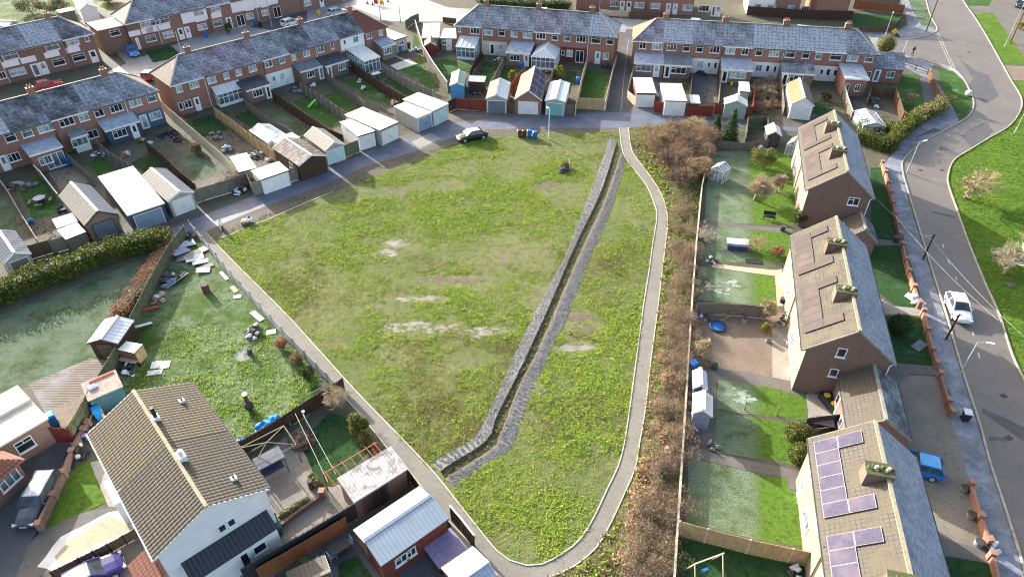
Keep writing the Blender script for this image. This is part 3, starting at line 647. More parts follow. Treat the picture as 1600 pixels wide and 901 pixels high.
tufts('field_turf_blades', FIELD, 42, ['leaf_field', 'leaf_olive', 'leaf_field_dry'], [.55, .4, .05], 'short thin grass between the clumps of the field', (.05, .12), 3, thin_d, seed=77, up=(.1, .7), bunch=.12, holes=[_ditch])
tufts('ditch_grass', DLi + DRi[::-1], 16, ['leaf_olive', 'leaf_field_dry'], [.6, .4], 'brownish rough grass along the bed of the ditch', (.08, .18), 5, seed=9, z0=-.17)

# scrub strip between path and garden fence
SCRUB = PATH_OUT[-17:][::-1] + [(1060, 190), (1125, 215), (1100, 290), (1088, 370), (1080, 500), (1070, 640), (1060, 780), (1052, 905), (860, 908)]
SCRUB = [(982, 200), (988, 237), (1010, 267), (1033, 303), (1043, 340), (1040, 380), (1035, 420), (1028, 480), (1016, 570), (1009, 634), (999, 694), (992, 732), (972, 779), (951, 823), (931, 856), (897, 884), (860, 903), (850, 925), (800, 1100), (1036, 1100), (1050, 925), (1053, 880), (1063, 740), (1072, 600), (1080, 480), (1086, 390), (1096, 300), (1120, 230), (1118, 205), (1050, 196)]
sheet('scrub_strip', SCRUB, 'scrub_ground', 2)
def scrub_d(X, Y):
    return np.clip(.25 + 1.3 * (fnoise(X, Y, .3, 71) - .2), .1, 1), np.clip((fnoise(X, Y, .25, 81) - .45) * 1.5, 0, .4)
tufts('scrub_grass', SCRUB, 22, ['leaf_field', 'leaf_olive', 'twig_brown'], [.5, .4, .1], 'rough mixed grass along the edge of the path', (.1, .3), 6, scrub_d, seed=13)

# ---- gardens right of the scrub
def lawn(pts, mat, lvl=3, jit=.12, name='lawn'): return sheet(name, pts, mat, lvl, jit)
sheet('garden_ground', [(1125, 190), (1250, 200), (1262, 330), (1235, 480), (1240, 600), (1262, 690), (1290, 930), (1050, 930), (1066, 661), (1085, 380), (1095, 290)], 'garden_soil', 2)
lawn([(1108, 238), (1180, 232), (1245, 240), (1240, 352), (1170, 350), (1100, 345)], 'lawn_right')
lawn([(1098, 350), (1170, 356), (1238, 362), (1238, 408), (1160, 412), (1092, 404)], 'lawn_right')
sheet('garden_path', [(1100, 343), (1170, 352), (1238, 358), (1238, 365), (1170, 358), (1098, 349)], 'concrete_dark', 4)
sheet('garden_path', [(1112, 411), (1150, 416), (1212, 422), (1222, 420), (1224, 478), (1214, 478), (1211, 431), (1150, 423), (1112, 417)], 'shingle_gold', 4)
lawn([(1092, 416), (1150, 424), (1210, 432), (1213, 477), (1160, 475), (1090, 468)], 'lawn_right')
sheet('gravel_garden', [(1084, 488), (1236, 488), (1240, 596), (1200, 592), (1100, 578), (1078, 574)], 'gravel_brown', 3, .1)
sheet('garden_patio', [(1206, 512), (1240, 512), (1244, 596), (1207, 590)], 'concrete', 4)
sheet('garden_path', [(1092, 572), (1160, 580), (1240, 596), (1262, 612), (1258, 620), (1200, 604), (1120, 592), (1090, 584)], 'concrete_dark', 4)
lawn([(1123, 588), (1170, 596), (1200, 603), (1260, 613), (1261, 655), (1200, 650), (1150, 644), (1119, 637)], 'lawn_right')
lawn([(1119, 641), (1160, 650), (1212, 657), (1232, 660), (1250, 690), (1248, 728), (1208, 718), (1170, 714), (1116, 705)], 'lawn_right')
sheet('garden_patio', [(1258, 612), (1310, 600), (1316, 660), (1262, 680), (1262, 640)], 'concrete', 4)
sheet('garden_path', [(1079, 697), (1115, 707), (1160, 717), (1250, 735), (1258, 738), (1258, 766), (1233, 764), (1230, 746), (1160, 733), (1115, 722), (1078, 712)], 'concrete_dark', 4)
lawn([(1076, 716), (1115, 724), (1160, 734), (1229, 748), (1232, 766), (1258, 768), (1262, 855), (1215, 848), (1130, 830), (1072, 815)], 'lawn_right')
lawn([(1056, 838), (1160, 862), (1272, 884), (1290, 940), (1330, 1100), (1036, 1100), (1048, 940)], 'lawn_dark')
for x, y in [(1158, 620), (1142, 455), (1125, 450)]:
    c = P(x, y); pts = []
sheet('shed_base', [(1080, 574), (1120, 588), (1116, 700), (1078, 694)], 'concrete_dark', 3)
# front gardens on the road side
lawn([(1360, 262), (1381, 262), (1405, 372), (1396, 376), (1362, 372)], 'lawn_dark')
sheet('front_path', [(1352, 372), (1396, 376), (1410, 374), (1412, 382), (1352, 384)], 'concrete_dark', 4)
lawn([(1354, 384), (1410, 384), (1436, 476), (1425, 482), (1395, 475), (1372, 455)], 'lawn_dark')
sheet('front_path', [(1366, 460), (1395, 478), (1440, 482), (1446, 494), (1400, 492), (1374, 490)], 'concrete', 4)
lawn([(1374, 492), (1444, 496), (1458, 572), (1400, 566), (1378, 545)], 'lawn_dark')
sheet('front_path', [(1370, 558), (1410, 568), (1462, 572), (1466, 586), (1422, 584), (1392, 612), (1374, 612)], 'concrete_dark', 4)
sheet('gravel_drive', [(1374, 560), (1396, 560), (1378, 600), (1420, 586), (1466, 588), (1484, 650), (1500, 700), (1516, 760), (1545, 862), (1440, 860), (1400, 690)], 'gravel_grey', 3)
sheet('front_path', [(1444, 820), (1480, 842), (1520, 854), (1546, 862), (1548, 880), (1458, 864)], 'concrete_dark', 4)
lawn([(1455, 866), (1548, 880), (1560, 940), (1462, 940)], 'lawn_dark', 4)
mb = MB(); c = P(1394, 627); mb.obox((c.x, c.y, .02), (1.1, 1.1, .03), .3, 'concrete'); mb.obox((c.x, c.y, .04), (.6, .6, .02), .3, 'steel_grey')
solo(mb, 'manhole_cover', 'pale square manhole cover set in the gravel drive', 'manhole cover')
# corner garden by the end terrace
lawn([(1410, 115), (1436, 118), (1444, 160), (1440, 182), (1405, 182), (1398, 150)], 'lawn_light_frost', 4)
sheet('garden_path', [(1436, 120), (1448, 124), (1466, 165), (1452, 175), (1444, 160)], 'asphalt_dark', 4)
lawn([(1330, 22), (1408, 24), (1412, 30), (1395, 48), (1335, 50)], 'lawn_dark', 4)
lawn([(1340, -15), (1405, -10), (1405, 12), (1335, 8)], 'lawn_dark', 4)

# ---- left-hand gardens
lawn([(-60, 520), (0, 492), (100, 455), (225, 404), (262, 392), (225, 440), (190, 500), (165, 535), (150, 560), (70, 592), (-60, 640)], 'lawn_frost', 2, .1)
sheet('deck', [(45, 600), (140, 560), (185, 565), (165, 595), (132, 655), (80, 660), (62, 630)], 'deck_boards', 4)
sheet('brick_patio', [(80, 640), (145, 610), (122, 665), (95, 668)], 'gravel_brown', 5)
GARDEN = [(285, 372), (303, 368), (370, 445), (446, 530), (500, 590), (478, 655), (380, 705), (296, 612), (215, 612), (150, 608), (195, 540), (240, 455)]
sheet('rough_garden', GARDEN, 'rough_grass', 2)
def gard_d(X, Y):
    a = P(420, 590); b = P(300, 430); t = ((X - b.x) * (a.x - b.x) + (Y - b.y) * (a.y - b.y)) / (a - b).length_squared
    return np.clip(fnoise(X, Y, .4, 41) * 1.1 - .5 + np.clip(t, -.5, 1.2) * 1.0, .04, 1), np.clip(.45 - t * .5, 0, .5)
tufts('garden_grass', GARDEN, 26, ['leaf_field', 'leaf_field_yellow', 'leaf_olive'], [.75, .2, .05], 'clumpy overgrown grass in the rubbish strewn garden', (.06, .16), 5, gard_d, seed=23)
sheet('patio', [(392, 722), (470, 665), (520, 745), (560, 790), (420, 870), (405, 780)], 'slabs', 3)
sheet('side_passage', [(405, 840), (445, 800), (560, 760), (560, 800), (400, 920), (330, 920)], 'slabs', 2)
lawn([(468, 690), (515, 645), (560, 655), (580, 700), (520, 760), (500, 760)], 'lawn_dark', 4)
lawn([(528, 880), (560, 868), (585, 905), (560, 940), (530, 940)], 'lawn_dark', 4)
sheet('stone_patio', [(480, 860), (560, 820), (640, 905), (640, 950), (480, 950)], 'asphalt_dark', 2)
sheet('stone_patio', [(610, 880), (700, 820), (760, 905), (700, 950), (610, 950)], 'asphalt_dark', 3)
# front of the white house
sheet('close_road', [(-60, 790), (20, 740), (50, 780), (45, 850), (20, 905), (20, 940), (-60, 940)], 'asphalt_dark', 2)
sheet('house_drive', [(15, 760), (30, 700), (90, 680), (118, 690), (105, 740), (62, 830), (45, 850), (50, 790)], 'asphalt_dark', 3)
sheet('front_pavement', [(45, 850), (64, 822), (120, 800), (190, 790), (215, 830), (60, 901), (40, 940), (10, 940)], 'concrete_dark', 3)
lawn([(72, 825), (110, 738), (140, 718), (165, 785)], 'lawn_fresh', 5)
sheet('front_path', [(140, 722), (162, 718), (205, 790), (170, 792)], 'concrete', 5)
sheet('gravel_bed', [(58, 885), (95, 838), (170, 800), (195, 795), (215, 828), (150, 858), (85, 893)], 'felt_white', 4, .1)
sheet('gravel_bed', [(85, 870), (108, 842), (170, 806), (200, 815), (208, 826), (150, 852), (95, 882)], 'shingle_gold', 5, .25)
sheet('house_drive', [(85, 897), (215, 832), (250, 880), (220, 940), (70, 940)], 'gravel_grey', 3)

# repairs and dark patches in the road surface
for i, pts in enumerate([[(1500, 92), (1522, 110), (1545, 118), (1560, 150), (1540, 162), (1512, 140), (1520, 122)], [(1500, 212), (1540, 190), (1552, 206), (1520, 232)], [(1470, 228), (1500, 240), (1496, 246), (1466, 234)], [(1456, 330), (1492, 338), (1493, 341), (1457, 333)], [(1534, 636), (1566, 650), (1600, 668), (1600, 690), (1570, 668), (1534, 645)], [(1545, 682), (1572, 684), (1572, 690), (1546, 688)]]):
    sheet('road_patch', pts, 'asphalt_dark', 4, .25)
for x, y in ((1438, 266), (1472, 266), (1568, 618), (1576, 684), (1514, 82)):
    m_ = MB(); c = P(x, y); m_.obox((c.x, c.y, .02), (.6, .45, .012), .3, 'junk_dark'); structure(m_.build('road_gully'))

def blotches(name, x, y, a, b, mat, seed, z, n=34):
    """a broken patch: many small ragged spots"""
    g_ = random.Random(seed); c = P(x, y); m_ = MB()
    for k in range(n):
        cx, cy = c.x + g_.gauss(0, a * .55), c.y + g_.gauss(0, b * .55); r0 = g_.uniform(.07, .18) + g_.random() ** 3 * .3; ph = g_.random() * 50; pts = []
        for i in range(14):
            t = i / 14 * 6.283; rr = r0 * (1 + 1.1 * mnoise.noise(Vector((math.cos(t) * 1.8 + ph, math.sin(t) * 1.8, seed)))); pts.append((cx + math.cos(t) * rr * 1.4, cy + math.sin(t) * rr * .8, z + k * .0004))
        m_.face(pts, mat)
    structure(m_.build(name))
for i, (x, y, a, b, mt) in enumerate([(655, 514, 4.2, .8, 'mud_pale'), (760, 518, 2.6, .6, 'mud_pale'), (622, 380, .9, .6, 'mud_pale'), (596, 395, 1.2, .4, 'mud_pale'), (700, 438, 3.0, .5, 'mud_brown'), (660, 467, 2.6, .35, 'mud_pale'), (905, 520, 1.6, .9, 'mud_brown'), (893, 545, 1.5, .35, 'mud_pale'), (840, 608, .5, .4, 'mud_pale'), (905, 495, 2.4, 1.1, 'mud_brown'), (640, 300, 3.2, .7, 'mud_brown'), (565, 325, 3.4, .8, 'mud_brown'), (930, 215, 3.5, 1.2, 'mud_brown'), (850, 290, 1.6, .8, 'mud_brown')]):
    blotches('mud_patch', x, y, a, b, mt, i, .012)
for i, (x, y, a, b) in enumerate([(1157, 622, .7, 1.3), (1128, 450, 1.6, 1.2)]): blotches('frost_patch', x, y, a, b, 'frost_white', 40 + i, .022, 20)
GREEN = [(1596, 168), (1573, 200), (1514, 235), (1490, 255), (1483, 293), (1496, 330), (1512, 376), (1538, 440), (1560, 489), (1600, 593), (1640, 650), (1720, 650), (1720, 180)]
tufts('roadside_grass', GREEN, 16, ['leaf_verge', 'leaf_field'], [.75, .25], 'tufted bright green grass on the green beside the road', (.07, .16), 4, seed=47)

# weeds and rough grass between the terrace gardens' lawns and beds
for i, (poly, lab) in enumerate([([(0, 255), (70, 265), (200, 235), (290, 205), (330, 300), (215, 330), (120, 395), (0, 420)], 'dull rough grass and weeds in the gardens of the near left row'),
        ([(275, 178), (420, 150), (600, 90), (690, 195), (640, 205), (510, 255), (385, 300), (340, 300)], 'dull rough grass and weeds in the gardens of the long row'),
        ([(640, 95), (800, 105), (960, 105), (945, 172), (800, 170), (700, 180)], 'dull weeds in the gardens of the terrace beside the alley'),
        ([(995, 120), (1250, 140), (1400, 150), (1390, 200), (1240, 195), (1080, 178), (985, 160)], 'dull weeds in the gardens right of the alley'),
        ([(1105, 205), (1240, 200), (1240, 235), (1110, 236)], 'dull weeds along the lane behind the farthest right garden')]):
    tufts('garden_weeds', poly, 9, ['leaf_dull', 'leaf_olive', 'leaf_bramble'], [.65, .25, .1], lab, (.08, .2), 4, lambda X, Y: (np.clip((fnoise(X, Y, .35, 91) - .38) * 4, .03, 1), np.zeros(len(X))), seed=60 + i)
tufts('verge_grass', [(326, 370), (412, 330), (508, 295), (602, 258), (710, 221), (737, 212), (762, 209), (770, 214), (700, 232), (600, 270), (505, 307), (410, 342), (345, 376)], 14, ['leaf_dull', 'leaf_olive', 'leaf_field'], [.5, .3, .2], 'thin worn grass along the lane verge', (.06, .16), 4, lambda X, Y: (np.clip((fnoise(X, Y, .4, 95) - .4) * 4, .05, 1), np.zeros(len(X))), seed=71)
# ---------------------------------------------------------------- building helpers
class Fr:
    """a local frame standing on the ground: x along A->B, y into the building, z up"""
    def __init__(s, A, B):
        s.o = Vector((A.x, A.y, 0)); d = B - A; d.z = 0; s.L = d.length; s.rz = math.atan2(d.y, d.x)
        s.M = Matrix.Translation(s.o) @ Matrix.Rotation(s.rz, 4, 'Z'); s.I = s.M.inverted()
    def loc(s, px, py, z=0): return s.I @ P(px, py, z)
    def wall(s, px, py, y=0):
        o = s.I @ Vector((0, 0, H)); d = (s.I @ P(px, py, 0)) - o; t = (y - o.y) / d.y; p = o + d * t
        return p.x, p.z
    def side(s, px, py, x=0):
        o = s.I @ Vector((0, 0, H)); d = (s.I @ P(px, py, 0)) - o; t = (x - o.x) / d.x; p = o + d * t
        return p.y, p.z
    def sub(s, x): return s.M @ Vector((x, 0, 0))
def mbox(mb, Mf, u0, u1, o0, o1, z0, z1, mat):
    v = [Mf(u, o, z) for z in (z0, z1) for u, o in ((u0, o0), (u1, o0), (u1, o1), (u0, o1))]
    mb.add(v, [(0, 3, 2, 1), (4, 5, 6, 7), (0, 1, 5, 4), (1, 2, 6, 5), (2, 3, 7, 6), (3, 0, 4, 7)], mat)
def front(y0=0.0): return lambda u, o, z: (u, y0 - o, z)
def xside(x0, s): return lambda u, o, z: (x0 + s * o, u, z)
def back(y0): return lambda u, o, z: (u, y0 + o, z)
def win_frame(mb, Mf, u0, u1, z0, z1, kind='w', fm='upvc'):
    t = .075; w = u1 - u0
    mbox(mb, Mf, u0, u0 + t, .002, .06, z0, z1, fm); mbox(mb, Mf, u1 - t, u1, .002, .06, z0, z1, fm)
    mbox(mb, Mf, u0 + t, u1 - t, .002, .058, z0, z0 + t, fm); mbox(mb, Mf, u0 + t, u1 - t, .002, .058, z1 - t, z1, fm)
    mbox(mb, Mf, u0 - .06, u1 + .06, .002, .13, z0 - .07, z0 - .003, fm)
    if kind in ('w', 'p'):
        if w > 1.3:
            for k in (1 / 3, 2 / 3): mbox(mb, Mf, u0 + w * k - .03, u0 + w * k + .03, .002, .05, z0 + t, z1 - t, fm)
            zt = z0 + (z1 - z0) * .7; mbox(mb, Mf, u0 + t, u0 + w / 3 - .03, .002, .048, zt - .03, zt + .03, fm)
        elif w > .75:
            mbox(mb, Mf, u0 + w * .5 - .03, u0 + w * .5 + .03, .002, .05, z0 + t, z1 - t, fm)
            zt = z0 + (z1 - z0) * .68; mbox(mb, Mf, u0 + t, u0 + w * .5 - .03, .002, .048, zt - .03, zt + .03, fm)
    if kind == 't':
        zt = z0 + (z1 - z0) * .66; mbox(mb, Mf, u0 + t, u1 - t, .002, .05, zt - .03, zt + .03, fm)
        mbox(mb, Mf, u0 + w * .5 - .03, u0 + w * .5 + .03, .002, .048, zt + .03, z1 - t, fm)
    if kind == 'f':
        n = max(2, round(w / .75))
        for k in range(1, n): mbox(mb, Mf, u0 + w * k / n - .045, u0 + w * k / n + .045, .002, .05, z0 + t, z1 - t, fm)
def pane_quad(mb, Mf, u0, u1, z0, z1, mat, o=.02):
    v = [Mf(u0, o, z0), Mf(u1, o, z0), Mf(u1, o, z1), Mf(u0, o, z1)]; mb.add(v, [(0, 1, 2, 3)], mat)
def opening(parent, Mf, u, z, w, h, kind='w', glass='glass_dark', fm='upvc', flat=False):
    """a window or door as a part (frame) with its pane as a sub-part; flat=True puts both into one mesh (already a sub-part)"""
    u0, u1, z0, z1 = u - w / 2, u + w / 2, z - h / 2, z + h / 2
    mb = MB()
    if kind in ('d', 'D'):
        z0 = max(z0, .06); z1 = z0 + h
        mbox(mb, Mf, u0, u1, .002, .05, z0, z1, fm); mbox(mb, Mf, u0 - .07, u1 + .07, .002, .03, z0 - .04, z1 + .07, 'upvc')
        mbox(mb, Mf, u1 - .16, u1 - .12, .05, .1, z0 + h * .48, z0 + h * .54, 'gutter')
        name = 'door'; pz0, pz1 = z0 + h * (.5 if kind == 'd' else .12), z1 - .16; pu0, pu1 = u0 + .2, u1 - .2; po = .056
    else:
        win_frame(mb, Mf, u0, u1, z0, z1, kind, fm); name = 'french_door' if kind == 'f' else 'window'
        pz0, pz1, pu0, pu1, po = z0, z1, u0, u1, .02
    if flat:
        pane_quad(mb, Mf, pu0, pu1, pz0, pz1, glass, po); return mb.build(name, parent)
    o = mb.build(name, parent); m2 = MB(); pane_quad(m2, Mf, pu0, pu1, pz0, pz1, glass, po); m2.build('pane', o); return o
def slope(mb, e0, e1, r0, r1, mat, course=.35, lift=.035, rib=0, amp=.03):
    """a tiled slope between eaves e0-e1 and ridge r0-r1, laid in stepped courses"""
    e0, e1, r0, r1 = map(Vector, (e0, e1, r0, r1)); n = max(1, round(((r0 - e0).length + (r1 - e1).length) / 2 / course))
    nrm = (e1 - e0).cross((r0 if (r0 - e0).length > .01 else r1) - e0)
    if nrm.length < 1e-6: nrm = (e1 - e0).cross(r1 - e0)
    nrm.normalize()
    if nrm.z < 0: nrm = -nrm
    ax = (e1 - e0).normalized(); up = nrm.cross(ax)
    vs, fs, uv = [], [], []
    for k in range(n):
        a0, a1 = e0.lerp(r0, k / n), e1.lerp(r1, k / n); b0, b1 = e0.lerp(r0, (k + 1) / n), e1.lerp(r1, (k + 1) / n)
        m = max(1, int((a1 - a0).length / rib * 4)) if rib else 1
        o = len(vs)
        for i in range(m + 1):
            t = i / m; pa, pb = a0.lerp(a1, t), b0.lerp(b1, t); h = amp * (0, .7, 1, .7)[i % 4] if rib else 0
            u = (pa - e0).dot(ax); v0 = (pa - e0).dot(up); u2 = (pb - e0).dot(ax); v1 = (pb - e0).dot(up)
            vs += [pa + nrm * .002, pa + nrm * (lift + h), pb + nrm * (.004 + h)]; uv += [(u, v0), (u, v0 + .001), (u2, v1)]
        for i in range(m):
            j = o + 3 * i; fs += [(j, j + 3, j + 4, j + 1), (j + 1, j + 4, j + 5, j + 2)]
    mb.add(vs, fs, mat, uv)
def chimney(parent, x, y, zr, sx=.9, sy=.6, h=.9, mat='brick_red', pots=2):
    mb = MB(); mb.box(x - sx / 2, y - sy / 2, zr - .7, x + sx / 2, y + sy / 2, zr + h - .16, mat)
    mb.box(x - sx / 2 - .06, y - sy / 2 - .06, zr + h - .158, x + sx / 2 + .06, y + sy / 2 + .06, zr + h, mat, 'concrete')
    o = mb.build('chimney', parent)
    for k in range(pots):
        mp = MB(); px = x + (k - (pots - 1) / 2) * sx / max(1, pots) * .8
        mp.tube([(px, y, zr + h), (px, y, zr + h + .35)], [.13, .1], 8, 'terracotta'); mp.build('chimney_pot', o)
    return o
GL = ['glass_dark', 'glass_dark', 'glass_mid', 'glass_pale']
def flat_ext(parent, x0, x1, d, hf, hb, wall, roof, wins=(), fr=None, name='extension', y1=0.0, fascia='upvc'):
    """single-storey extension standing out d metres from the wall at y=y1, roof falling from hb to hf"""
    mb = MB(); y0 = y1 - d
    mb.face([(x0, y0, 0), (x1, y0, 0), (x1, y0, hf), (x0, y0, hf)], wall)
    mb.face([(x0, y1, 0), (x0, y0, 0), (x0, y0, hf), (x0, y1, hb)], wall); mb.face([(x1, y0, 0), (x1, y1, 0), (x1, y1, hb), (x1, y0, hf)], wall)
    e = mb.build(name, parent); m2 = MB(); o = .18; k = (hb - hf) / d
    a, b = y0 - o, y1 - .004; za, zb = hf - k * o, hb
    m2.add([(x0 - o, a, za), (x1 + o, a, za), (x1 + o, b, zb), (x0 - o, b, zb), (x0 - o, a, za + .12), (x1 + o, a, za + .12), (x1 + o, b, zb + .12), (x0 - o, b, zb + .12)],
           [(0, 3, 2, 1), (4, 5, 6, 7), (1, 2, 6, 5), (3, 0, 4, 7)], roof)
    m2.box(x0 - o, a - .04, za - .1, x1 + o, a - .002, za + .13, fascia)
    m2.build('roof', e)
    for (u, z, w, h, kd, g) in wins: opening(e, front(y0), u, z, w, h, kd, g, flat=True)
    return e
def conservatory(parent, x0, x1, d, hf, hb, roof='poly_roof', y1=0.0, hip=False, dwarf=.0, name='conservatory'):
    mb = MB(); y0 = y1 - d; n = max(3, round((x1 - x0) / .8)); m = max(2, round(d / .8))
    if dwarf: mb.box(x0, y0, 0, x1, y1 - .01, dwarf, 'upvc')
    for i in range(n + 1):
        x = x0 + (x1 - x0) * i / n; mb.box(x - .045, y0 - .045, 0, x + .045, y0 + .045, hf, 'upvc')
    for j in range(1, m + 1):
        y = y0 + d * j / m
        for x in (x0, x1): mb.box(x - .045, y - .045, 0, x + .045, min(y + .045, y1 - .01), hf + (hb - hf) * (0 if hip else j / m), 'upvc')
    for z in (.06, hf * .72, hf):
        mb.bar((x0, y0, z), (x1, y0, z), .07, .09, 'upvc'); mb.bar((x0, y0, z), (x0, y1 - .01, z), .07, .09, 'upvc'); mb.bar((x1, y0, z), (x1, y1 - .01, z), .07, .09, 'upvc')
    c = mb.build(name, parent); g = MB()
    g.quad((x0 + .02, y0 + .01, .05), (x1 - .02, y0 + .01, .05), (x1 - .02, y0 + .01, hf), (x0 + .02, y0 + .01, hf), 'glass_mid')
    for x in (x0 + .01, x1 - .01): g.quad((x, y0 + .02, .05), (x, y1 - .02, .05), (x, y1 - .02, hf), (x, y0 + .02, hf), 'glass_pale')
    g.build('glazing', c); r = MB(); o = .15
    if hip:
        xm, ym = (x0 + x1) / 2, y0 + (x1 - x0) / 2 * .8; e = [(x0 - o, y0 - o, hf), (x1 + o, y0 - o, hf), (x1 + o, y1, hf), (x0 - o, y1, hf)]; ap, bp = (xm, min(ym, y1 - .3), hb), (xm, y1 - .01, hb)
        r.face([e[0], e[1], ap], roof); r.face([e[1], e[2], bp, ap], roof); r.face([e[3], e[0], ap, bp], roof)
        for p in (e[0], e[1]): r.bar(p, ap, .09, .09, 'upvc')
        r.bar(ap, bp, .1, .12, 'upvc')
    else:
        r.quad((x0 - o, y0 - o, hf + .06), (x1 + o, y0 - o, hf + .06), (x1 + o, y1 - .01, hb + .06), (x0 - o, y1 - .01, hb + .06), roof)
        for i in range(n + 1):
            x = x0 - o + (x1 - x0 + 2 * o) * i / n; r.bar((x, y0 - o, hf + .08), (x, y1 - .02, hb + .08), .06, .07, 'upvc')
        r.bar((x0 - o, y0 - o, hf + .04), (x1 + o, y0 - o, hf + .04), .1, .12, 'upvc')
    r.build('roof', c); return c

def gable_roof(parent, L, D, he, hr, m_front, m_back, over=.3, gover=.15, course=.35, rib=0, amp=.03, ridge='ridge_tile', verge='upvc', name='roof', yr=None, ends=(1, 1)):
    """roof with ridge along x; front slope faces -y"""
    yr = D / 2 if yr is None else yr; mb = MB(); x0, x1 = -gover, L + gover; kf = (hr - he) / yr; kb = (hr - he) / (D - yr)
    slope(mb, (x0, -over, he - over * kf), (x1, -over, he - over * kf), (x0, yr, hr), (x1, yr, hr), m_front, course, rib=rib, amp=amp)
    slope(mb, (x1, D + over, he - over * kb), (x0, D + over, he - over * kb), (x1, yr, hr), (x0, yr, hr), m_back, course, rib=rib, amp=amp)
    mb.bar((x0, yr, hr + .05), (x1, yr, hr + .05), .24, .12, ridge)
    for x in [v for v, k_ in zip((x0 + .02, x1 - .02), ends) if k_]:
        mb.bar((x, -over, he - over * kf - .06), (x, yr - .02, hr - .07), .05, .16, verge); mb.bar((x, D + over, he - over * kb - .06), (x, yr + .02, hr - .07), .05, .16, verge)
    mb.bar((x0, -over - .05, he - over * kf - .02), (x1, -over - .05, he - over * kf - .02), .1, .1, verge if verge == 'upvc' else 'gutter')
    mb.bar((x0, D + over + .05, he - over * kb - .02), (x1, D + over + .05, he - over * kb - .02), .1, .1, 'gutter')
    return mb.build(name, parent)
def gable_walls(L, D, he, hr, wall, yr=None, mb=None):
    yr = D / 2 if yr is None else yr; mb = mb or MB()
    mb.face([(0, 0, 0), (L, 0, 0), (L, 0, he), (0, 0, he)], wall); mb.face([(L, D, 0), (0, D, 0), (0, D, he), (L, D, he)], wall)
    mb.face([(L, 0, 0), (L, D, 0), (L, D, he), (L, yr, hr - .03), (L, 0, he)], wall); mb.face([(0, D, 0), (0, 0, 0), (0, 0, he), (0, yr, hr - .03), (0, D, he)], wall)
    return mb

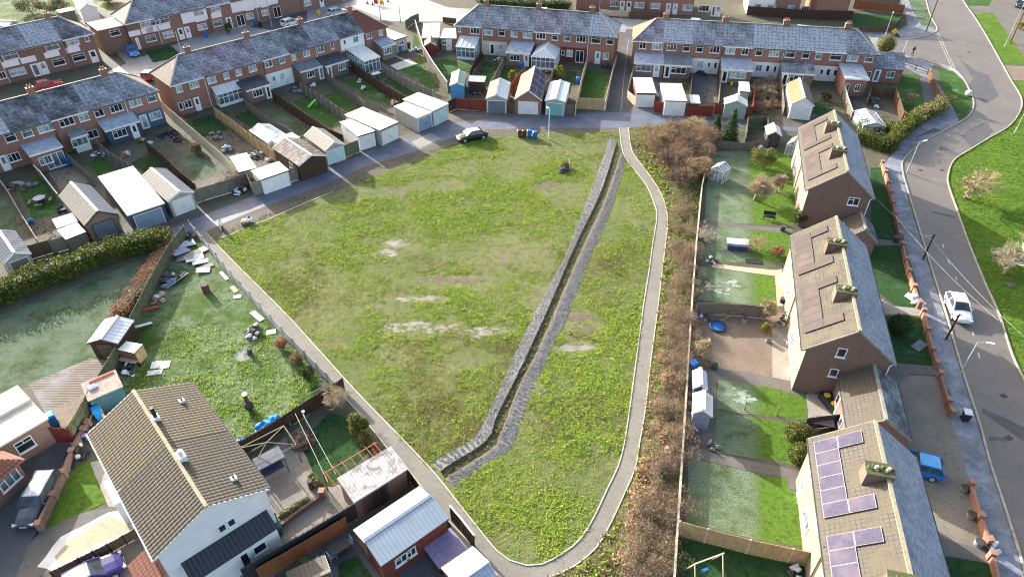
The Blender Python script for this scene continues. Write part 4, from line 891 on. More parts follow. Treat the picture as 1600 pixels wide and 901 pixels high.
def terrace(rowname, A, B, n, labels, roofs, wins, he=5.1, hr=7.7, D=7.2, hips=(1, 1), wall='brick_red', back='tile_lit', chim=(), ext=(), lower={}, upper={}, extra=None, backwall=None, hip_mats=(None, None), group='terraced houses', z_wins=True, hipi=3.4):
    """one house after another; A,B: photo points of the eaves ends"""
    fr = Fr(P(*A, he), P(*B, he)); w = fr.L / n; houses = []
    for i in range(n):
        t = T('terraced_house', labels[i], 'house', fr.sub(i * w), fr.rz, group); houses.append(t)
        wl = wall[i] if isinstance(wall, list) else wall
        mb = MB(); x0, x1 = .002, w - .002
        zl = 2.55 if i in lower else 0; zu = 2.75 if i in upper else he
        if i in lower: mb.box(x0, -.03, 0, x1, .2, zl, lower[i])
        mb.face([(x0, 0, zl), (x1, 0, zl), (x1, 0, zu), (x0, 0, zu)], wl)
        if i in upper: mb.box(x0, -.05, zu, x1, .2, he - .02, upper[i])
        mb.face([(x1, D, 0), (x0, D, 0), (x0, D, he), (x1, D, he)], wl)
        mb.face([(x0, D, 0), (x0, 0, 0), (x0, 0, he), (x0, D, he)], wl); mb.face([(x1, 0, 0), (x1, D, 0), (x1, D, he), (x1, 0, he)], wl)
        mb.build('wall', t)
        rb = MB(); ov = .3; k = (hr - he) / (D / 2); ze = he - ov * k; rf = roofs[i]
        hl = i == 0 and hips[0]; hrr = i == n - 1 and hips[1]
        xe0, xe1 = (-ov if i == 0 else 0), (w + ov if i == n - 1 else w)
        xr0, xr1 = (hipi if hl else xe0), (w - hipi if hrr else xe1)
        slope(rb, (xe0, -ov, ze), (xe1, -ov, ze), (xr0, D / 2, hr), (xr1, D / 2, hr), rf, .34, .03)
        slope(rb, (xe1, D + ov, ze), (xe0, D + ov, ze), (xr1, D / 2, hr), (xr0, D / 2, hr), back, .34, .03)
        if hl:
            slope(rb, (xe0, D + ov, ze), (xe0, -ov, ze), (xr0, D / 2, hr), (xr0 , D / 2 - .01, hr), hip_mats[0] or back, .34, .03)
            rb.bar((xe0, -ov, ze + .05), (xr0, D / 2, hr + .05), .2, .1, 'ridge_pale'); rb.bar((xe0, D + ov, ze + .05), (xr0, D / 2, hr + .05), .2, .1, 'ridge_tile')
        if hrr:
            slope(rb, (xe1, -ov, ze), (xe1, D + ov, ze), (xr1, D / 2 - .01, hr), (xr1, D / 2, hr), hip_mats[1] or back, .34, .03)
            rb.bar((xe1, -ov, ze + .05), (xr1, D / 2, hr + .05), .2, .1, 'ridge_pale'); rb.bar((xe1, D + ov, ze + .05), (xr1, D / 2, hr + .05), .2, .1, 'ridge_tile')
        rb.bar((xr0, D / 2, hr + .05), (xr1, D / 2, hr + .05), .22, .12, 'ridge_tile')
        rb.bar((xe0, -ov - .05, ze), (xe1, -ov - .05, ze), .1, .12, 'gutter' if i % 3 else 'upvc'); rb.box(xe0, -ov + .02, ze - .14, xe1, -.004, ze - .1, 'upvc')
        rb.build('roof', t)
        if i % 2:
            dp = MB(); dp.tube([(.12, -.08, .1), (.12, -.08, he - .3), (.12, -.25, he - .12)], .05, 6, 'upvc' if i % 4 == 1 else 'gutter'); dp.build('drainpipe', t)
    for x in chim:
        i = min(n - 1, max(0, int(x))); chimney(houses[i], (x - i) * w, D / 2, hr)
    for r, items in wins.items():
        for it in items:
            cx, cy, pw, ph, kd, g = tuple(it) + (('w', None) if len(it) == 4 else (None,) if len(it) == 5 else ())
            yq = -.03
            ua, za = fr.wall(*q(r, cx - pw / 2, cy), yq); ub, _ = fr.wall(*q(r, cx + pw / 2, cy), yq)
            um, zm = fr.wall(*q(r, cx, cy), yq); i = min(n - 1, max(0, int(um / w)))
            ww = max(.45, abs(ub - ua) * .95)
            if rowname in ('A', 'B', 'C', 'D'): ww = max(.45, pw * .0235 * (1.0 if rowname in 'AB' else 1.12))
            hh = {'d': 2.05, 'D': 2.05, 'f': 2.1}.get(kd, 1.15 if ph > 34 or ww > .8 else .85)
            if kd in ('d', 'D', 'f'): zm = 1.1
            else: zm = 4.2 if zm > 2.9 else 1.55
            gm = g or rng.choice(GL); off = .052 if i in upper and zm > 3 else (.034 if i in lower and zm < 3 else 0)
            opening(houses[i], front(-off), um - i * w, zm, ww, hh, kd, gm)
    for e in ext:
        typ, r, fl, frt, hf, hb, rm, wm = e[:8]; ws = e[8] if len(e) > 8 else ()
        a = fr.loc(*q(r, *fl)); b = fr.loc(*q(r, *frt)); d = max(1.2, min(6, -(a.y + b.y) / 2)); xm = (a.x + b.x) / 2; i = min(n - 1, max(0, int(xm / w)))
        x0, x1 = a.x - i * w, b.x - i * w
        if typ == 'e':
            wl = []
            for (cx, cy, pw, kd, g) in ws:
                um, zm = fr.wall(*q(r, cx, cy), -d); ww = max(.45, pw * .0235)
                if rowname in 'EF': ua, _ = fr.wall(*q(r, cx - pw / 2, cy), -d); ub, _ = fr.wall(*q(r, cx + pw / 2, cy), -d); ww = abs(ub - ua)
                u = min(max(um - i * w, x0 + ww / 2 + .1), x1 - ww / 2 - .1)
                wl.append((u, 1.1 if kd in 'dDf' else 1.5, ww, 2.0 if kd in 'dDf' else 1.1, kd, g))
            flat_ext(houses[i], x0, x1, d, hf, hb, wm, rm, wl)
        else: conservatory(houses[i], x0, x1, d, hf, hb, rm, hip=(typ == 'h'), dwarf=.5 if wm else 0)
    return fr, w, houses
def roofframe(fl, frt, h): return Fr(P(*fl, h), P(*frt, h))
def hut(name, label, cat, fl, frt, bk, h, roof, wall, kind='flat', hr=None, door=None, doorw=.62, dm='upvc', bside='l', group=None, rise=.12, over=.12, roof2=None, ridge='ridge_pale', doorh=None, wins=()):
    """garage, shed or lean-to from three photo points of its roof edge at height h: front-left, front-right, back corner"""
    f = roofframe(fl, frt, h); b = f.loc(*bk, h); D = max(1.0, b.y); L = f.L
    t = T(name, label, cat, f.o, f.rz, group); o = over; mb = MB(); L_, D_ = L - o, D - o
    x0, x1, y0, y1 = o, L - o, o, D - o
    if kind == 'flat':
        hb = h + rise
        for pts in ([(x0, y0, 0), (x1, y0, 0), (x1, y0, h - .05), (x0, y0, h - .05)], [(x1, y1, 0), (x0, y1, 0), (x0, y1, hb - .06), (x1, y1, hb - .06)],
                    [(x0, y1, 0), (x0, y0, 0), (x0, y0, h - .05), (x0, y1, hb - .06)], [(x1, y0, 0), (x1, y1, 0), (x1, y1, hb - .06), (x1, y0, h - .05)]): mb.face(pts, wall)
        mb.build('wall', t); r = MB()
        r.add([(0, 0, h - .1), (L, 0, h - .1), (L, D, hb - .1), (0, D, hb - .1), (0, 0, h), (L, 0, h), (L, D, hb), (0, D, hb)], [(0, 3, 2, 1), (4, 5, 6, 7), (0, 1, 5, 4), (1, 2, 6, 5), (2, 3, 7, 6), (3, 0, 4, 7)], roof)
        r.bar((0, -.02, h - .06), (L, -.02, h - .06), .03, .16, 'upvc' if 'white' in roof else 'gutter'); r.build('roof', t)
    else:   # ridge runs front to back
        hr = hr or h + .9; xm = L / 2
        mb.face([(x0, y0, 0), (x1, y0, 0), (x1, y0, h), (xm, y0, hr - .05), (x0, y0, h)], wall); mb.face([(x1, y1, 0), (x0, y1, 0), (x0, y1, h), (xm, y1, hr - .05), (x1, y1, h)], wall)
        mb.face([(x0, y1, 0), (x0, y0, 0), (x0, y0, h), (x0, y1, h)], wall); mb.face([(x1, y0, 0), (x1, y1, 0), (x1, y1, h), (x1, y0, h)], wall)
        mb.build('wall', t); r = MB(); k = (hr - h) / (L / 2)
        for s_, xe, mm in ((0, -.02, roof), (1, L + .02, roof2 or roof)):
            a, b2 = ((xe, D, h - .02), (xe, 0, h - .02)) if s_ == 0 else ((xe, 0, h - .02), (xe, D, h - .02))
            c, d2 = ((xm, D, hr), (xm, 0, hr)) if s_ == 0 else ((xm, 0, hr), (xm, D, hr))
            slope(r, a, b2, c, d2, mm, 1.2, .03, rib=.3 if 'corrug' in mm else 0, amp=.05)
            r.quad((a[0], a[1], a[2] - .06), (b2[0], b2[1], b2[2] - .06), (d2[0], d2[1], d2[2] - .06), (c[0], c[1], c[2] - .06), mm)
            r.bar((xe, -.02, h - .06), (xm, -.02, hr - .05), .04, .16, dm if 'wood' not in dm else 'wood_dark')
        r.bar((xm, 0, hr + .03), (xm, D, hr + .03), .3, .08, ridge); r.build('roof', t)
    if door:
        dh = doorh or min(2.0, h - .25); w = L * doorw; c = L / 2; d_ = MB(); Mf = front(y0)
        mbox(d_, Mf, c - w / 2, c + w / 2, .01, .05, .04, dh, door)
        for e0, e1 in ((c - w / 2 - .08, c - w / 2 - .002), (c + w / 2 + .002, c + w / 2 + .08)): mbox(d_, Mf, e0, e1, .004, .07, .02, dh + .08, dm)
        mbox(d_, Mf, c - w / 2, c + w / 2, .004, .07, dh + .003, dh + .08, dm)
        do = d_.build('door', t); hm = MB(); mbox(hm, Mf, c - .06, c + .06, .05, .1, dh * .45, dh * .45 + .06, 'gutter'); hm.build('handle', do)
    for (sd, u, z, w, hh) in wins:
        Mf = {'f': front(y0), 'r': xside(x1, 1), 'l': xside(x0, -1)}[sd]; opening(t, Mf, u * (L if sd == 'f' else D), z, w, hh, 'w', 'glass_dark')
    return t, f, L, D
# ---------------------------------------------------------------- terraces
W = 'w'
# row beside the alley, rear elevation towards the field
frE, wE, hE = terrace('E', (712, 38), (962, 57), 6,
    ['end terraced house with lean-to white conservatory and hipped frosted roof', 'terraced house with cream rendered ground floor beside the white conservatory', 'terraced house with a single-storey brick extension and blue bin outside',
     'terraced house with the hip-roofed white conservatory', 'terraced house with red painted ground floor and white french doors', 'end terraced house beside the alley with cream patch round its pale back door'],
    ['tile_frost', 'tile_frost', 'tile_frost', 'tile_frost_red', 'tile_frost', 'tile_frost_white'],
    {'D': [(142, 172, 18, 30), (232, 183, 55, 38), (311, 188, 55, 38, 't'), (390, 197, 38, 38, 't'), (462, 203, 40, 40, W, 'glass_pale'), (541, 209, 58, 40, W, 'glass_pale'), (620, 215, 58, 40), (702, 219, 38, 35, 't'), (774, 225, 40, 35, 't'),
           (856, 234, 58, 40), (941, 240, 58, 40, 't'), (1025, 247, 42, 38, 't'), (335, 290, 30, 70, 'D'), (380, 280, 32, 38), (788, 315, 38, 35), (847, 335, 50, 75, 'f'), (748, 317, 20, 30), (952, 340, 30, 70, 'd', 'glass_teal'), (1000, 330, 36, 32, W, 'glass_pale')]},
    wall='brick_red', chim=(1.0, 3.02, 5.0), hips=(1, 1), hip_mats=('tile_lit', 'tile_frost_white'), lower={1: 'render_cream', 4: 'paint_red'},
    ext=[('c', 'D', (125, 352), (235, 350), 2.2, 3.1, 'poly_roof', 1), ('e', 'D', (418, 385), (552, 392), 2.3, 2.9, 'felt_frost', 'brick_brown', [(468, 333, 60, W, 'glass_dark'), (540, 340, 28, 'd', 'glass_mid')]),
         ('h', 'D', (562, 410), (700, 414), 2.2, 3.3, 'poly_roof', 1)])
# row right of the alley
frF, wF, hF = terrace('F', (990, 62), (1373, 84), 8,
    ['end terraced house beside the alley with an orange tiled hip on its roof', 'terraced house with a mottled dark and white lean-to roof, next to the orange hip', 'terraced house with white rendered ground floor and patchy dark frosted roof',
     'terraced house with grey lean-to extension and white corner door behind the pale shed', 'terraced house with white rendered ground floor above the overgrown garden', 'terraced house with dark tiled lean-to behind the orange roofed garage', 'terraced house with white rendered wall next to the end house extension', 'end terraced house with flat-roofed brick extension and tiled side wing'],
    ['tile_frost_red', 'tile_frost_white', 'tile_frost', 'tile_frost', 'tile_frost_white', 'tile_frost_white', 'tile_frost_white', 'tile_frost'],
    {'E': [(167, 262, 42, 40), (250, 268, 60, 40), (337, 275, 60, 40), (423, 283, 42, 38, 't'), (500, 287, 42, 38, 't'), (588, 293, 60, 40), (680, 299, 60, 40), (766, 307, 42, 40), (847, 313, 42, 40, 't'), (936, 319, 62, 42, W, 'glass_pale'), (1030, 325, 62, 42, 't'), (1121, 332, 46, 40, 't'), (1195, 340, 38, 38, 't'),
           (505, 375, 38, 30), (555, 378, 15, 25), (590, 395, 28, 65, 'd'), (846, 402, 40, 32), (898, 405, 22, 35), (940, 410, 28, 65, 'd')],
     'F': [(95, 345, 72, 40, 't'), (192, 352, 72, 38, W, 'glass_pale'), (288, 358, 52, 40, 't'), (12, 430, 20, 28), (50, 432, 25, 35), (85, 455, 30, 70, 'd'), (285, 448, 32, 40)]},
    wall='brick_red', chim=(1.02, 3.02, 5.02, 7.0), hips=(1, 1), hip_mats=('tile_orange', 'tile_lit'), lower={2: 'render_white', 4: 'render_white', 6: 'render_white'},
    ext=[('e', 'E', (110, 446), (278, 456), 2.3, 2.9, 'felt_frost', 'brick_brown', [(172, 393, 90, W, 'glass_mid'), (246, 412, 32, 'd', 'glass_pale')]),
         ('e', 'E', (284, 456), (438, 470), 2.3, 2.9, 'felt_grey', 'brick_brown', [(300, 418, 32, 'D', 'glass_dark'), (377, 406, 90, W, 'glass_dark')]),
         ('e', 'E', (618, 487), (790, 494), 2.3, 2.9, 'felt_frost', 'brick_brown', [(642, 445, 34, 'D', 'glass_dark'), (725, 435, 95, W, 'glass_pale')]),
         ('e', 'E', (968, 508), (1148, 516), 2.3, 3.0, 'tile_frost_thin', 'brick_brown', [(988, 455, 34, 'D', 'glass_dark'), (1065, 458, 80, W, 'glass_dark')]),
         ('e', 'F', (128, 566), (255, 572), 2.9, 3.1, 'felt_frost', 'brick_red', [(163, 503, 30, W, 'glass_dark'), (226, 507, 30, W, 'glass_dark')])])
# tiled side wing of the last house
e = hF[7]; mb = MB(); x0, x1, y0, y1 = wF + .02, wF + 5.0, .9, 6.2
mb.face([(x0, y0, 0), (x1, y0, 0), (x1, y0, 2.5), (x0, y0, 2.5)], 'brick_red'); mb.face([(x1, y1, 0), (x0, y1, 0), (x0, y1, 2.5), (x1, y1, 2.5)], 'brick_red')
mb.face([(x1, y0, 0), (x1, y1, 0), (x1, y1, 2.5), (x1, (y0 + y1) / 2, 4.2), (x1, y0, 2.5)], 'brick_red'); wg = mb.build('side_wing', e)
rb = MB(); slope(rb, (x0, y0 - .25, 2.4), (x1 + .2, y0 - .25, 2.4), (x0, 3.55, 4.3), (x1 + .2, 3.55, 4.3), 'tile_frost'); slope(rb, (x1 + .2, y1 + .25, 2.4), (x0, y1 + .25, 2.4), (x1 + .2, 3.55, 4.3), (x0, 3.55, 4.3), 'tile_lit'); rb.build('roof', wg)
opening(wg, front(y0), x0 + 1.1, 1.1, .9, 2.05, 'D', 'glass_mid', flat=True); opening(wg, front(y0), x0 + 3.2, 1.5, 1.2, 1.1, W, 'glass_mid', flat=True)

# long row on the left, rear elevation towards the field
frB, wB, hB = terrace('B', (266.6, 132), (603, 40), 8,
    ['end terraced house with a pale hip and small lawn behind the cream fence', 'terraced house with the glazed lean-to conservatory', 'terraced house with brick extension under a dark frosted roof', 'terraced house with white rendered ground floor beside the brown fence',
     'terraced house with a grey lean-to and white back door', 'terraced house with dark lean-to roof next to the white panelled house', 'terraced house with white panelled upper floor and teal window', 'end terraced house with reddish roof and big lean-to window'],
    ['tile_frost', 'tile_frost_red', 'tile_frost_red', 'tile_frost', 'tile_frost_thin', 'tile_frost', 'tile_frost_thin', 'tile_red'],
    {'B': [(148, 517, 40, 32, 't'), (238, 498, 60, 48, W, 'glass_pale'), (341, 470, 58, 48, W, 'glass_pale'), (425, 441, 38, 40, W, 'glass_pale'), (498, 424, 42, 42), (580, 400, 55, 48, W, 'glass_pale'), (674, 374, 55, 48), (752, 352, 38, 42, W, 'glass_teal'), (820, 331, 34, 42), (895, 307, 50, 45), (980, 285, 50, 42), (1046, 260, 26, 38), (1118, 238, 18, 24),
           (158, 620, 24, 40), (200, 605, 48, 42), (258, 608, 32, 75, 'd'), (705, 460, 22, 30), (750, 437, 34, 40)],
     'C': [(208, 225, 46, 38, W, 'glass_teal'), (288, 202, 48, 45), (355, 183, 36, 40)]},
    wall='brick_red', chim=(1.02, 3.0, 5.0, 7.0), hips=(1, 1), hip_mats=('tile_lit', 'tile_red'), lower={3: 'render_white'}, upper={6: 'render_white'},
    ext=[('c', 'B', (392, 630), (538, 592), 2.1, 3.0, 'poly_roof', 1), ('e', 'B', (560, 612), (704, 578), 2.3, 2.8, 'felt_dark', 'brick_brown', [(608, 537, 70, W, 'glass_dark'), (682, 540, 32, 'D', 'glass_dark')]),
         ('e', 'B', (872, 498), (1010, 465), 2.3, 2.9, 'felt_grey', 'brick_brown', [(922, 437, 60, W, 'glass_dark'), (989, 443, 32, 'D', 'glass_mid')]),
         ('e', 'B', (1015, 465), (1155, 432), 2.3, 2.9, 'felt_dark', 'brick_brown', [(1035, 430, 32, 'D', 'glass_mid'), (1102, 385, 62, W, 'glass_mid')]),
         ('c', 'C', (262, 432), (364, 412), 2.2, 3.0, 'felt_white', 0), ('e', 'C', (362, 352), (458, 338), 2.4, 3.0, 'felt_frost', 'brick_buff', [(398, 297, 72, W, 'glass_mid')])])

# near left row
fa = Fr(P(-120, 280, 5.1), P(243.8, 141, 5.1)); fa0 = Fr(P(0, 208, 5.1), P(243.8, 141, 5.1))
d = Vector((math.cos(fa0.rz), math.sin(fa0.rz), 0)); B_ = P(243.8, 141, 5.1); A_ = B_ - d * 4.8 * 6
def unproj(p):
    d_ = p - Vector((0, 0, H)); dep = d_.y * cT - d_.z * sT; return (800 + F * d_.x / dep, 450.5 - F * (d_.y * sT + d_.z * cT) / dep)
frA, wA, hA = terrace('A', unproj(A_), (243.8, 141), 6,
    ['red brick terraced house at the left edge of the row near the lawn', 'red brick terraced house with white back door, left of the flat-roofed extension', 'terraced house with a large flat-roofed brick extension and sliding doors', 'terraced house with small lean-to, beside the navy extension',
     'terraced house with navy painted extension under a frosted roof', 'end terraced house with its ground floor painted slate blue'],
    ['tile_frost', 'tile_frost_white', 'tile_frost_thin', 'tile_frost_thin', 'tile_frost', 'tile_frost'],
    {'A': [(887, 572, 55, 48, 't'), (793, 598, 72, 55, W, 'glass_pale'), (680, 628, 72, 55), (578, 655, 52, 45), (490, 685, 55, 50), (390, 713, 80, 55), (267, 748, 85, 60, W, 'glass_pale'), (158, 777, 55, 45, 't'), (58, 800, 55, 40, 't'), (905, 662, 72, 45), (843, 703, 40, 75, 'D'), (525, 770, 80, 50)],
     'G': [(75, 155, 60, 50), (28, 205, 34, 75, 'd')]},
    wall='brick_red', chim=(2.98, 4.95), hips=(0, 1), hip_mats=(None, 'tile_lit'), lower={5: 'render_blue'},
    ext=[('e', 'A', (652, 856), (848, 804), 2.4, 3.0, 'felt_frost', 'render_navy', [(700, 775, 80, W, 'glass_dark'), (800, 790, 34, 'd', 'glass_dark')]), ('e', 'A', (432, 872), (520, 850), 2.3, 2.8, 'felt_grey', 'render_white', [(460, 830, 90, W, 'glass_mid')]),
         ('e', 'G', (226, 264), (408, 214), 2.6, 2.8, 'felt_frost', 'brick_red', [(268, 185, 70, W, 'glass_mid'), (350, 185, 100, 'f', 'glass_mid')])])

# far rows, street fronts
def bays(houses, w, fr, r, items, he=5.1):
    """white panel under each upper window, with white strips on the wall"""
    for (cx, cy, pw) in items:
        u, z = fr.wall(*q(r, cx, cy), 0); i = min(len(houses) - 1, max(0, int(u / w)))
        mb = MB(); Mf = front(0); ww = pw * .0265
        mbox(mb, Mf, u - i * w - ww / 2 - .1, u - i * w + ww / 2 + .1, .003, .03, 2.55, 3.5, 'render_white'); mb.build('wall_panel', houses[i])
fcC = Fr(P(0, 82, 5.1), P(143.8, 50.6, 5.1)); d = Vector((math.cos(fcC.rz), math.sin(fcC.rz), 0)); B_ = P(143.8, 50.6, 5.1); A_ = B_ - d * 5.0 * 4
frC, wC, hC = terrace('C', unproj(A_), (143.8, 50.6), 4,
    ['brick terraced house at the far left edge of the street', 'terraced house with cream panels and a dark porch roof facing the street', 'terraced house with plain frost white roof and two white doors', 'end terraced house with white bay panels beside the driveway'],
    ['tile_frost', 'tile_frost', 'tile_frost_white', 'tile_frost_thin'],
    {'A': [(62, 333, 88, 50, 't'), (305, 275, 80, 50, 't'), (427, 250, 76, 50, 't'), (105, 425, 90, 55, 't'), (340, 352, 75, 45, 't'), (462, 333, 78, 52, 't'), (215, 420, 40, 70, 'D'), (258, 402, 40, 75, 'd'), (548, 325, 40, 75, 'd'), (5, 440, 50, 50), (510, 230, 26, 34)]},
    wall='brick_brown', chim=(1.0, 2.98), hips=(0, 1), hip_mats=(None, 'tile_lit'))
bays(hC, wC, frC, 'A', [(62, 370, 85), (305, 320, 80), (427, 290, 76), (155, 325, 80)])
fdD = Fr(P(196, 36, 5.1), P(500, -28, 5.1)); d = Vector((math.cos(fdD.rz), math.sin(fdD.rz), 0)); A_ = P(196, 36, 5.1); B_ = A_ + d * 4.95 * 9
frD, wD, hD = terrace('D', (196, 36), unproj(B_), 9,
    ['end terraced house with white front door beside the blue car', 'terraced house with white bays facing the street, left of the arched porch', 'terraced house with white upper floor and brown arched porch', 'terraced house with white bays and a blue bin in front', 'terraced house with pale bays left of the wide white porch', 'terraced house with wide white porch and round bush in front', 'terraced house with white bays behind the far hedge', 'terraced house with glazed double porch on the far street', 'terraced house at the far end of the white-fronted row'],
    ['tile_frost', 'tile_frost', 'tile_frost', 'tile_frost', 'tile_frost_thin', 'tile_frost', 'tile_frost', 'tile_frost', 'tile_frost'],
    {'A': [(852, 140, 72, 48, 't'), (885, 225, 72, 50, 't')],
     'B': [(10, 130, 70, 48, 't', 'glass_mid'), (60, 118, 75, 45, 't', 'glass_mid'), (260, 65, 75, 48, 't', 'glass_pale'), (360, 40, 70, 45, 't', 'glass_pale'), (85, 200, 75, 50, 't', 'glass_pale'), (283, 148, 70, 50, 't'), (375, 125, 70, 45, 't'), (560, 75, 60, 45, 't', 'glass_pale'), (650, 55, 60, 45, 't', 'glass_pale'), (158, 185, 34, 70, 'd'), (198, 178, 34, 70, 'd'), (440, 115, 38, 70, 'd'), (505, 95, 60, 70, 'f'), (720, 45, 60, 75, 'f'), (900, 0, 60, 40, 't'), (985, 5, 34, 60, 'd')],
     'Z': [(216, 68, 12, 18, 'd')]},
    wall='brick_brown', chim=(2.0, 4.0, 6.0), hips=(1, 0), hip_mats=('tile_lit', None), upper={2: 'render_white', 4: 'render_white', 5: 'render_white'})
bays(hD, wD, frD, 'B', [(62, 155, 75), (275, 105, 75), (365, 80, 70), (560, 40, 60), (650, 20, 60), (-10, 175, 70)])
bays(hD, wD, frD, 'A', [(865, 185, 72), (780, 170, 70)])
# brick wing with white flat roof at the end of that row
t = hD[0]; mb = MB(); mb.box(-4.6, 1.2, 0, -.02, 6.8, 4.4, 'brick_brown'); wg = mb.build('side_wing', t)
mb = MB(); mb.box(-4.75, 1.0, 4.4, -.05, 6.9, 4.55, 'felt_white'); mb.build('roof', wg); opening(wg, front(1.2), -2.0, 3.5, 1.7, 1.1, 't', 'glass_dark', flat=True)

# rows beyond the street, only their lower fronts in view
base = Fr(P(900, 15), P(1128, 27)); d = Vector((math.cos(base.rz), math.sin(base.rz), 0))
A_ = base.o + Vector((0, 0, 5.1)); B_ = A_ + d * 4.9 * 5
frG, wG, hG = terrace('G', unproj(A_), unproj(B_), 5,
    ['far red brick house front behind the tan fence', 'far red brick house front with white door behind the lamp post', 'far red brick house front left of the paired white doors', 'far red brick house front right of the paired white doors', 'far red brick end house with white porch by the lane'],
    ['tile_frost'] * 5,
    {'E': [(0, 10, 50, 40), (48, 10, 25, 60, 'd'), (88, 5, 25, 50, 'd'), (150, 0, 60, 40), (245, 5, 60, 40, W, 'glass_pale'), (320, 20, 25, 60, 'd'), (360, 25, 25, 60, 'd'), (435, 12, 62, 44, W, 'glass_pale'), (530, 20, 62, 44), (585, 45, 22, 60, 'D'), (612, 45, 30, 60, 'd')]},
    wall='brick_red', hips=(0, 1), D=7)
base = Fr(P(1166, 22), P(1246, 26)); d = Vector((math.cos(base.rz), math.sin(base.rz), 0)); A_ = base.o + Vector((0, 0, 5.1))
frI, wI, hI = terrace('I', unproj(A_), unproj(A_ + d * 5.2 * 2), 2, ['far white rendered house behind the dark fence with bins in its yard', 'far brick house next to the white rendered one behind the dark fence'], ['tile_frost', 'tile_lit'],
    {'E': [(920, 38, 46, 24, W, 'glass_mid'), (920, 70, 46, 24), (845, 20, 40, 40), (1120, 48, 50, 40), (1040, 30, 40, 40)]}, wall=['render_white', 'brick_brown'], hips=(0, 0), D=7)
base = Fr(P(1272, 30), P(1330, 32)); d = Vector((math.cos(base.rz), math.sin(base.rz), 0)); A_ = base.o + Vector((0, 0, 5.1))
frJ, wJ, hJ = terrace('J', unproj(A_), unproj(A_ + d * 6.2), 1, ['far brick house with a blank red gable wall beside the corner garden'], ['tile_lit'], {}, wall='brick_red', hips=(0, 0), D=9)
# ---------------------------------------------------------------- semi-detached pairs on the right, solar panels on the garden side
def semis(A, B, L, label, D=6.7, he=5.2, hr=7.9, arrays=(), chim=(), gable_wins=(), rear=(), wall='brick_buff', gwall='brick_purple', cell='solar_brown'):
    fr = Fr(P(*A, he), P(*B, he)); t = T('semi_detached_house', label, 'house', fr.o, fr.rz, 'semi-detached houses with solar panels')
    mb = MB(); mb.face([(0, 0, 0), (L, 0, 0), (L, 0, he), (0, 0, he)], wall); mb.face([(L, D, 0), (0, D, 0), (0, D, he), (L, D, he)], gwall)
    mb.face([(L, 0, 0), (L, D, 0), (L, D, he), (L, D / 2, hr - .04), (L, 0, he)], gwall); mb.face([(0, D, 0), (0, 0, 0), (0, 0, he), (0, D / 2, hr - .04), (0, D, he)], gwall)
    mb.build('wall', t)
    gable_roof(t, L, D, he, hr, 'tile_lichen', 'tile_frost_deep', .35, .12, .3, ridge='ridge_moss', verge='ridge_tile')
    k = (hr - he) / (D / 2); nl = math.hypot(k, 1); n = Vector((0, -k, 1)) / nl; up = Vector((0, 1, k)) / nl
    def sp(u, v, h): p = Vector((u, -.35, he - .35 * k)) + up * v + n * h; return p
    for (u0, col2) in arrays:          # six panels along the eaves, two more towards the ridge
        for j, (a, v) in enumerate([(i, 0) for i in range(6)] + [(0, 1), (5, 1)]):
            m = MB(); pw, ph = 1.04, 1.66; x0 = u0 + a * (pw + .02); v0 = .42 + v * (ph + .02)
            c = [sp(x0, v0, .13), sp(x0 + pw, v0, .13), sp(x0 + pw, v0 + ph, .13), sp(x0, v0 + ph, .13)]; dn = n * .05
            m.add([p - dn for p in c] + c, [(0, 3, 2, 1), (0, 1, 5, 4), (1, 2, 6, 5), (2, 3, 7, 6), (3, 0, 4, 7)], 'gutter' if cell == 'solar_brown' else 'panel_frame')
            m.add([p.lerp(sum(c, Vector()) / 4, .035) + n * .003 for p in c], [(0, 1, 2, 3)], cell); m.add([c[0], c[1], c[2], c[3]], [(0, 1, 2, 3)], 'gutter' if cell == 'solar_brown' else 'panel_frame')
            m.build('solar_panel', t)
    for x in chim:
        m = MB(); m.box(x - .5, D / 2 - 1.35, hr - 1.5, x + .5, D / 2 + .35, hr + .22, 'brick_purple', 'leaf_dull'); m.box(x - .55, D / 2 - 1.4, hr + .222, x + .55, D / 2 + .4, hr + .3, 'brick_purple', 'leaf_dull'); [m.blob((x + .2 * math.sin(j * 2.3), D / 2 - 1.2 + j * .18, hr + .3), .15, .14, .09, 'leaf_dull', j, .4, 8, 5) for j in range(9)]
        o = m.build('chimney', t)
        for dy in (-.75, .0):
            mp = MB(); mp.tube([(x, D / 2 + dy, hr + .3), (x, D / 2 + dy, hr + .55)], [.13, .1], 8, 'felt_cream'); mp.build('chimney_pot', o)
    for (px_, py_, w, h) in gable_wins: y, z = fr.side(px_, py_, L); print('gable window', round(y, 2), round(z, 2)); opening(t, xside(L, 1), y, z, w, h, 'w' if w > 1 else 'x', 'glass_dark')
    for (u, z, w, h, kd) in rear: opening(t, front(0), u, z, w, h, kd, 'glass_mid')
    for u in (L * .5,):
        dp = MB(); dp.tube([(u, -.08, .1), (u, -.08, he - .3), (u, -.3, he - .15)], .055, 6, 'gutter'); dp.build('drainpipe', t)
    dp = MB(); dp.tube([(L + .08, D - .1, .1), (L + .08, D - .1, he - .5), (L - .1, D + .25, he - .25)], .055, 6, 'upvc'); dp.build('drainpipe', t)
    return t, fr
RW = [(2.2, 4.1, 1.5, 1.1, 'w'), (6.3, 4.1, 1.5, 1.1, 'w'), (10.4, 4.1, 1.5, 1.1, 'w'), (14.3, 4.1, 1.5, 1.1, 'w'), (1.6, 1.1, .9, 2.05, 'd'), (4.5, 1.5, 1.8, 1.2, 'w'), (12, 1.5, 1.8, 1.2, 'w'), (15.2, 1.1, .9, 2.05, 'd')]
s1, fs1 = semis((1251.8, 198.6), (1265, 297), 16.4, 'semi-detached pair with brown solar panels, farthest along the road by the big hedge', arrays=[(.7, 0), (8.4, 0)], chim=(4.6, 11.6), gable_wins=[(1333.6, 314.5, 1.2, 1.0)], rear=RW[:6])
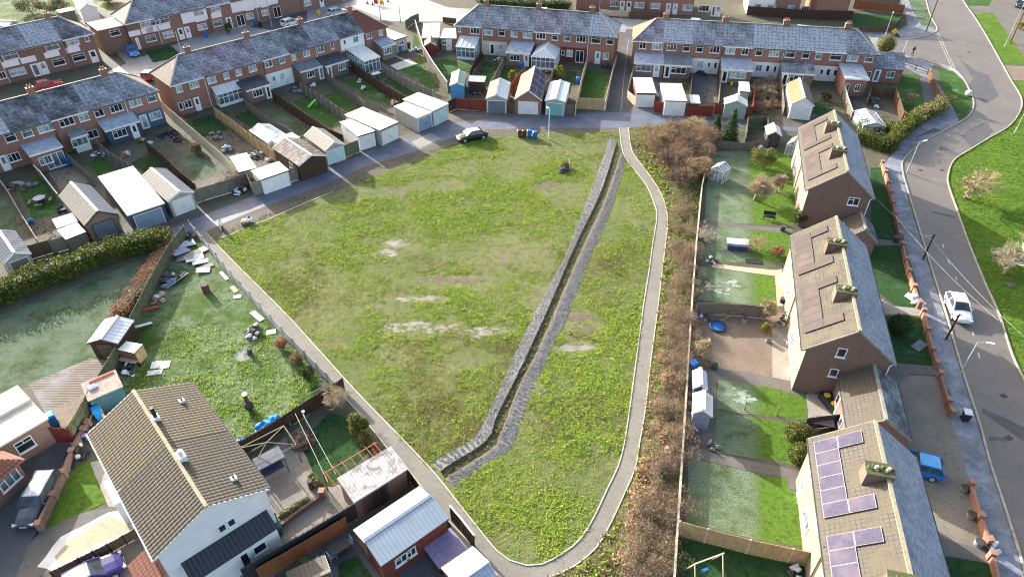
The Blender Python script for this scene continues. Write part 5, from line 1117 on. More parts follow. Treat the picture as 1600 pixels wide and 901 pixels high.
s2, fs2 = semis((1241, 366.5), (1260, 532), 17.4, 'semi-detached pair in the middle with brown panels and two small gable windows', arrays=[(.9, 0), (9.3, 0)], chim=(5.0, 12.4), gable_wins=[(1315, 550.5, .75, 1.0), (1302.4, 581.7, .7, .9)], rear=RW)
s3, fs3 = semis((1271.8, 684), (1301, 895), 17.6, 'semi-detached pair nearest the viewer with bright blue-violet solar panels', arrays=[(.5, 0), (8.2, 0)], chim=(4.4, 12.2), rear=RW, cell='solar_cell')
def link(name, A, B, he, hr, D, label, L=None):
    f = Fr(P(*A, he), P(*B, he)); L = L or f.L; t = T(name, label, 'building', f.o, f.rz, 'link buildings between the semi-detached pairs'); gable_walls(L, D, he, hr, 'brick_purple').build('wall', t)
    gable_roof(t, L, D, he, hr, 'tile_lichen', 'tile_frost_thin', .15, .05, .3, ridge='ridge_tile', verge='ridge_tile'); opening(t, front(0), L * .3, 1.2, .9, 2.1, 'd', 'glass_dark'); opening(t, front(0), L * .7, 1.5, .7, .9, 'w'); return t
link('link_building', (1313, 583), (1327, 668), 2.9, 4.5, 4.4, 'low brown roofed link building with small white window, before the nearest semi-detached pair')
link('link_building', (1318, 345), (1326, 378), 2.2, 3.5, 3.0, 'small dark roofed porch building between the two farther semi-detached pairs', 3.4)

# ---------------------------------------------------------------- white rendered pair, lower left
A, B = P(141.5, 673, 5.2), P(244.5, 867, 5.2); f = Fr(A, B); L, D, he, hr = f.L - .1, 7.3, 5.1, 6.8
wh = T('white_house', 'white rendered house pair with a broad brown ribbed tile roof', 'house', f.o, f.rz); gable_walls(L, D, he, hr, 'render_white').build('wall', wh)
gable_roof(wh, L / 2 - .16, D, he, hr, 'tile_mossy', 'tile_mossy', .28, .155, .36, rib=.3, amp=.028, ridge='ridge_moss', ends=(1, 0)); _r = gable_roof(wh, L / 2 - .16, D, he, hr, 'tile_mossy_dark', 'tile_mossy_dark', .28, .155, .36, rib=.3, amp=.028, ridge='ridge_moss', ends=(0, 1)); _r.location = (L / 2 + .16, 0, 0)
g = xside(L, 1); opening(wh, g, 3.95, 3.9, .55, .75, 'x'); opening(wh, g, 4.6, 3.9, .55, .75, 'x')
mb = MB()     # dark lean-to roof along the gable wall
mb.add([(L + .01, .9, 2.95), (L + 1.5, .9, 2.45), (L + 1.5, 6.9, 2.45), (L + .01, 6.9, 2.95), (L + .01, .9, 3.05), (L + 1.5, .9, 2.55), (L + 1.5, 6.9, 2.55), (L + .01, 6.9, 3.05)], [(0, 3, 2, 1), (4, 5, 6, 7), (0, 1, 5, 4), (1, 2, 6, 5), (2, 3, 7, 6)], 'metal_dark')
for i in range(24):
    y = .95 + i * .258; mb.bar((L + .02, y, 3.07), (L + 1.5, y, 2.57), .05, .05, 'metal_dark')
le = mb.build('lean_to_roof', wh)
mb = MB(); mb.box(L + .001, .95, 0, L + 1.35, 6.85, 2.44, 'render_white'); lw = mb.build('lean_to_wall', wh)
opening(lw, xside(L + 1.35, 1), 4.3, 1.1, .85, 2.05, 'D', 'glass_dark', flat=True); opening(lw, xside(L + 1.35, 1), 5.4, 1.5, .95, .9, 'x', 'glass_dark', flat=True)
mb = MB(); mb.box(L - 2.6, -1.5, 0, L - .02, -.002, 2.3, 'render_white'); pw = mb.build('porch', wh); mb = MB(); slope(mb, (L - 2.8, -1.8, 2.25), (L + .15, -1.8, 2.25), (L - 2.8, -.01, 3.0), (L + .15, -.01, 3.0), 'tile_red'); mb.build('roof', pw)
opening(pw, xside(L - .02, 1), -.8, 1.4, .7, .8, 'w', 'glass_dark', flat=True)
mb = MB(); mb.box(2.6, -.9, 0, 5.2, -.002, 2.5, 'render_white', 'felt_white'); pf = mb.build('porch', wh); opening(pf, front(-.9), 1.4 + 2.5, 1.1, .9, 2.05, 'd', flat=True) if False else None
k = (hr - he) / (D / 2)
def roof_vent(u, y, kind):
    z = hr - k * abs(y - D / 2); m = MB()
    if kind == 'flue':
        m.box(u - .3, y - .22, z - .25, u + .3, y + .22, z + .3, 'render_white'); m.tube([(u, y, z + .3), (u, y, z + 1.2)], .14, 10, 'black_paint'); m.build('flue', wh)
    elif kind == 'stack':
        m.box(u - .4, y - .25, z - .3, u + .4, y + .25, z + .45, 'render_white'); m.tube([(u - .1, y, z + .45), (u - .1, y, z + .75)], .14, 10, 'felt_white'); m.build('chimney', wh)
    else:
        m.box(u - .2, y - .2, z - .1, u + .2, y + .2, z + .22, 'tarp_white'); m.tube([(u, y, z + .2), (u, y, z + .4)], .07, 8, 'gutter'); m.build('roof_vent', wh)
roof_vent(3.7, D / 2 + .3, 'flue'); roof_vent(8.4, D / 2 + .35, 'stack'); roof_vent(2.2, D - 1.2, 'vent'); roof_vent(11.6, D - 1.3, 'vent')

# ---------------------------------------------------------------- brick house at the left edge
f = Fr(P(10, 692, 2.6), P(73, 655, 2.6)); t = T('brick_house', 'brick single-storey annexe with cream flat roof beside the deck', 'house', f.o, f.rz)
x0, D = -6.0, 5.2; L = f.L
mb = MB(); mb.box(x0, 0, 0, L, D, 2.6, 'brick_brown'); mb.build('wall', t); mb = MB(); mb.box(x0 - .1, -.12, 2.602, L + .12, D + .1, 2.75, 'felt_cream'); mb.box(x0 - .1, D * .55, 2.752, L + .12, D + .1, 3.0, 'felt_cream'); mb.build('roof', t)
opening(t, front(0), .9, 1.55, 1.3, 1.2, 't', 'glass_dark')
f2 = Fr(P(-40, 790, 2.6), P(36, 722, 2.6)); t = T('brick_house', 'brick house corner with orange tiled porch roof and grey bay, beside the parked estate car', 'house', f2.o, f2.rz)
L = f2.L; mb = MB(); mb.box(-3, .8, 0, L, 4.4, 2.7, 'brick_red'); mb.build('wall', t); mb = MB()
slope(mb, (-3.2, .1, 2.55), (L + .3, .1, 2.55), (-3.2, 2.7, 3.5), (L - 1.4, 2.7, 3.5), 'tile_red'); slope(mb, (L + .3, .1, 2.55), (L + .3, 4.7, 2.55), (L - 1.4, 2.69, 3.5), (L - 1.4, 2.7, 3.5), 'tile_red'); slope(mb, (L + .3, 4.7, 2.55), (-3.2, 4.7, 2.55), (L - 1.4, 2.7, 3.5), (-3.2, 2.7, 3.5), 'tile_red'); mb.build('roof', t)
opening(t, front(.8), L - 1.1, 1.5, 1.6, 1.2, 'w', 'glass_mid'); opening(t, front(.8), L - 3.2, 1.1, .95, 2.05, 'D', 'glass_dark')

# ---------------------------------------------------------------- garages and sheds
GR = 'garages along the back lane'
def hq(r, name, label, cat, fl, frt, bk, h, roof, wall, **kw): return hut(name, label, cat, q(r, *fl), q(r, *frt), q(r, *bk), h, roof, wall, **kw)
hq('G', 'garage', 'brick gabled garage with a grey roller door behind the long hedge', 'garage', (498, 575), (690, 505), (362, 392), 2.3, 'corrugated_cream', 'brick_brown', kind='gable', hr=3.5, door='door_grey', dm='gutter', roof2='corrugated_grey', ridge='felt_white', group=GR)
hq('G', 'garage', 'wide flat-roofed double garage with bright white roof and pale grey door', 'garage', (745, 512), (965, 438), (562, 293), 2.5, 'felt_white', 'render_navy', door='door_blue', doorw=.72, group=GR)
hq('G', 'garage', 'gabled concrete garage with cream roof slope and white door, right of the white flat roof', 'garage', (983, 432), (1137, 374), (845, 280), 2.3, 'corrugated_cream', 'concrete_post', kind='gable', hr=3.0, door='door_white', doorw=.7, roof2='corrugated_grey', ridge='felt_white', group=GR)
hq('G', 'garage', 'old grey-roofed garage at the left edge behind the hedge', 'garage', (20, 795), (182, 735), (-48, 650), 2.2, 'corrugated_grey', 'concrete_post', kind='gable', hr=3.0, door='wood_grey', roof2='corrugated_grey', ridge='felt_white', group=GR)
hq('G', 'lean_to', 'low lean-to with blue-white sheet roof beside the brick garage', 'shed', (385, 655), (505, 608), (342, 600), 1.9, 'sheet_frost', 'wood_grey')
hq('G', 'lean_to', 'low white-roofed store behind the blue-white lean-to', 'shed', (332, 585), (455, 545), (305, 540), 1.9, 'felt_white', 'wood_grey')
hq('H', 'garden_store', 'flat white-roofed store among the paving rubble', 'shed', (500, 485), (605, 458), (427, 403), 1.9, 'felt_cream', 'wood_grey')
hq('H', 'garage', 'low cream flat-roofed garage right behind the lane fence', 'garage', (627, 530), (795, 472), (580, 476), 2.2, 'felt_cream', 'render_white', group=GR)
hq('H', 'garage', 'brown gabled workshop with dark striped corrugated roof by the lane', 'garage', (850, 447), (1012, 386), (742, 325), 2.4, 'corrugated_brown', 'wood_dark', kind='gable', hr=3.2, roof2='corrugated_brown', ridge='felt_cream', group=GR, wins=[('l', .35, 1.5, .9, .8)])
hq('H', 'garage', 'white flat-roofed store behind the striped brown workshop', 'garage', (742, 328), (862, 280), (692, 300), 2.5, 'felt_cream', 'render_white')
hq('H', 'garage', 'cream corrugated gabled garage with pale blue doors on the lane', 'garage', (1003, 360), (1122, 320), (882, 268), 2.3, 'corrugated_cream', 'concrete_post', kind='gable', hr=3.1, door='door_pale', doorw=.8, ridge='felt_cream', group=GR)
hq('C', 'garage', 'small white garage with cream roof and rusty front edge', 'garage', (222, 800), (325, 768), (106, 722), 2.3, 'felt_cream', 'render_white', door='door_white', doorw=.8, group=GR)
hq('C', 'garage', 'cream flat-roofed garage, right neighbour of the rusty edged one', 'garage', (352, 765), (462, 715), (182, 660), 2.5, 'felt_cream', 'concrete_post', door='door_white', doorw=.8, group=GR)
hq('C', 'garage', 'flat-roofed garage with slate blue door where the lane bends', 'garage', (567, 692), (661, 655), (446, 622), 2.4, 'felt_white', 'concrete_post', door='door_blue', doorw=.8, group=GR)
hq('C', 'garage', 'bigger white flat-roofed garage with pale blue door where the lane bends', 'garage', (661, 650), (753, 606), (516, 572), 2.6, 'felt_white', 'concrete_post', door='door_pale', doorw=.8, group=GR)
hq('C', 'garage', 'cream-roofed grey garage at the end of the long terrace', 'garage', (440, 236), (512, 212), (389, 162), 2.5, 'felt_cream', 'concrete_post', wins=[('f', .5, 1.6, 1.1, .7)])
hq('C', 'lean_to', 'broad lean-to with white corrugated roof behind the red shed', 'shed', (595, 222), (700, 220), (583, 140), 2.3, 'corrugated_white', 'wood_grey')
hq('C', 'outbuilding', 'small brick outbuilding with white roof and white door beside the end house', 'outbuilding', (705, 222), (802, 224), (735, 170), 2.4, 'felt_white', 'brick_brown', door='door_white', doorw=.3, wins=[('f', .25, 1.5, .8, .8)])
hq('C', 'shed', 'dark red garden shed with grey-green roof', 'shed', (612, 268), (684, 265), (602, 228), 1.9, 'wood_green', 'wood_red', kind='gable', hr=2.5)
hq('C', 'shed', 'tall garden shed with bright blue front and pale green roof', 'shed', (760, 502), (846, 502), (792, 425), 2.3, 'shed_green', 'shed_blue', kind='gable', hr=2.8)
hq('D', 'garage', 'garage with slate blue door and half its roof in silver panels', 'garage', (297, 578), (422, 582), (343, 480), 2.4, 'wood_weathered', 'concrete_post', kind='gable', hr=3.1, door='door_grey', doorw=.82, roof2='poly_roof', ridge='felt_grey', group=GR)
tg, fg, Lg, Dg = hq('D', 'garage', 'brick gabled garage with solar panels over one roof slope and white door', 'garage', (464, 582), (627, 590), (545, 440), 2.4, 'tile_lit', 'brick_red', kind='gable', hr=3.9, door='door_white', doorw=.68, roof2='tile_lit', group=GR)
kk = 1.5 / (Lg / 2); n = Vector((kk, 0, 1)).normalized()
for i in range(4):
    for j in range(2):
        m = MB(); y0 = .3 + i * (Dg - .6) / 4; y1 = y0 + (Dg - .6) / 4 - .03; sx = (Lg / 2 - .35) / 2; a = Lg / 2 + .2 + j * sx; b_ = a + sx - .03
        zf = lambda x: 3.9 - (x - Lg / 2) * kk + .12
        c = [Vector((a, y0, zf(a))), Vector((b_, y0, zf(b_))), Vector((b_, y1, zf(b_))), Vector((a, y1, zf(a)))]
        m.add([p - n * .04 for p in c] + c, [(0, 3, 2, 1), (0, 1, 5, 4), (1, 2, 6, 5), (2, 3, 7, 6), (3, 0, 4, 7)], 'steel_grey'); m.add(c, [(0, 1, 2, 3)], 'steel_grey'); m.add([p.lerp(sum(c, Vector()) / 4, .04) + n * .004 for p in c], [(0, 1, 2, 3)], 'solar_cell'); m.build('solar_panel', tg)
hq('D', 'garage', 'garage with white roof and turquoise door beside the street lamp', 'garage', (643, 590), (764, 598), (685, 480), 2.4, 'sheet_frost', 'concrete_post', kind='gable', hr=2.8, door='door_turquoise', doorw=.78, group=GR)
hq('E', 'garage', 'garage with cream roof, red fascia and white door beside the alley', 'garage', (130, 546), (247, 548), (150, 458), 2.4, 'felt_cream', 'paint_red', door='door_white', doorw=.84, group=GR)
hq('E', 'garage', 'garage with cream roof and large white front between two red fences', 'garage', (295, 590), (428, 593), (305, 492), 2.5, 'felt_cream', 'render_white', door='door_white', doorw=.86, group=GR)
hq('E', 'shed', 'small white-roofed shed behind the red lane fence', 'shed', (445, 602), (505, 605), (447, 560), 1.8, 'felt_white', 'wood_brown')
hq('E', 'garage', 'pale green shed with white roof behind the red fence', 'shed', (645, 612), (783, 624), (640, 575), 2.2, 'felt_white', 'shed_green', kind='gable', hr=3.0)
hq('E', 'shed', 'narrow grey-green shed standing behind the pale green one', 'shed', (735, 535), (797, 540), (740, 482), 2.0, 'sheet_frost', 'shed_green')
hq('E', 'garage', 'white-fronted garage with orange and brown roof beside the overgrown garden', 'garage', (1036, 610), (1173, 622), (1022, 492), 2.4, 'tile_orange', 'render_white', kind='gable', hr=3.5, door='door_white', doorw=.74, roof2='tile_lit', ridge='felt_white', group=GR)
hq('N', 'shed', 'black shed with white roof in the farthest right garden', 'shed', (597, 190), (683, 196), (594, 140), 1.9, 'felt_cream', 'junk_dark', kind='gable', hr=2.5, roof2='felt_white')
hq('P', 'shed', 'smaller navy shed with white roof against the scrub fence', 'shed', (163, 172), (246, 182), (167, 72), 1.9, 'felt_white', 'shed_navy', kind='gable', hr=2.4, roof2='sheet_frost')
hq('P', 'shed', 'slate blue shed with white roof, nearer of the two by the scrub fence', 'shed', (157, 318), (275, 338), (176, 205), 1.9, 'felt_white', 'shed_slate', kind='gable', hr=2.5, roof2='felt_white')
hq('I', 'shed', 'dark brown shed with pale ribbed roof at the end of the deck', 'shed', (510, 510), (688, 514), (586, 370), 2.0, 'felt_white', 'wood_dark', kind='gable', hr=2.5, roof2='sheet_frost', door='wood_brown', doorw=.5, dm='wood_dark')
hq('C', 'car_port', 'grey-roofed dark timber shelter beside the blue shed', 'shelter', (865, 478), (965, 482), (872, 447), 2.0, 'felt_frost', 'wood_dark')
hq('A', 'garage', 'pale garage with arched white roof at the far left corner', 'garage', (45, 155), (110, 125), (2, 95), 2.4, 'felt_white', 'concrete_post', kind='gable', hr=2.9)
hq('A', 'garage', 'white gabled garage beyond the far driveway', 'garage', (465, 62), (572, 45), (400, -5), 2.6, 'felt_cream', 'render_white', kind='gable', hr=3.6, roof2='felt_grey')
hq('A', 'lean_to', 'frosted low shed roof beside the far white garage', 'shed', (350, 78), (440, 60), (338, 62), 2.0, 'sheet_frost', 'wood_grey')
hq('M', 'outbuilding', 'lean-to store with stained white corrugated roof beside the ribbed dark fence', 'outbuilding', (270, 465), (590, 265), (168, 345), 2.4, 'corrugated_white', 'brick_brown', rise=.3)
hq('M', 'summer_house', 'long garden room with one beige and one pale blue roof slope beside the path', 'garden room', (432, 842), (832, 560), (338, 703), 2.5, 'sheet_blue', 'paint_red', rise=.5, wins=[('f', .28, 1.5, 1.0, .9), ('f', .42, 1.5, .8, .9)])
hq('M', 'lean_to', 'beige-roofed rear half of the garden room by the path', 'garden room', (335, 702), (730, 434), (253, 610), 2.95, 'sheet_beige', 'wood_brown', rise=-.5)
hq('M', 'shed', 'shed with white and pale blue roof slopes at the bend of the path', 'shed', (918, 905), (1125, 890), (800, 850), 2.1, 'felt_white', 'paint_red', kind='gable', hr=2.7) if False else None
f = Fr(Q('M', 800, 852, 2.0), Q('M', 970, 735, 2.0)); t = T('shed', 'shed with white and pale blue roof slopes at the bend of the path', 'shed', f.o, f.rz)
gable_walls(f.L, 3.4, 2.0, 2.6, 'wood_red').build('wall', t); gable_roof(t, f.L, 3.4, 2.0, 2.6, 'sheet_blue', 'felt_white', .12, .1, .6, ridge='felt_white')
t.location = f.M @ Vector((0, -3.4, 0))
f = Fr(P(452, 901, 2.4), P(498, 880, 2.4)); t = T('shed', 'tan tiled shed roof at the bottom edge beside the striped garden chairs', 'shed', f.o, f.rz)
gable_walls(2.4, 3, 2.2, 2.8, 'wood_brown').build('wall', t); gable_roof(t, 2.4, 3, 2.2, 2.8, 'tile_lichen', 'tile_lichen', .15, .1, .3, rib=.3); t.location = f.M @ Vector((0, -2.6, 0))
def greenhouse(label, r, fl, frt, bk, h=1.7, hr=2.3):
    f = roofframe(q(r, *fl), q(r, *frt), h); D = max(1.6, f.loc(*q(r, *bk), h).y); L = f.L; t = T('greenhouse', label, 'greenhouse', f.o, f.rz, 'greenhouses'); m = MB(); g = MB(); xm = L / 2
    ny = max(3, round(D / .6))
    for j in range(ny + 1):
        y = D * j / ny
        for a, b in (((0, y, 0), (0, y, h)), ((L, y, 0), (L, y, h)), ((0, y, h), (xm, y, hr)), ((L, y, h), (xm, y, hr))): m.bar(a, b, .06, .06, 'upvc')
    for a in ((0, h), (L, h), (xm, hr), (0, .08), (L, .08)): m.bar((a[0], 0, a[1]), (a[0], D, a[1]), .06, .06, 'upvc')
    for y in (0, D):
        m.bar((0, y, h), (L, y, h), .05, .05, 'upvc'); m.bar((L * .35, y, 0), (L * .35, y, h), .05, .05, 'upvc'); m.bar((L * .65, y, 0), (L * .65, y, h), .05, .05, 'upvc')
        g.face([(0, y, 0), (L, y, 0), (L, y, h), (xm, y, hr), (0, y, h)], 'glass_house')
    g.quad((0, 0, 0), (0, D, 0), (0, D, h), (0, 0, h), 'glass_house'); g.quad((L, 0, 0), (L, D, 0), (L, D, h), (L, 0, h), 'glass_house')
    g.quad((0, 0, h), (0, D, h), (xm, D, hr), (xm, 0, hr), 'glass_house'); g.quad((L, 0, h), (L, D, h), (xm, D, hr), (xm, 0, hr), 'glass_house')
    m.build('frame', t); g.build('glazing', t)
greenhouse('small white framed greenhouse beside the far semi-detached pair', 'N', (712, 245), (775, 262), (722, 205))
greenhouse('white framed greenhouse against the scrub at the head of the garden', 'N', (268, 385), (342, 412), (265, 342))
greenhouse('large greenhouse behind the white flat-roofed store on the lane', 'H', (668, 312), (787, 270), (600, 228), 1.8, 2.4)
greenhouse('low white cold frame greenhouse inside the corner garden', 'F', (260, 735), (392, 740), (300, 655), 1.4, 1.9)
# ---------------------------------------------------------------- fences and walls
def fence(label, pts, h=1.7, style='board', mat='wood_brown', posts=None, every=1.85, group=None, name=None, cap=None, zs=None):
    """fence along photo ground points; boards stand one by one, posts are parts"""
    w = [p if isinstance(p, Vector) else P(*p) for p in pts]; o = w[0].copy(); name = name or 'garden_fence'
    t = T(name, label, 'fence', o, 0, group); mb = MB(); w = [p - o for p in w]; pm = posts or mat; sp = []
    for a, b in zip(w, w[1:]):
        d = b - a; L = d.length; d.normalize(); n = Vector((-d.y, d.x, 0)); rz = math.atan2(d.y, d.x)
        if style in ('board', 'panel'):
            bw = .15; m = max(1, int(L / bw))
            for i in range(m):
                c = a + d * (i + .5) * L / m; hh = h * (1 + (rng.random() - .5) * .03)
                mb.obox((c.x + n.x * (.012 if i % 2 else -.012), c.y + n.y * (.012 if i % 2 else -.012), hh / 2 + .04), (L / m * .97, .03, hh), rz, mat)
            for z in (h * .2, h * .8): mb.bar(a + Vector((0, 0, z)) + n * .06, b + Vector((0, 0, z)) + n * .06, .05, .08, mat)
            if cap: mb.bar(a + Vector((0, 0, h + .06)), b + Vector((0, 0, h + .06)), .12, .05, cap)
        elif style == 'slab':
            mb.bar(a + Vector((0, 0, h / 2)), b + Vector((0, 0, h / 2)), .1, h, mat)
            if cap: mb.bar(a + Vector((0, 0, h + .03)), b + Vector((0, 0, h + .03)), .16, .06, cap)
        elif style == 'slat':
            k = int(h / .16)
            for i in range(k): mb.bar(a + Vector((0, 0, .1 + i * .16)), b + Vector((0, 0, .1 + i * .16)), .025, .13, mat)
        elif style == 'rail':
            for z in (h * .45, h * .92): mb.bar(a + Vector((0, 0, z)), b + Vector((0, 0, z)), .05, .1, mat)
        elif style == 'rib':
            m = int(L / .11)
            for i in range(m):
                c = a + d * (i + .5) * L / m; mb.obox((c.x, c.y, h / 2), (.055, .16, h), rz, mat)
            mb.bar(a + Vector((0, 0, h / 2)), b + Vector((0, 0, h / 2)), .06, h * .96, 'junk_dark')
        m = max(1, round(L / every)); sp += [(a + d * L * i / m, rz) for i in range(m + (1 if b is w[-1] else 0))]
    mb.build('panel', t)
    if posts:
        for c, rz in sp[:100]:
            p = MB(); p.obox((0, 0, (h + .1) / 2), (.11, .11, h + .1), rz, pm); po = p.build('post', t); po.location = c
    return t
def f_(label, r, pts, **kw): return fence(label, [q(r, *p) for p in pts], **kw)
FG = 'garden fences of the terraces'
f_('pale rail fence between the two leftmost gardens, down to the hedge', 'G', [(0, 318), (60, 400), (140, 540), (240, 700)], h=1.2, mat='concrete_post', posts='concrete_post', group=FG)
f_('white topped garden fence beside the flat-roofed extension', 'G', [(222, 270), (262, 310), (330, 400), (362, 440)], h=1.3, mat='wood_weathered', cap='felt_white', group=FG)
f_('dark fence between the brick garage plot and the white flat roof garage', 'G', [(410, 205), (470, 260), (560, 345)], h=1.7, mat='wood_grey', group=FG)
f_('grey garden fence in front of the navy extension', 'G', [(590, 130), (650, 190), (770, 265), (850, 330)], h=1.5, mat='wood_grey', posts='concrete_post', group=FG)
f_('long brown fence from the navy house down to the lane', 'G', [(872, 140), (960, 215), (1080, 330), (1165, 400)], h=1.8, mat='wood_dark', posts='wood_brown', group=FG)
f_('brown fence across the lane end of the leftmost gardens', 'G', [(180, 770), (300, 735), (335, 720)], h=1.7, mat='wood_brown', group=FG)
f_('grey board fence below the blue-white lean-to', 'G', [(318, 735), (420, 705), (530, 675)], h=1.7, mat='wood_weathered', posts='wood_grey', group=FG)
f_('long cream plank fence beside the bare rubble garden', 'H', [(52, 120), (120, 190), (300, 345), (420, 450), (510, 550)], h=1.9, mat='wood_pale', group=FG)
f_('golden panel fence with timber posts down the middle of the rubble garden', 'H', [(368, 165), (480, 245), (600, 345), (720, 430), (815, 495)], h=1.8, mat='wood_new', posts='wood_orange', group=FG)
f_('grey weathered board fence along the lane by the striped workshop', 'H', [(592, 625), (700, 590), (830, 535), (930, 495), (1028, 468)], h=1.9, mat='wood_weathered', group=FG)
f_('dark board fence across the end of the rubble garden on the lane', 'H', [(248, 668), (330, 640), (450, 605), (560, 560), (592, 625)], h=1.8, mat='wood_grey', group=FG)
f_('grey board fence behind the conservatory garden', 'H', [(545, 115), (640, 190), (720, 240), (835, 310)], h=1.6, mat='wood_grey', group=FG)
f_('dark brown garden fence running down to the pale blue doored garage', 'H', [(705, 70), (800, 140), (930, 225), (1040, 300), (1120, 335)], h=1.8, mat='wood_dark', posts='wood_brown', group=FG)
f_('board fence and gate between the pale blue doored garage and the small white one', 'H', [(1122, 400), (1210, 365)], h=1.8, mat='wood_green', group=FG)
f_('weathered garden fence by the lawn with the green toy', 'B', [(872, 545), (960, 600), (1080, 680), (1150, 725)], h=1.6, mat='wood_grey', posts='concrete_post', group=FG)
f_('grey garden fence right of the lean-to with two doors', 'B', [(1022, 480), (1090, 540), (1180, 600), (1250, 655)], h=1.6, mat='wood_grey', group=FG)
f_('dark double-rail fence left of the white conservatory lawn', 'C', [(190, 420), (280, 490), (400, 570), (505, 630)], h=1.8, mat='wood_dark', posts='wood_brown', group=FG)
f_('pale grey panel fence with concrete posts above the white garages', 'C', [(372, 430), (460, 490), (560, 545), (665, 590)], h=1.7, mat='wood_weathered', posts='concrete_post', group=FG)
f_('white topped boundary fence between the long row and the red shed', 'C', [(562, 175), (585, 250), (610, 330), (670, 430), (750, 545)], h=1.8, mat='wood_weathered', cap='felt_white', group=FG)
f_('dark gate fence across the yard beside the blue shed', 'C', [(795, 640), (880, 648), (972, 655)], h=1.8, mat='wood_red', posts='wood_dark', group=FG)
f_('short dark fence between the white garage and the dark gate', 'C', [(755, 660), (795, 640)], h=1.8, mat='wood_dark', group=FG)
f_('dark panel fence between the two lawns beside the lean-to conservatory', 'C', [(880, 470), (900, 420), (945, 350)], h=1.5, mat='wood_dark', posts='wood_brown', group=FG)
f_('pale fence left of the brick extension garden', 'D', [(345, 510), (370, 445), (405, 380)], h=1.5, mat='wood_weathered', group=FG)
f_('dark board gate beside the panelled roof garage', 'D', [(428, 660), (470, 668)], h=1.6, mat='wood_brown', group=FG)
f_('red-brown fence between the panelled garages', 'D', [(440, 560), (480, 500), (530, 440)], h=1.6, mat='wood_orange', group=FG)
f_('fence right of the solar panelled garage up to the terrace', 'D', [(640, 560), (680, 490), (695, 430)], h=1.5, mat='wood_weathered', group=FG)
f_('long cream fence between the turquoise garage plot and the square lawn', 'D', [(818, 690), (840, 580), (865, 470), (890, 385)], h=1.7, mat='wood_pale', group=FG)
f_('light timber fence along the lane below the square lawn', 'D', [(828, 640), (900, 643), (990, 648)], h=1.8, mat='wood_new', posts='wood_pale', group=FG)
f_('light timber fence along the left side of the alley', 'D', [(995, 650), (1018, 540), (1045, 420), (1060, 380)], h=1.7, mat='wood_pale', group=FG)
f_('dark board fence beside the turquoise doored garage', 'D', [(762, 672), (812, 674)], h=1.6, mat='wood_grey', group=FG)
f_('light fence along the right side of the alley', 'E', [(108, 440), (90, 500), (72, 585), (122, 625)], h=1.5, mat='wood_pale', group=FG)
f_('short red fence between the two cream garages', 'E', [(230, 660), (290, 664)], h=1.8, mat='wood_red', group=FG)
f_('red board fence along the lane right of the white garage front', 'E', [(415, 685), (500, 685), (575, 682)], h=1.7, mat='wood_red', group=FG)
f_('tall red board fence below the pale green shed', 'E', [(580, 668), (690, 690), (802, 692)], h=1.8, mat='wood_red', group=FG)
f_('red fence end beside the overgrown garden', 'E', [(802, 692), (805, 620), (806, 560)], h=1.8, mat='wood_red', group=FG)
f_('dark fence left of the gravel garden behind the white ground floor', 'E', [(440, 600), (446, 520), (450, 450)], h=1.5, mat='wood_brown', group=FG)
f_('pale rail fence between the gravel garden and the pale green shed plot', 'E', [(605, 640), (612, 560), (618, 490)], h=1.3, mat='wood_weathered', group=FG)
f_('broken grey fence right of the overgrown garden', 'E', [(985, 680), (978, 600), (970, 510)], h=1.5, mat='wood_weathered', group=FG)
f_('white topped fence between the orange roofed garage and the corner garden', 'F', [(180, 710), (150, 620), (128, 540)], h=1.5, mat='wood_weathered', cap='felt_white', group=FG)
f_('tall timber enclosure fence in the corner garden yard', 'F', [(275, 620), (290, 560), (430, 580), (475, 720)], h=1.8, mat='wood_brown', posts='wood_orange', group=FG)
f_('black railings along the corner by the end terrace', 'F', [(490, 390), (560, 415), (630, 440)], h=1.0, style='rail', mat='wood_dark', posts='wood_dark', group=None, name='railing')
f_('brown picket fence beside the frosted corner pavement', 'F', [(635, 455), (655, 500), (690, 580), (705, 600)], h=1.2, mat='wood_brown', posts='wood_orange', group=None)
fence('dark board fence round the far corner garden beyond the street', [(1166, 24), (1250, 30), (1330, 32)], h=1.8, mat='wood_dark', group=None)
fence('orange board fence between the two far corner lawns', [(1332, 14), (1370, 18), (1410, 22)], h=1.8, mat='wood_orange')
fence('low brown fence curving round the far corner lawn', [(1333, 50), (1370, 51), (1396, 46), (1412, 30), (1412, 22)], h=1.0, mat='wood_brown')
fence('dark hedge-like fence at the far corner lawn', [(1335, 8), (1372, 12), (1404, 10)], h=1.6, mat='wood_grey')
fence('tan board fence before the far red houses', [(936, 24), (960, 26), (982, 27)], h=1.2, mat='wood_pale')
fence('brown board fence before the far paired white doors', [(984, 28), (1010, 29), (1046, 30)], h=1.2, mat='wood_brown')
fence('dark boundary fence by the side street beyond the long row', [(634, 46), (645, 38), (655, 34)], h=1.6, mat='wood_grey')
fence('low brown fence at the side street corner beside the end house', [(692, 36), (704, 37), (713, 38)], h=1.1, mat='wood_brown')
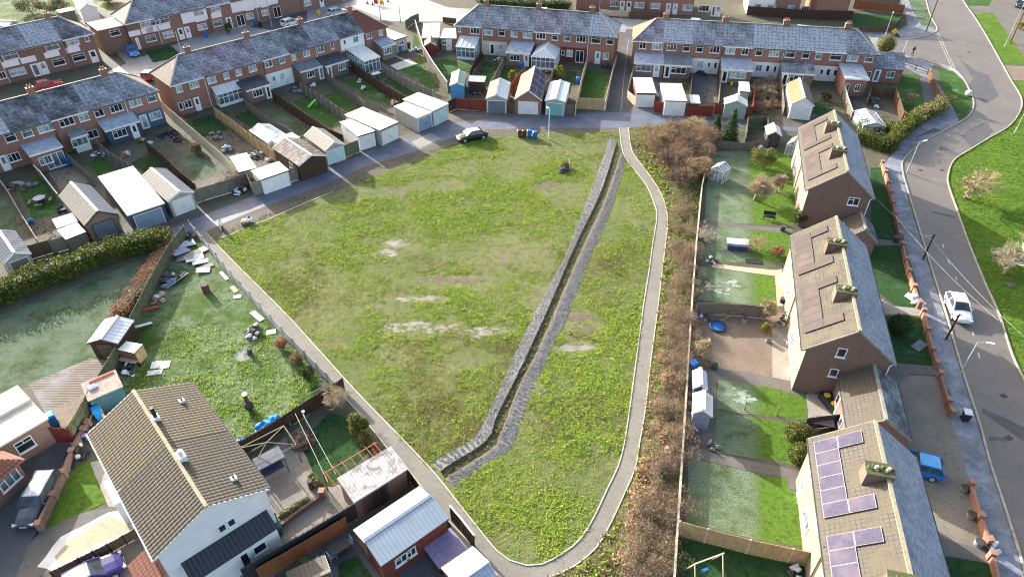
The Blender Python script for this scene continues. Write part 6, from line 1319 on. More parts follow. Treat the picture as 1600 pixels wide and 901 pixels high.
# gravel path fence and the rubbish garden fences
fence('long grey slatted fence along the gravel path', [(299, 358), (364, 437), (443, 525), (497, 581), (530, 614)], h=1.2, style='slat', mat='steel_grey', posts='grey_paint', every=2.2)
fence('mossy board fence with props between the frosted lawn and the rubbish garden', [(293, 372), (268, 405), (238, 462), (210, 520), (180, 580), (155, 625)], h=1.7, mat='wood_green', posts='wood_weathered', every=2.6)
fence('board fence between the deck and the white house', [(155, 625), (140, 655), (120, 690)], h=1.9, mat='wood_green', posts='wood_brown')
fence('maroon board fence below the deck', [(80, 690), (120, 692)], h=1.8, mat='wood_red')
fence('dark board fence between the overgrown garden and the small lawn', [(372, 715), (420, 688), (470, 655), (512, 628), (540, 610)], h=1.6, mat='wood_dark')
fence('dark ribbed fence with a deep top running down beside the patio', [(386, 912), (470, 862), (540, 820), (600, 785), (640, 752)], h=1.9, style='rib', mat='metal_dark')
fence('orange-brown board fence below the dark ribbed one', [(408, 908), (480, 866), (545, 827)], h=1.6, mat='wood_orange')
fence('dark fence between the garden room and the gravel path', [(641, 752), (668, 790), (705, 835)], h=1.4, mat='wood_dark')
fence('white trellis topped fence beside the hot tub', [(705, 812), (722, 832), (742, 858)], h=1.8, mat='wood_dark', cap='felt_white')
fence('low brick-red garden wall stub fence by the small lawn', [(585, 715), (600, 735)], h=1.2, mat='wood_orange')
fence('brown scalloped timber rail fence along the gravel bed', [(88, 905), (130, 884), (175, 862), (222, 836)], h=1.0, mat='wood_brown', posts='wood_dark', every=1.2)
# scrub boundary fence, right gardens
fence('long low timber fence between the scrub strip and the right gardens', [(1108, 240), (1095, 300), (1086, 390), (1080, 470), (1074, 560), (1069, 640), (1061, 760), (1055, 850), (1050, 925)], h=.85, style='slab', mat='wood_grey', posts='wood_pale', every=2.4, cap='wood_pale')
fence('new timber panel fence across the nearest right garden', [(1057, 835), (1100, 847), (1165, 864), (1230, 878), (1272, 886)], h=1.7, mat='wood_new', posts='wood_pale', every=2.2)
fence('dark hurdle fence along the top of the gravel garden', [(1085, 492), (1120, 492), (1160, 494), (1195, 498)], h=1.5, mat='wood_grey')
fence('dark board fence along the back of the farthest right garden', [(1118, 232), (1160, 236), (1208, 228)], h=1.2, mat='wood_grey')
fence('dark timber compost bay beside the black shed', [(1164, 222), (1166, 198), (1196, 198), (1198, 222)], h=1.6, mat='wood_green')
fence('dark fence beside the bins behind the nearest semi-detached pair', [(1254, 672), (1285, 668), (1315, 664)], h=1.5, mat='junk_dark')
# low brick front wall with piers
def brick_wall(label, pts, h=.65, every=2.6, mat='brick_wall'):
    w = [P(*p) for p in pts]; o = w[0].copy(); t = T('brick_wall', label, 'wall', o); mb = MB(); w = [p - o for p in w]
    l = smooth_line(w, .6); cum = 0; nxt = 0
    for a, b in zip(l, l[1:]): mb.bar(a + Vector((0, 0, h / 2)), b + Vector((0, 0, h / 2)), .22, h, mat)
    mb.build('wall_panel', t)
    for a, b in zip(l, l[1:]):
        if cum >= nxt:
            m = MB(); d = (b - a); rz = math.atan2(d.y, d.x); m.obox((0, 0, .42), (.38, .38, .84), rz, mat); m.obox((0, 0, .87), (.46, .46, .06), rz, 'pier_cap'); po = m.build('pier', t); po.location = a; nxt += every
        cum += (b - a).length
    m = MB(); m.obox((0, 0, .42), (.38, .38, .84), 0, mat); m.obox((0, 0, .87), (.46, .46, .06), 0, 'pier_cap'); po = m.build('pier', t); po.location = l[-1]
    return t
brick_wall('orange brick front wall with piers before the far semi-detached pair', [(1377, 260), (1386, 292), (1396, 335), (1404, 372)])
brick_wall('orange brick front wall with piers before the middle semi-detached pair', [(1408, 388), (1418, 430), (1434, 480)])
brick_wall('orange brick front wall with piers from the bush garden to the driveway', [(1440, 492), (1450, 535), (1461, 574)])
brick_wall('orange brick front wall with piers along the gravel drive', [(1466, 590), (1475, 622), (1484, 650)])
brick_wall('orange brick front wall with piers below the drive entrance', [(1513, 762), (1524, 800), (1540, 850)])
brick_wall('orange brick front wall with piers at the bottom corner', [(1545, 872), (1554, 905), (1562, 935)])
brick_wall('brown brick wall with piers beside the estate car', [(66, 826), (88, 780), (112, 725), (126, 692), (142, 668)], h=.8, mat='brick_brown', every=2.0)
brick_wall('low brown brick patio wall with a pale coping beside the white house', [(436, 826), (470, 800), (505, 776)], h=.4, mat='brick_brown', every=9)
# ---------------------------------------------------------------- plants
def leaf_cloud(centers, radii, n, size, mats, weights=None, seed=0, shell=.45, flat=1.0):
    """arrays of small leaf faces filling lumps; returns V, F, M"""
    g = np.random.default_rng(seed); C_ = np.array(centers, float).reshape(-1, 3); Rr = np.array(radii, float).reshape(-1, 3)
    vol = Rr.prod(1) ** (2 / 3); k = g.choice(len(C_), n, p=vol / vol.sum()); d = g.normal(size=(n, 3)); d /= np.linalg.norm(d, axis=1)[:, None]
    r = shell + (1 - shell) * g.random(n) ** .6; r *= 1 + g.normal(0, .08, n); c = C_[k] + d * Rr[k] * r[:, None]; c[:, 2] = np.maximum(c[:, 2], .03)
    a = g.normal(size=(n, 3)) + d * .3; a /= np.linalg.norm(a, axis=1)[:, None]; b = np.cross(a, g.normal(size=(n, 3))); b /= np.linalg.norm(b, axis=1)[:, None]
    w = np.array(weights or [1] * len(mats), float); m = g.choice(len(mats), n, p=w / w.sum()); tw_ = np.array(['twig' in x for x in mats])[m]
    s = size * g.uniform(.6, 1.4, n)[:, None] * np.where(tw_, 3.0, 1)[:, None]; k2 = np.where(tw_, .06, .5)[:, None]; V = np.stack([c - a * s, c + b * s * k2, c + a * s, c - b * s * k2], 1).reshape(-1, 3); return V, np.arange(n * 4).reshape(n, 4), m
def cloud_obj(name, V, Fq, mats, m, parent=None):
    o = npmesh(name, V, Fq, mats, m)
    if parent: o.parent = parent
    return o
def lumps(g, n, rx, ry, rz, sub=.5):
    c, r = [(0, 0, rz * .95)], [(rx * .75, ry * .75, rz * .9)]
    for i in range(n):
        a = g.random() * 6.28; e = g.uniform(-.2, .9); q_ = g.uniform(.45, .75)
        c.append((math.cos(a) * rx * q_ * math.cos(e), math.sin(a) * ry * q_ * math.cos(e), rz * (1 + .75 * math.sin(e)))); k = g.uniform(.3, sub); r.append((rx * k, ry * k, rz * k))
    return c, r
def bush(label, px, py, rx, rz, mats=('leaf_bush',), n=900, size=.1, weights=None, seed=0, ry=None, cat='bush', name='bush', group=None, z0=0.0):
    g = np.random.default_rng(seed + 17); c, r = lumps(g, 9, rx, ry or rx, rz); p = P(px, py); t = T(name, label, cat, p, g.random() * 3, group)
    V, Fq, m = leaf_cloud(c, r, n, size, mats, weights, seed); cloud_obj('foliage', V, Fq, list(mats), m, t)
    s = MB()
    for i in range(5): a = i * 1.3; s.tube([(0, 0, 0), (math.cos(a) * rx * .3, math.sin(a) * rx * .3, rz), (math.cos(a) * rx * .6, math.sin(a) * rx * .6, rz * 1.5)], [.05, .03, .01], 5, 'bark')
    s.build('stem', t); return t
def twig_tree(label, px, py, h, spread, trunk=.14, mats=('twig_brown',), n=7, depth=4, seed=0, cat='bare tree', name='bare_tree', group=None, lean=(0, 0), multi=1, droop=0.0, tw=.012, fork=.28):
    """bare winter crown: trunk, limbs and several orders of thin twigs as real tapered tubes"""
    rg = random.Random(seed); p = P(px, py); t = T(name, label, cat, p, 0, group); tr = MB(); cr = MB(); segs = []
    def grow(a, d, L, r, lev):
        mid = a + d * L * .5 + Vector((rg.gauss(0, 1), rg.gauss(0, 1), rg.gauss(0, .6))) * L * .07; e = a + d * L + Vector((0, 0, -droop * L * lev * .25))
        m = tr if lev == 0 else cr; m.tube([a, mid, e], [r, r * .8, max(tw * .4, r * .58)], 5 if lev < 2 else 3, 'bark' if lev == 0 else mats[rg.randrange(len(mats))], cap=False)
        if lev >= depth: return
        k = n if lev == 0 else rg.randint(max(3, n - 3), n)
        for i in range(k):
            s = rg.uniform(.35, 1) if lev else rg.uniform(.7, 1); st = a.lerp(e, s)
            v = Vector((rg.gauss(0, 1), rg.gauss(0, 1), rg.gauss(.25, .6) - droop)); nd = (d * (.75 if lev else .35) + v.normalized() * (.75 + spread * .25)).normalized()
            if nd.z < -.25 - droop: nd.z *= -.5; nd.normalize()
            grow(st, nd, L * rg.uniform(.58, .85), max(tw * .5, r * rg.uniform(.42, .58)), lev + 1)
    for j in range(multi):
        a = j * 6.28 / multi; d0 = Vector((lean[0] + (math.cos(a) * .55 * spread if multi > 1 else 0), lean[1] + (math.sin(a) * .55 * spread if multi > 1 else 0), 1)).normalized()
        grow(Vector((math.cos(a) * .15 * (multi > 1), math.sin(a) * .15 * (multi > 1), 0)), d0, h * (fork + .08) if multi == 1 else h * .38, trunk, 0 if multi == 1 else 0)
    tr.build('trunk', t); cr.build('crown', t); return t
# long hedge behind the frosted lawn
def hedge(label, line, width, h, mats, weights, dens=330, size=.1, seed=0, name='hedge', cat='hedge'):
    g = np.random.default_rng(seed); l = smooth_line([P(*p) for p in line], .45); o = l[0].copy(); t = T(name, label, cat, o); c, r = [], []
    for p in l:
        for k in range(3):
            hh = h * g.uniform(.8, 1.08); c.append((p.x - o.x + g.normal(0, width * .14), p.y - o.y + g.normal(0, width * .14), hh * (.3, .55, .75)[k])); r.append((width * .5 * g.uniform(.75, 1.1), width * .5 * g.uniform(.75, 1.1), hh * .3))
    L = sum((b - a).length for a, b in zip(l, l[1:])); n = int(L * dens); V, Fq, m = leaf_cloud(c, r, n, size, mats, weights, seed, shell=.6); cloud_obj('foliage', V, Fq, list(mats), m, t)
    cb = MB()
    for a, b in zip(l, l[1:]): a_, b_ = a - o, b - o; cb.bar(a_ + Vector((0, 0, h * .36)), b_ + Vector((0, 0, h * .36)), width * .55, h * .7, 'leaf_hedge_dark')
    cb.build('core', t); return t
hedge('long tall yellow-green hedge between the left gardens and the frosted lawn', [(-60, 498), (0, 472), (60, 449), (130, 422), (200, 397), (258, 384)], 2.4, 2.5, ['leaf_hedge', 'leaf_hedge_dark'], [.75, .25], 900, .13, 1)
hedge('red-brown bare hedge along the mossy fence', [(262, 396), (244, 425), (225, 455), (205, 478), (188, 497)], 2.0, 1.3, ['leaf_red_brown', 'twig_brown'], [.6, .4], 1300, .07, 2)
hedge('clipped green hedge round the corner by the far semi-detached pair', [(1340, 222), (1362, 228), (1384, 236), (1396, 226), (1410, 208), (1424, 198)], 2.0, 2.2, ['leaf_hedge', 'leaf_hedge_dark'], [.6, .4], 900, .1, 3)
hedge('darker inner hedge inside the corner hedge garden', [(1342, 206), (1365, 208), (1392, 210)], 1.6, 1.8, ['leaf_hedge_dark', 'leaf_hedge'], [.6, .4], 700, .1, 4)
hedge('loose olive shrubs along the corner pavement', [(1422, 196), (1440, 186), (1458, 178), (1474, 166)], 2.2, 2.0, ['leaf_olive', 'leaf_hedge', 'leaf_straw'], [.5, .3, .2], 800, .11, 5, 'shrub_row', 'shrubs')
hedge('dark green hedge beyond the middle terrace', [(752, 10), (800, 14), (850, 16), (888, 16)], 2.6, 2.2, ['leaf_conifer', 'leaf_hedge_dark'], [.6, .4], 420, .14, 6)
# bramble bank in the scrub strip: one tangled mass
def thicket(name, label, spots, n, size, mats, weights, seed, hscale=1.0):
    g = np.random.default_rng(seed); c, r = [], []
    for (x, y, rr, hh) in spots:
        p = P(x, y)
        for k in range(7):
            c.append((p.x + g.normal(0, rr * .4), p.y + g.normal(0, rr * .5), hh * hscale * g.uniform(.25, .8))); k2 = g.uniform(.3, .6); r.append((rr * k2, rr * k2, hh * hscale * k2 * .8))
    V, Fq, m = leaf_cloud(c, r, n, size, mats, weights, seed, shell=.4); o = npmesh(name, V, Fq, list(mats), m); return tag(o, label, 'brambles', kind='stuff')
SP = []
_rg = random.Random(12)
for k in range(230):
    y = _rg.uniform(292, 925); c0 = 1068 - max(0, y - 480) * .075 - max(0, y - 640) * .085; wid = 18 + (y - 292) * .025
    SP.append((c0 + _rg.uniform(-wid, wid * .8), y, _rg.uniform(.5, 1.5), _rg.choice((.4, .7, 1.0, 1.3, 1.6))))
thicket('bramble_bank', 'tangled brown brambles filling the strip beside the garden fence', SP, 200000, .036, ['leaf_bramble', 'leaf_straw', 'leaf_bush', 'twig_dark', 'twig_brown', 'twig_grey'], [.09, .1, .12, .24, .32, .13], 31)
STR = [(1030, 640, .9, .5), (1026, 670, .9, .6), (1040, 560, .8, .5), (1044, 500, .8, .5), (1005, 735, 1.0, .6), (1000, 775, 1.1, .6), (985, 810, 1.0, .5), (1046, 600, 1, .9), (1046, 690, 1, 1.0), (970, 870, 1.1, .5)]
thicket('straw_tussocks', 'straw coloured dead grass tussocks beside the brambles', STR, 9000, .12, ['leaf_straw', 'leaf_bramble'], [.8, .2], 33)
# bare shrubs at the head of the path, each its own plant
SH = 'bare shrubs at the head of the path'
for i, (x, y, h, lab, mt) in enumerate([(1022, 228, 3.0, 'tan bare shrub at the lane corner, leftmost of the thicket', ('twig_tan', 'twig_brown')), (1052, 215, 3.4, 'tall brown bare shrub beside the lane at the thicket top', ('twig_brown', 'twig_tan')), (1040, 258, 3.2, 'dark brown bare shrub on the path bend', ('twig_dark', 'twig_brown')),
        (1075, 240, 3.6, 'large purplish brown bare shrub in the middle of the thicket', ('twig_dark', 'twig_brown')), (1090, 272, 3.2, 'orange-tan bare shrub against the garden fence', ('twig_tan', 'twig_brown')), (1102, 225, 3.8, 'tall tan bare shrub next to the dark conifer', ('twig_tan', 'twig_brown')), (1058, 288, 2.8, 'low dark bare shrub below the thicket beside the path', ('twig_dark', 'twig_brown')), (1080, 205, 3.0, 'pale bare shrub on the lane verge above the thicket', ('twig_tan', 'twig_grey'))]):
    twig_tree(lab, x, y, h, 1.25, .07, mt, 6, 4, 100 + i, 'shrub', 'bare_shrub', SH, multi=5, tw=.022)
thicket('shrub_undergrowth', 'brown tangled undergrowth beneath the bare shrubs', [(1030, 240, 2.0, 1.8), (1050, 225, 2.2, 2.2), (1075, 225, 2.4, 2.2), (1060, 260, 2.4, 2.2), (1085, 255, 2.2, 2.2), (1098, 235, 2.2, 2.4), (1070, 285, 2.0, 1.8), (1100, 275, 1.4, 1.8), (1020, 215, 1.6, 1.4)], 70000, .05, ['twig_brown', 'leaf_bramble', 'twig_dark', 'twig_tan'], [.42, .12, .3, .16], 35)
def conifer(label, px, py, h, r, seed=0):
    g = np.random.default_rng(seed); t = T('conifer', label, 'conifer', P(px, py)); s = MB(); s.tube([(0, 0, 0), (0, 0, h * .95)], [.14, .02], 7, 'bark'); s.build('trunk', t); c, rr = [], []
    for i in range(60):
        z = h * (.06 + .92 * i / 60); R_ = r * (1 - i / 62) ** .85
        for k in range(5): a = g.random() * 6.28; c.append((math.cos(a) * R_ * .55, math.sin(a) * R_ * .55, z)); rr.append((R_ * .5 + .05, R_ * .5 + .05, h * .035))
    V, Fq, m = leaf_cloud(c, rr, 5200, .1, ['leaf_conifer', 'leaf_bush'], [.8, .2], seed, .2); cloud_obj('crown', V, Fq, ['leaf_conifer', 'leaf_bush'], m, t); return t
conifer('tall dark green conifer between the lane and the right gardens', 1138, 226, 5.6, 1.5, 3); conifer('smaller conifer just left of the tall dark one', 1117, 214, 3.6, .9, 4)
twig_tree('sprawling leafless apple tree with pale twigs on the far right lawn', 1178, 312, 5.6, 1.9, .18, ('twig_grey', 'twig_tan'), 9, 4, 5, lean=(.3, .05), tw=.026, fork=.16)
twig_tree('second bare apple limb crown beside the far semi-detached pair', 1212, 300, 5.0, 1.9, .14, ('twig_brown', 'twig_grey'), 8, 4, 6, lean=(.1, .1), tw=.026, fork=.16)
bush('wide green evergreen bush behind the leafless apple tree', 1190, 262, 2.0, 1.5, ('leaf_bush', 'leaf_hedge', 'leaf_olive'), 3600, .1, seed=4)
bush('dark evergreen bush on the patio edge by the far semi-detached pair', 1246, 352, .9, 1.1, ('leaf_bush', 'leaf_hedge_dark'), 1500, .09, seed=5)
twig_tree('small bare fruit bush in the second right garden', 1180, 388, 2.4, 1.3, .05, ('twig_tan', 'twig_brown'), 6, 3, 7, 'shrub', 'bare_shrub', multi=4, tw=.016)
twig_tree('pale bare shrub against the scrub fence in the second right garden', 1100, 378, 2.6, 1.4, .05, ('twig_grey',), 6, 3, 8, 'shrub', 'bare_shrub', multi=4, tw=.018)
twig_tree('spindly grey shrub beside the third lawn by the fence', 1092, 455, 2.0, 1.3, .04, ('twig_grey', 'twig_brown'), 5, 3, 9, 'shrub', 'bare_shrub', multi=3, tw=.016)
bush('brownish red low shrub bed between the second and third right lawns', 1215, 400, .9, .7, ('leaf_red_brown', 'leaf_olive', 'leaf_bramble'), 1300, .08, seed=8)
bush('brown dead leaf shrub under the middle semi-detached wall', 1228, 445, .5, .6, ('leaf_bramble', 'leaf_bush'), 600, .07, seed=9)
bush('grey weeping shrub at the top of the gravel garden', 1194, 497, 1.0, 1.2, ('leaf_olive', 'twig_grey', 'twig_tan'), 2200, .09, seed=10)
bush('small bright yellow-green bush in the gravel garden', 1197, 520, .6, .6, ('leaf_hedge', 'leaf_yellow'), 1100, .07, [.75, .25], 11)
bush('pale grey feathery bush by the scrub fence in the gravel garden', 1094, 560, .9, 1.3, ('twig_grey', 'leaf_olive', 'twig_tan'), 1700, .08, seed=12)
def topiary(label, px, py, r, seed, mats=('leaf_hedge', 'leaf_bush'), n=4200):
    t = T('topiary_bush', label, 'bush', P(px, py)); V, Fq, m = leaf_cloud([(0, 0, r * 1.05)], [(r, r, r * .98)], n, .065, mats, None, seed, .82); cloud_obj('foliage', V, Fq, list(mats), m, t)
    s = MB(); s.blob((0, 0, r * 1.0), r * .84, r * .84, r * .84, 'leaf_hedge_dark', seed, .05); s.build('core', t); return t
topiary('clipped round bush at the lawn corner, farther of the two', 1243, 690, 1.0, 41); topiary('clipped round bush at the lawn corner, nearer of the two', 1247, 722, .95, 42)
topiary('dark round bush on the shaded front lawn', 1402, 520, 1.05, 43, ('leaf_hedge_dark', 'leaf_conifer'))
topiary('round olive bush beside the end terrace roof', 1380, 84, 1.7, 44, ('leaf_olive', 'leaf_hedge'), 3500)
twig_tree('small red-brown round shrub on the corner lawn', 1421, 165, 2.6, 1.2, .08, ('twig_brown', 'twig_dark'), 6, 4, 15, 'small tree', 'bare_tree', tw=.02)
twig_tree('pale leafless willow with a leaning trunk at the road bend', 1507, 310, 6.0, 1.5, .26, ('twig_olive', 'twig_tan', 'twig_olive'), 7, 4, 20, lean=(.45, .1), tw=.026)
twig_tree('pale twiggy bare tree at the right edge of the green', 1567, 428, 5.4, 1.5, .2, ('twig_olive', 'twig_grey'), 7, 4, 21, lean=(.5, .15), tw=.024)
twig_tree('second pale bare tree on the green at the right edge', 1592, 410, 5.2, 1.5, .18, ('twig_olive', 'twig_grey'), 7, 4, 22, lean=(.2, .3), tw=.024)
bush('bright yellow bush in front of the hip-roofed white conservatory garden', 873, 120, .9, 1.0, ('leaf_yellow', 'leaf_hedge'), 1300, .1, [.7, .3], 50)
bush('lime green conical bush in the brick extension garden', 800, 128, .8, 1.1, ('leaf_hedge', 'leaf_yellow'), 1200, .1, [.7, .3], 51)
bush('dark round bush by the wide white porch on the far street', 358, 52, 1.0, 1.0, ('leaf_conifer', 'leaf_bush'), 900, .12, seed=52)
twig_tree('tangled bare brambles in the overgrown terrace garden', 1196, 150, 2.2, 1.5, .05, ('twig_brown', 'twig_grey'), 6, 4, 53, 'shrub', 'bare_shrub', multi=6, tw=.022)
twig_tree('bare brown shrub at the top of the overgrown terrace garden', 1200, 132, 1.8, 1.5, .05, ('twig_dark', 'twig_grey'), 6, 4, 54, 'shrub', 'bare_shrub', multi=5, tw=.022)
twig_tree('bare straggling shrub at the lane end of the overgrown garden', 1190, 170, 1.8, 1.5, .05, ('twig_tan', 'twig_brown'), 6, 4, 55, 'shrub', 'bare_shrub', multi=5, tw=.022)
bush('green ivy bush in the garden next to the overgrown one', 1290, 158, 1.0, .8, ('leaf_bush', 'leaf_hedge_dark'), 900, .1, seed=56)
bush('glossy green shrub at the path edge above the small lawn', 562, 678, 1.0, 1.1, ('leaf_bush', 'leaf_hedge', 'leaf_olive'), 2600, .09, seed=57)
bush('pale leaved shrub beside the glossy one on the path edge', 575, 695, .7, .8, ('leaf_hedge', 'leaf_olive'), 1400, .09, seed=58)
twig_tree('grey bare thorn tree leaning over the slatted path fence', 524, 636, 3.0, 1.5, .08, ('twig_grey', 'twig_tan'), 7, 4, 59, tw=.018)
bush('dark green shrub by the slatted path fence in the overgrown garden', 482, 592, .7, .9, ('leaf_bush', 'leaf_hedge_dark'), 1400, .08, seed=60)
bush('rust brown dead shrub by the slatted path fence', 440, 545, .7, .7, ('leaf_red_brown', 'leaf_bramble'), 1100, .08, seed=61)
bush('dry brown shrub between the rust one and the green one on the fence', 462, 568, .7, .6, ('leaf_bramble', 'leaf_olive'), 1000, .08, seed=62)
bush('brown bush at the corner where the hedge meets the lane', 272, 384, 1.0, .8, ('leaf_straw', 'leaf_bramble', 'leaf_olive'), 1500, .09, seed=63)
bush('dark shrub halfway down the cream plank fence', 309, 240, 1.0, .9, ('leaf_bush', 'leaf_bramble'), 1100, .1, seed=64)
twig_tree('bare tangled shrub on the lane fence of the rubble garden', 378, 290, 2.4, 1.4, .06, ('twig_brown', 'twig_dark'), 6, 4, 65, 'shrub', 'bare_shrub', multi=4, tw=.02)
for i, (x, y, r, lab) in enumerate([(50, 22, 3.2, 'big grey-brown bare bush at the far left corner'), (95, 20, 2.8, 'second bare bush beside the far white garage'), (70, 40, 2.0, 'small greenish bush behind the far left roof'), (170, 4, 2.4, 'dark green shrub by the far drive')]):
    bush(lab, x, y, r, r * .5, ('twig_grey', 'leaf_olive', 'leaf_bush'), 2200, .16, seed=70 + i)
bush('yellow-green shrub by the far right driveway', 1592, 46, .9, .8, ('leaf_yellow', 'leaf_hedge'), 900, .1, seed=80)
bush('dry tuft bush beside the ditch end of the field', 884, 262, .6, .35, ('leaf_bramble', 'twig_dark'), 900, .09, seed=81)
thicket('overgrown_weeds', 'brown weeds filling the overgrown terrace garden', [(1185, 140, 2.2, .9), (1200, 155, 2.2, 1.0), (1190, 170, 2.0, .8), (1212, 140, 2, .9), (1215, 165, 1.8, .7)], 9000, .1, ['twig_brown', 'leaf_bramble', 'leaf_olive'], [.5, .3, .2], 37)
# ---------------------------------------------------------------- terrace gardens: lawns, patios, rubble
def patch(r, pts, mat, lvl=3, jit=.2, name='lawn'): return sheet(name, [q(r, *p) for p in pts], mat, lvl, jit)
patch('H', [(185, 195), (260, 170), (340, 150), (440, 235), (360, 262), (272, 285)], 'lawn_dark')
patch('H', [(285, 290), (450, 245), (560, 320), (680, 400), (650, 440), (560, 500), (500, 520), (400, 400)], 'bare_soil', 3, .2, 'bare_plot')
patch('H', [(470, 155), (560, 125), (655, 200), (590, 242)], 'lawn_dark')
patch('H', [(650, 130), (720, 110), (850, 205), (930, 255), (850, 285), (720, 200)], 'lawn_frost')
patch('H', [(135, 410), (200, 370), (262, 368), (375, 465), (350, 500), (280, 530)], 'lawn_frost')
patch('H', [(10, 250), (80, 215), (180, 235), (255, 320), (190, 375), (110, 350)], 'bare_soil', 3, .2, 'bare_plot')
patch('H', [(290, 540), (380, 500), (470, 520), (520, 560), (350, 620), (260, 600)], 'bare_soil', 3, .2, 'bare_plot')
patch('B', [(820, 600), (900, 560), (1020, 640), (1100, 690), (1040, 750), (930, 690)], 'lawn_light_frost')
patch('B', [(1000, 565), (1070, 530), (1201, 625), (1230, 650), (1150, 680)], 'lawn_light_frost')
patch('B', [(730, 520), (800, 480), (870, 540), (800, 570)], 'asphalt_dark', 3, .1, 'garden_patio')
pass
patch('C', [(130, 475), (250, 450), (420, 570), (400, 610), (310, 590)], 'lawn_light_frost'); patch('C', [(375, 475), (450, 432), (590, 540), (520, 572)], 'lawn_dark')
patch('C', [(465, 405), (570, 372), (650, 445), (700, 512), (640, 525), (560, 465)], 'lawn_light_frost'); patch('C', [(410, 385), (520, 345), (572, 375), (455, 412)], 'felt_cream', 4, 0, 'garden_patio')
patch('C', [(545, 200), (575, 220), (592, 270), (545, 275)], 'lawn_light_frost'); patch('C', [(560, 340), (590, 325), (620, 400), (585, 385)], 'lawn_fresh')  # second sheet: a sunlit stripe put into brighter turf colour
patch('C', [(650, 370), (740, 345), (890, 385), (875, 425), (740, 470), (700, 440)], 'lawn_light_frost')
patch('C', [(800, 650), (970, 660), (985, 690), (830, 690), (740, 715), (700, 700)], 'concrete_dark', 3, .1, 'garage_apron')
patch('D', [(245, 450), (285, 360), (375, 375), (345, 470), (300, 510)], 'lawn_dark'); patch('D', [(385, 470), (405, 400), (525, 405), (500, 470), (440, 490)], 'lawn_light_frost')
patch('D', [(450, 440), (520, 410), (560, 420), (480, 490)], 'concrete_dark', 4, .1, 'garden_patio')
patch('D', [(760, 490), (770, 420), (830, 420), (822, 505)], 'lawn_dark'); patch('D', [(850, 568), (868, 480), (885, 418), (1022, 422), (1005, 500), (985, 578)], 'lawn_square', 3, .05)
patch('D', [(890, 410), (900, 385), (1040, 390), (1030, 415)], 'asphalt_dark', 4, .05, 'garden_patio')
patch('E', [(448, 608), (452, 450), (600, 460), (602, 610)], 'asphalt_dark', 3, .1, 'gravel_garden'); patch('E', [(540, 610), (560, 450), (600, 455), (602, 605)], 'concrete_dark', 4, .1, 'garden_path')
patch('E', [(250, 505), (300, 490), (430, 500), (435, 530), (300, 530)], 'lawn_dark'); patch('E', [(625, 560), (625, 500), (735, 500), (735, 560)], 'garden_soil', 3, .1, 'bare_plot')
patch('F', [(-20, 600), (70, 620), (100, 650), (10, 680), (-60, 660)], 'lawn_dark'); patch('F', [(165, 590), (285, 590), (280, 700), (195, 720)], 'asphalt_dark', 3, .1, 'garden_patio')
patch('F', [(290, 590), (420, 600), (450, 720), (285, 720)], 'garden_soil', 4, .1, 'bare_plot')
patch('G', [(0, 400), (50, 450), (120, 605), (0, 622)], 'lawn_frost'); patch('G', [(120, 375), (200, 300), (250, 295), (350, 430), (340, 500), (200, 540), (150, 450)], 'lawn_light_frost')
patch('G', [(278, 262), (430, 228), (530, 310), (480, 345), (365, 378)], 'gravel_grey', 3, .1, 'garden_patio'); patch('G', [(500, 205), (590, 165), (690, 240), (575, 280)], 'lawn_light_frost')
patch('G', [(770, 205), (870, 150), (985, 230), (870, 272)], 'lawn_dark'); patch('G', [(180, 560), (240, 600), (300, 690), (230, 690)], 'bare_soil', 3, .2, 'bare_plot')
patch('A', [(600, 200), (700, 330), (760, 390), (850, 350), (690, 190)], 'concrete', 2, .1, 'driveway'); patch('A', [(580, 40), (640, 60), (690, 50), (620, 0)], 'lawn_fresh')
patch('A', [(850, 300), (1000, 270), (1080, 330), (900, 370)], 'lawn_dark'); patch('B', [(560, 160), (700, 110), (900, 60), (900, 130), (700, 180)], 'asphalt_dark', 2, .1, 'driveway')

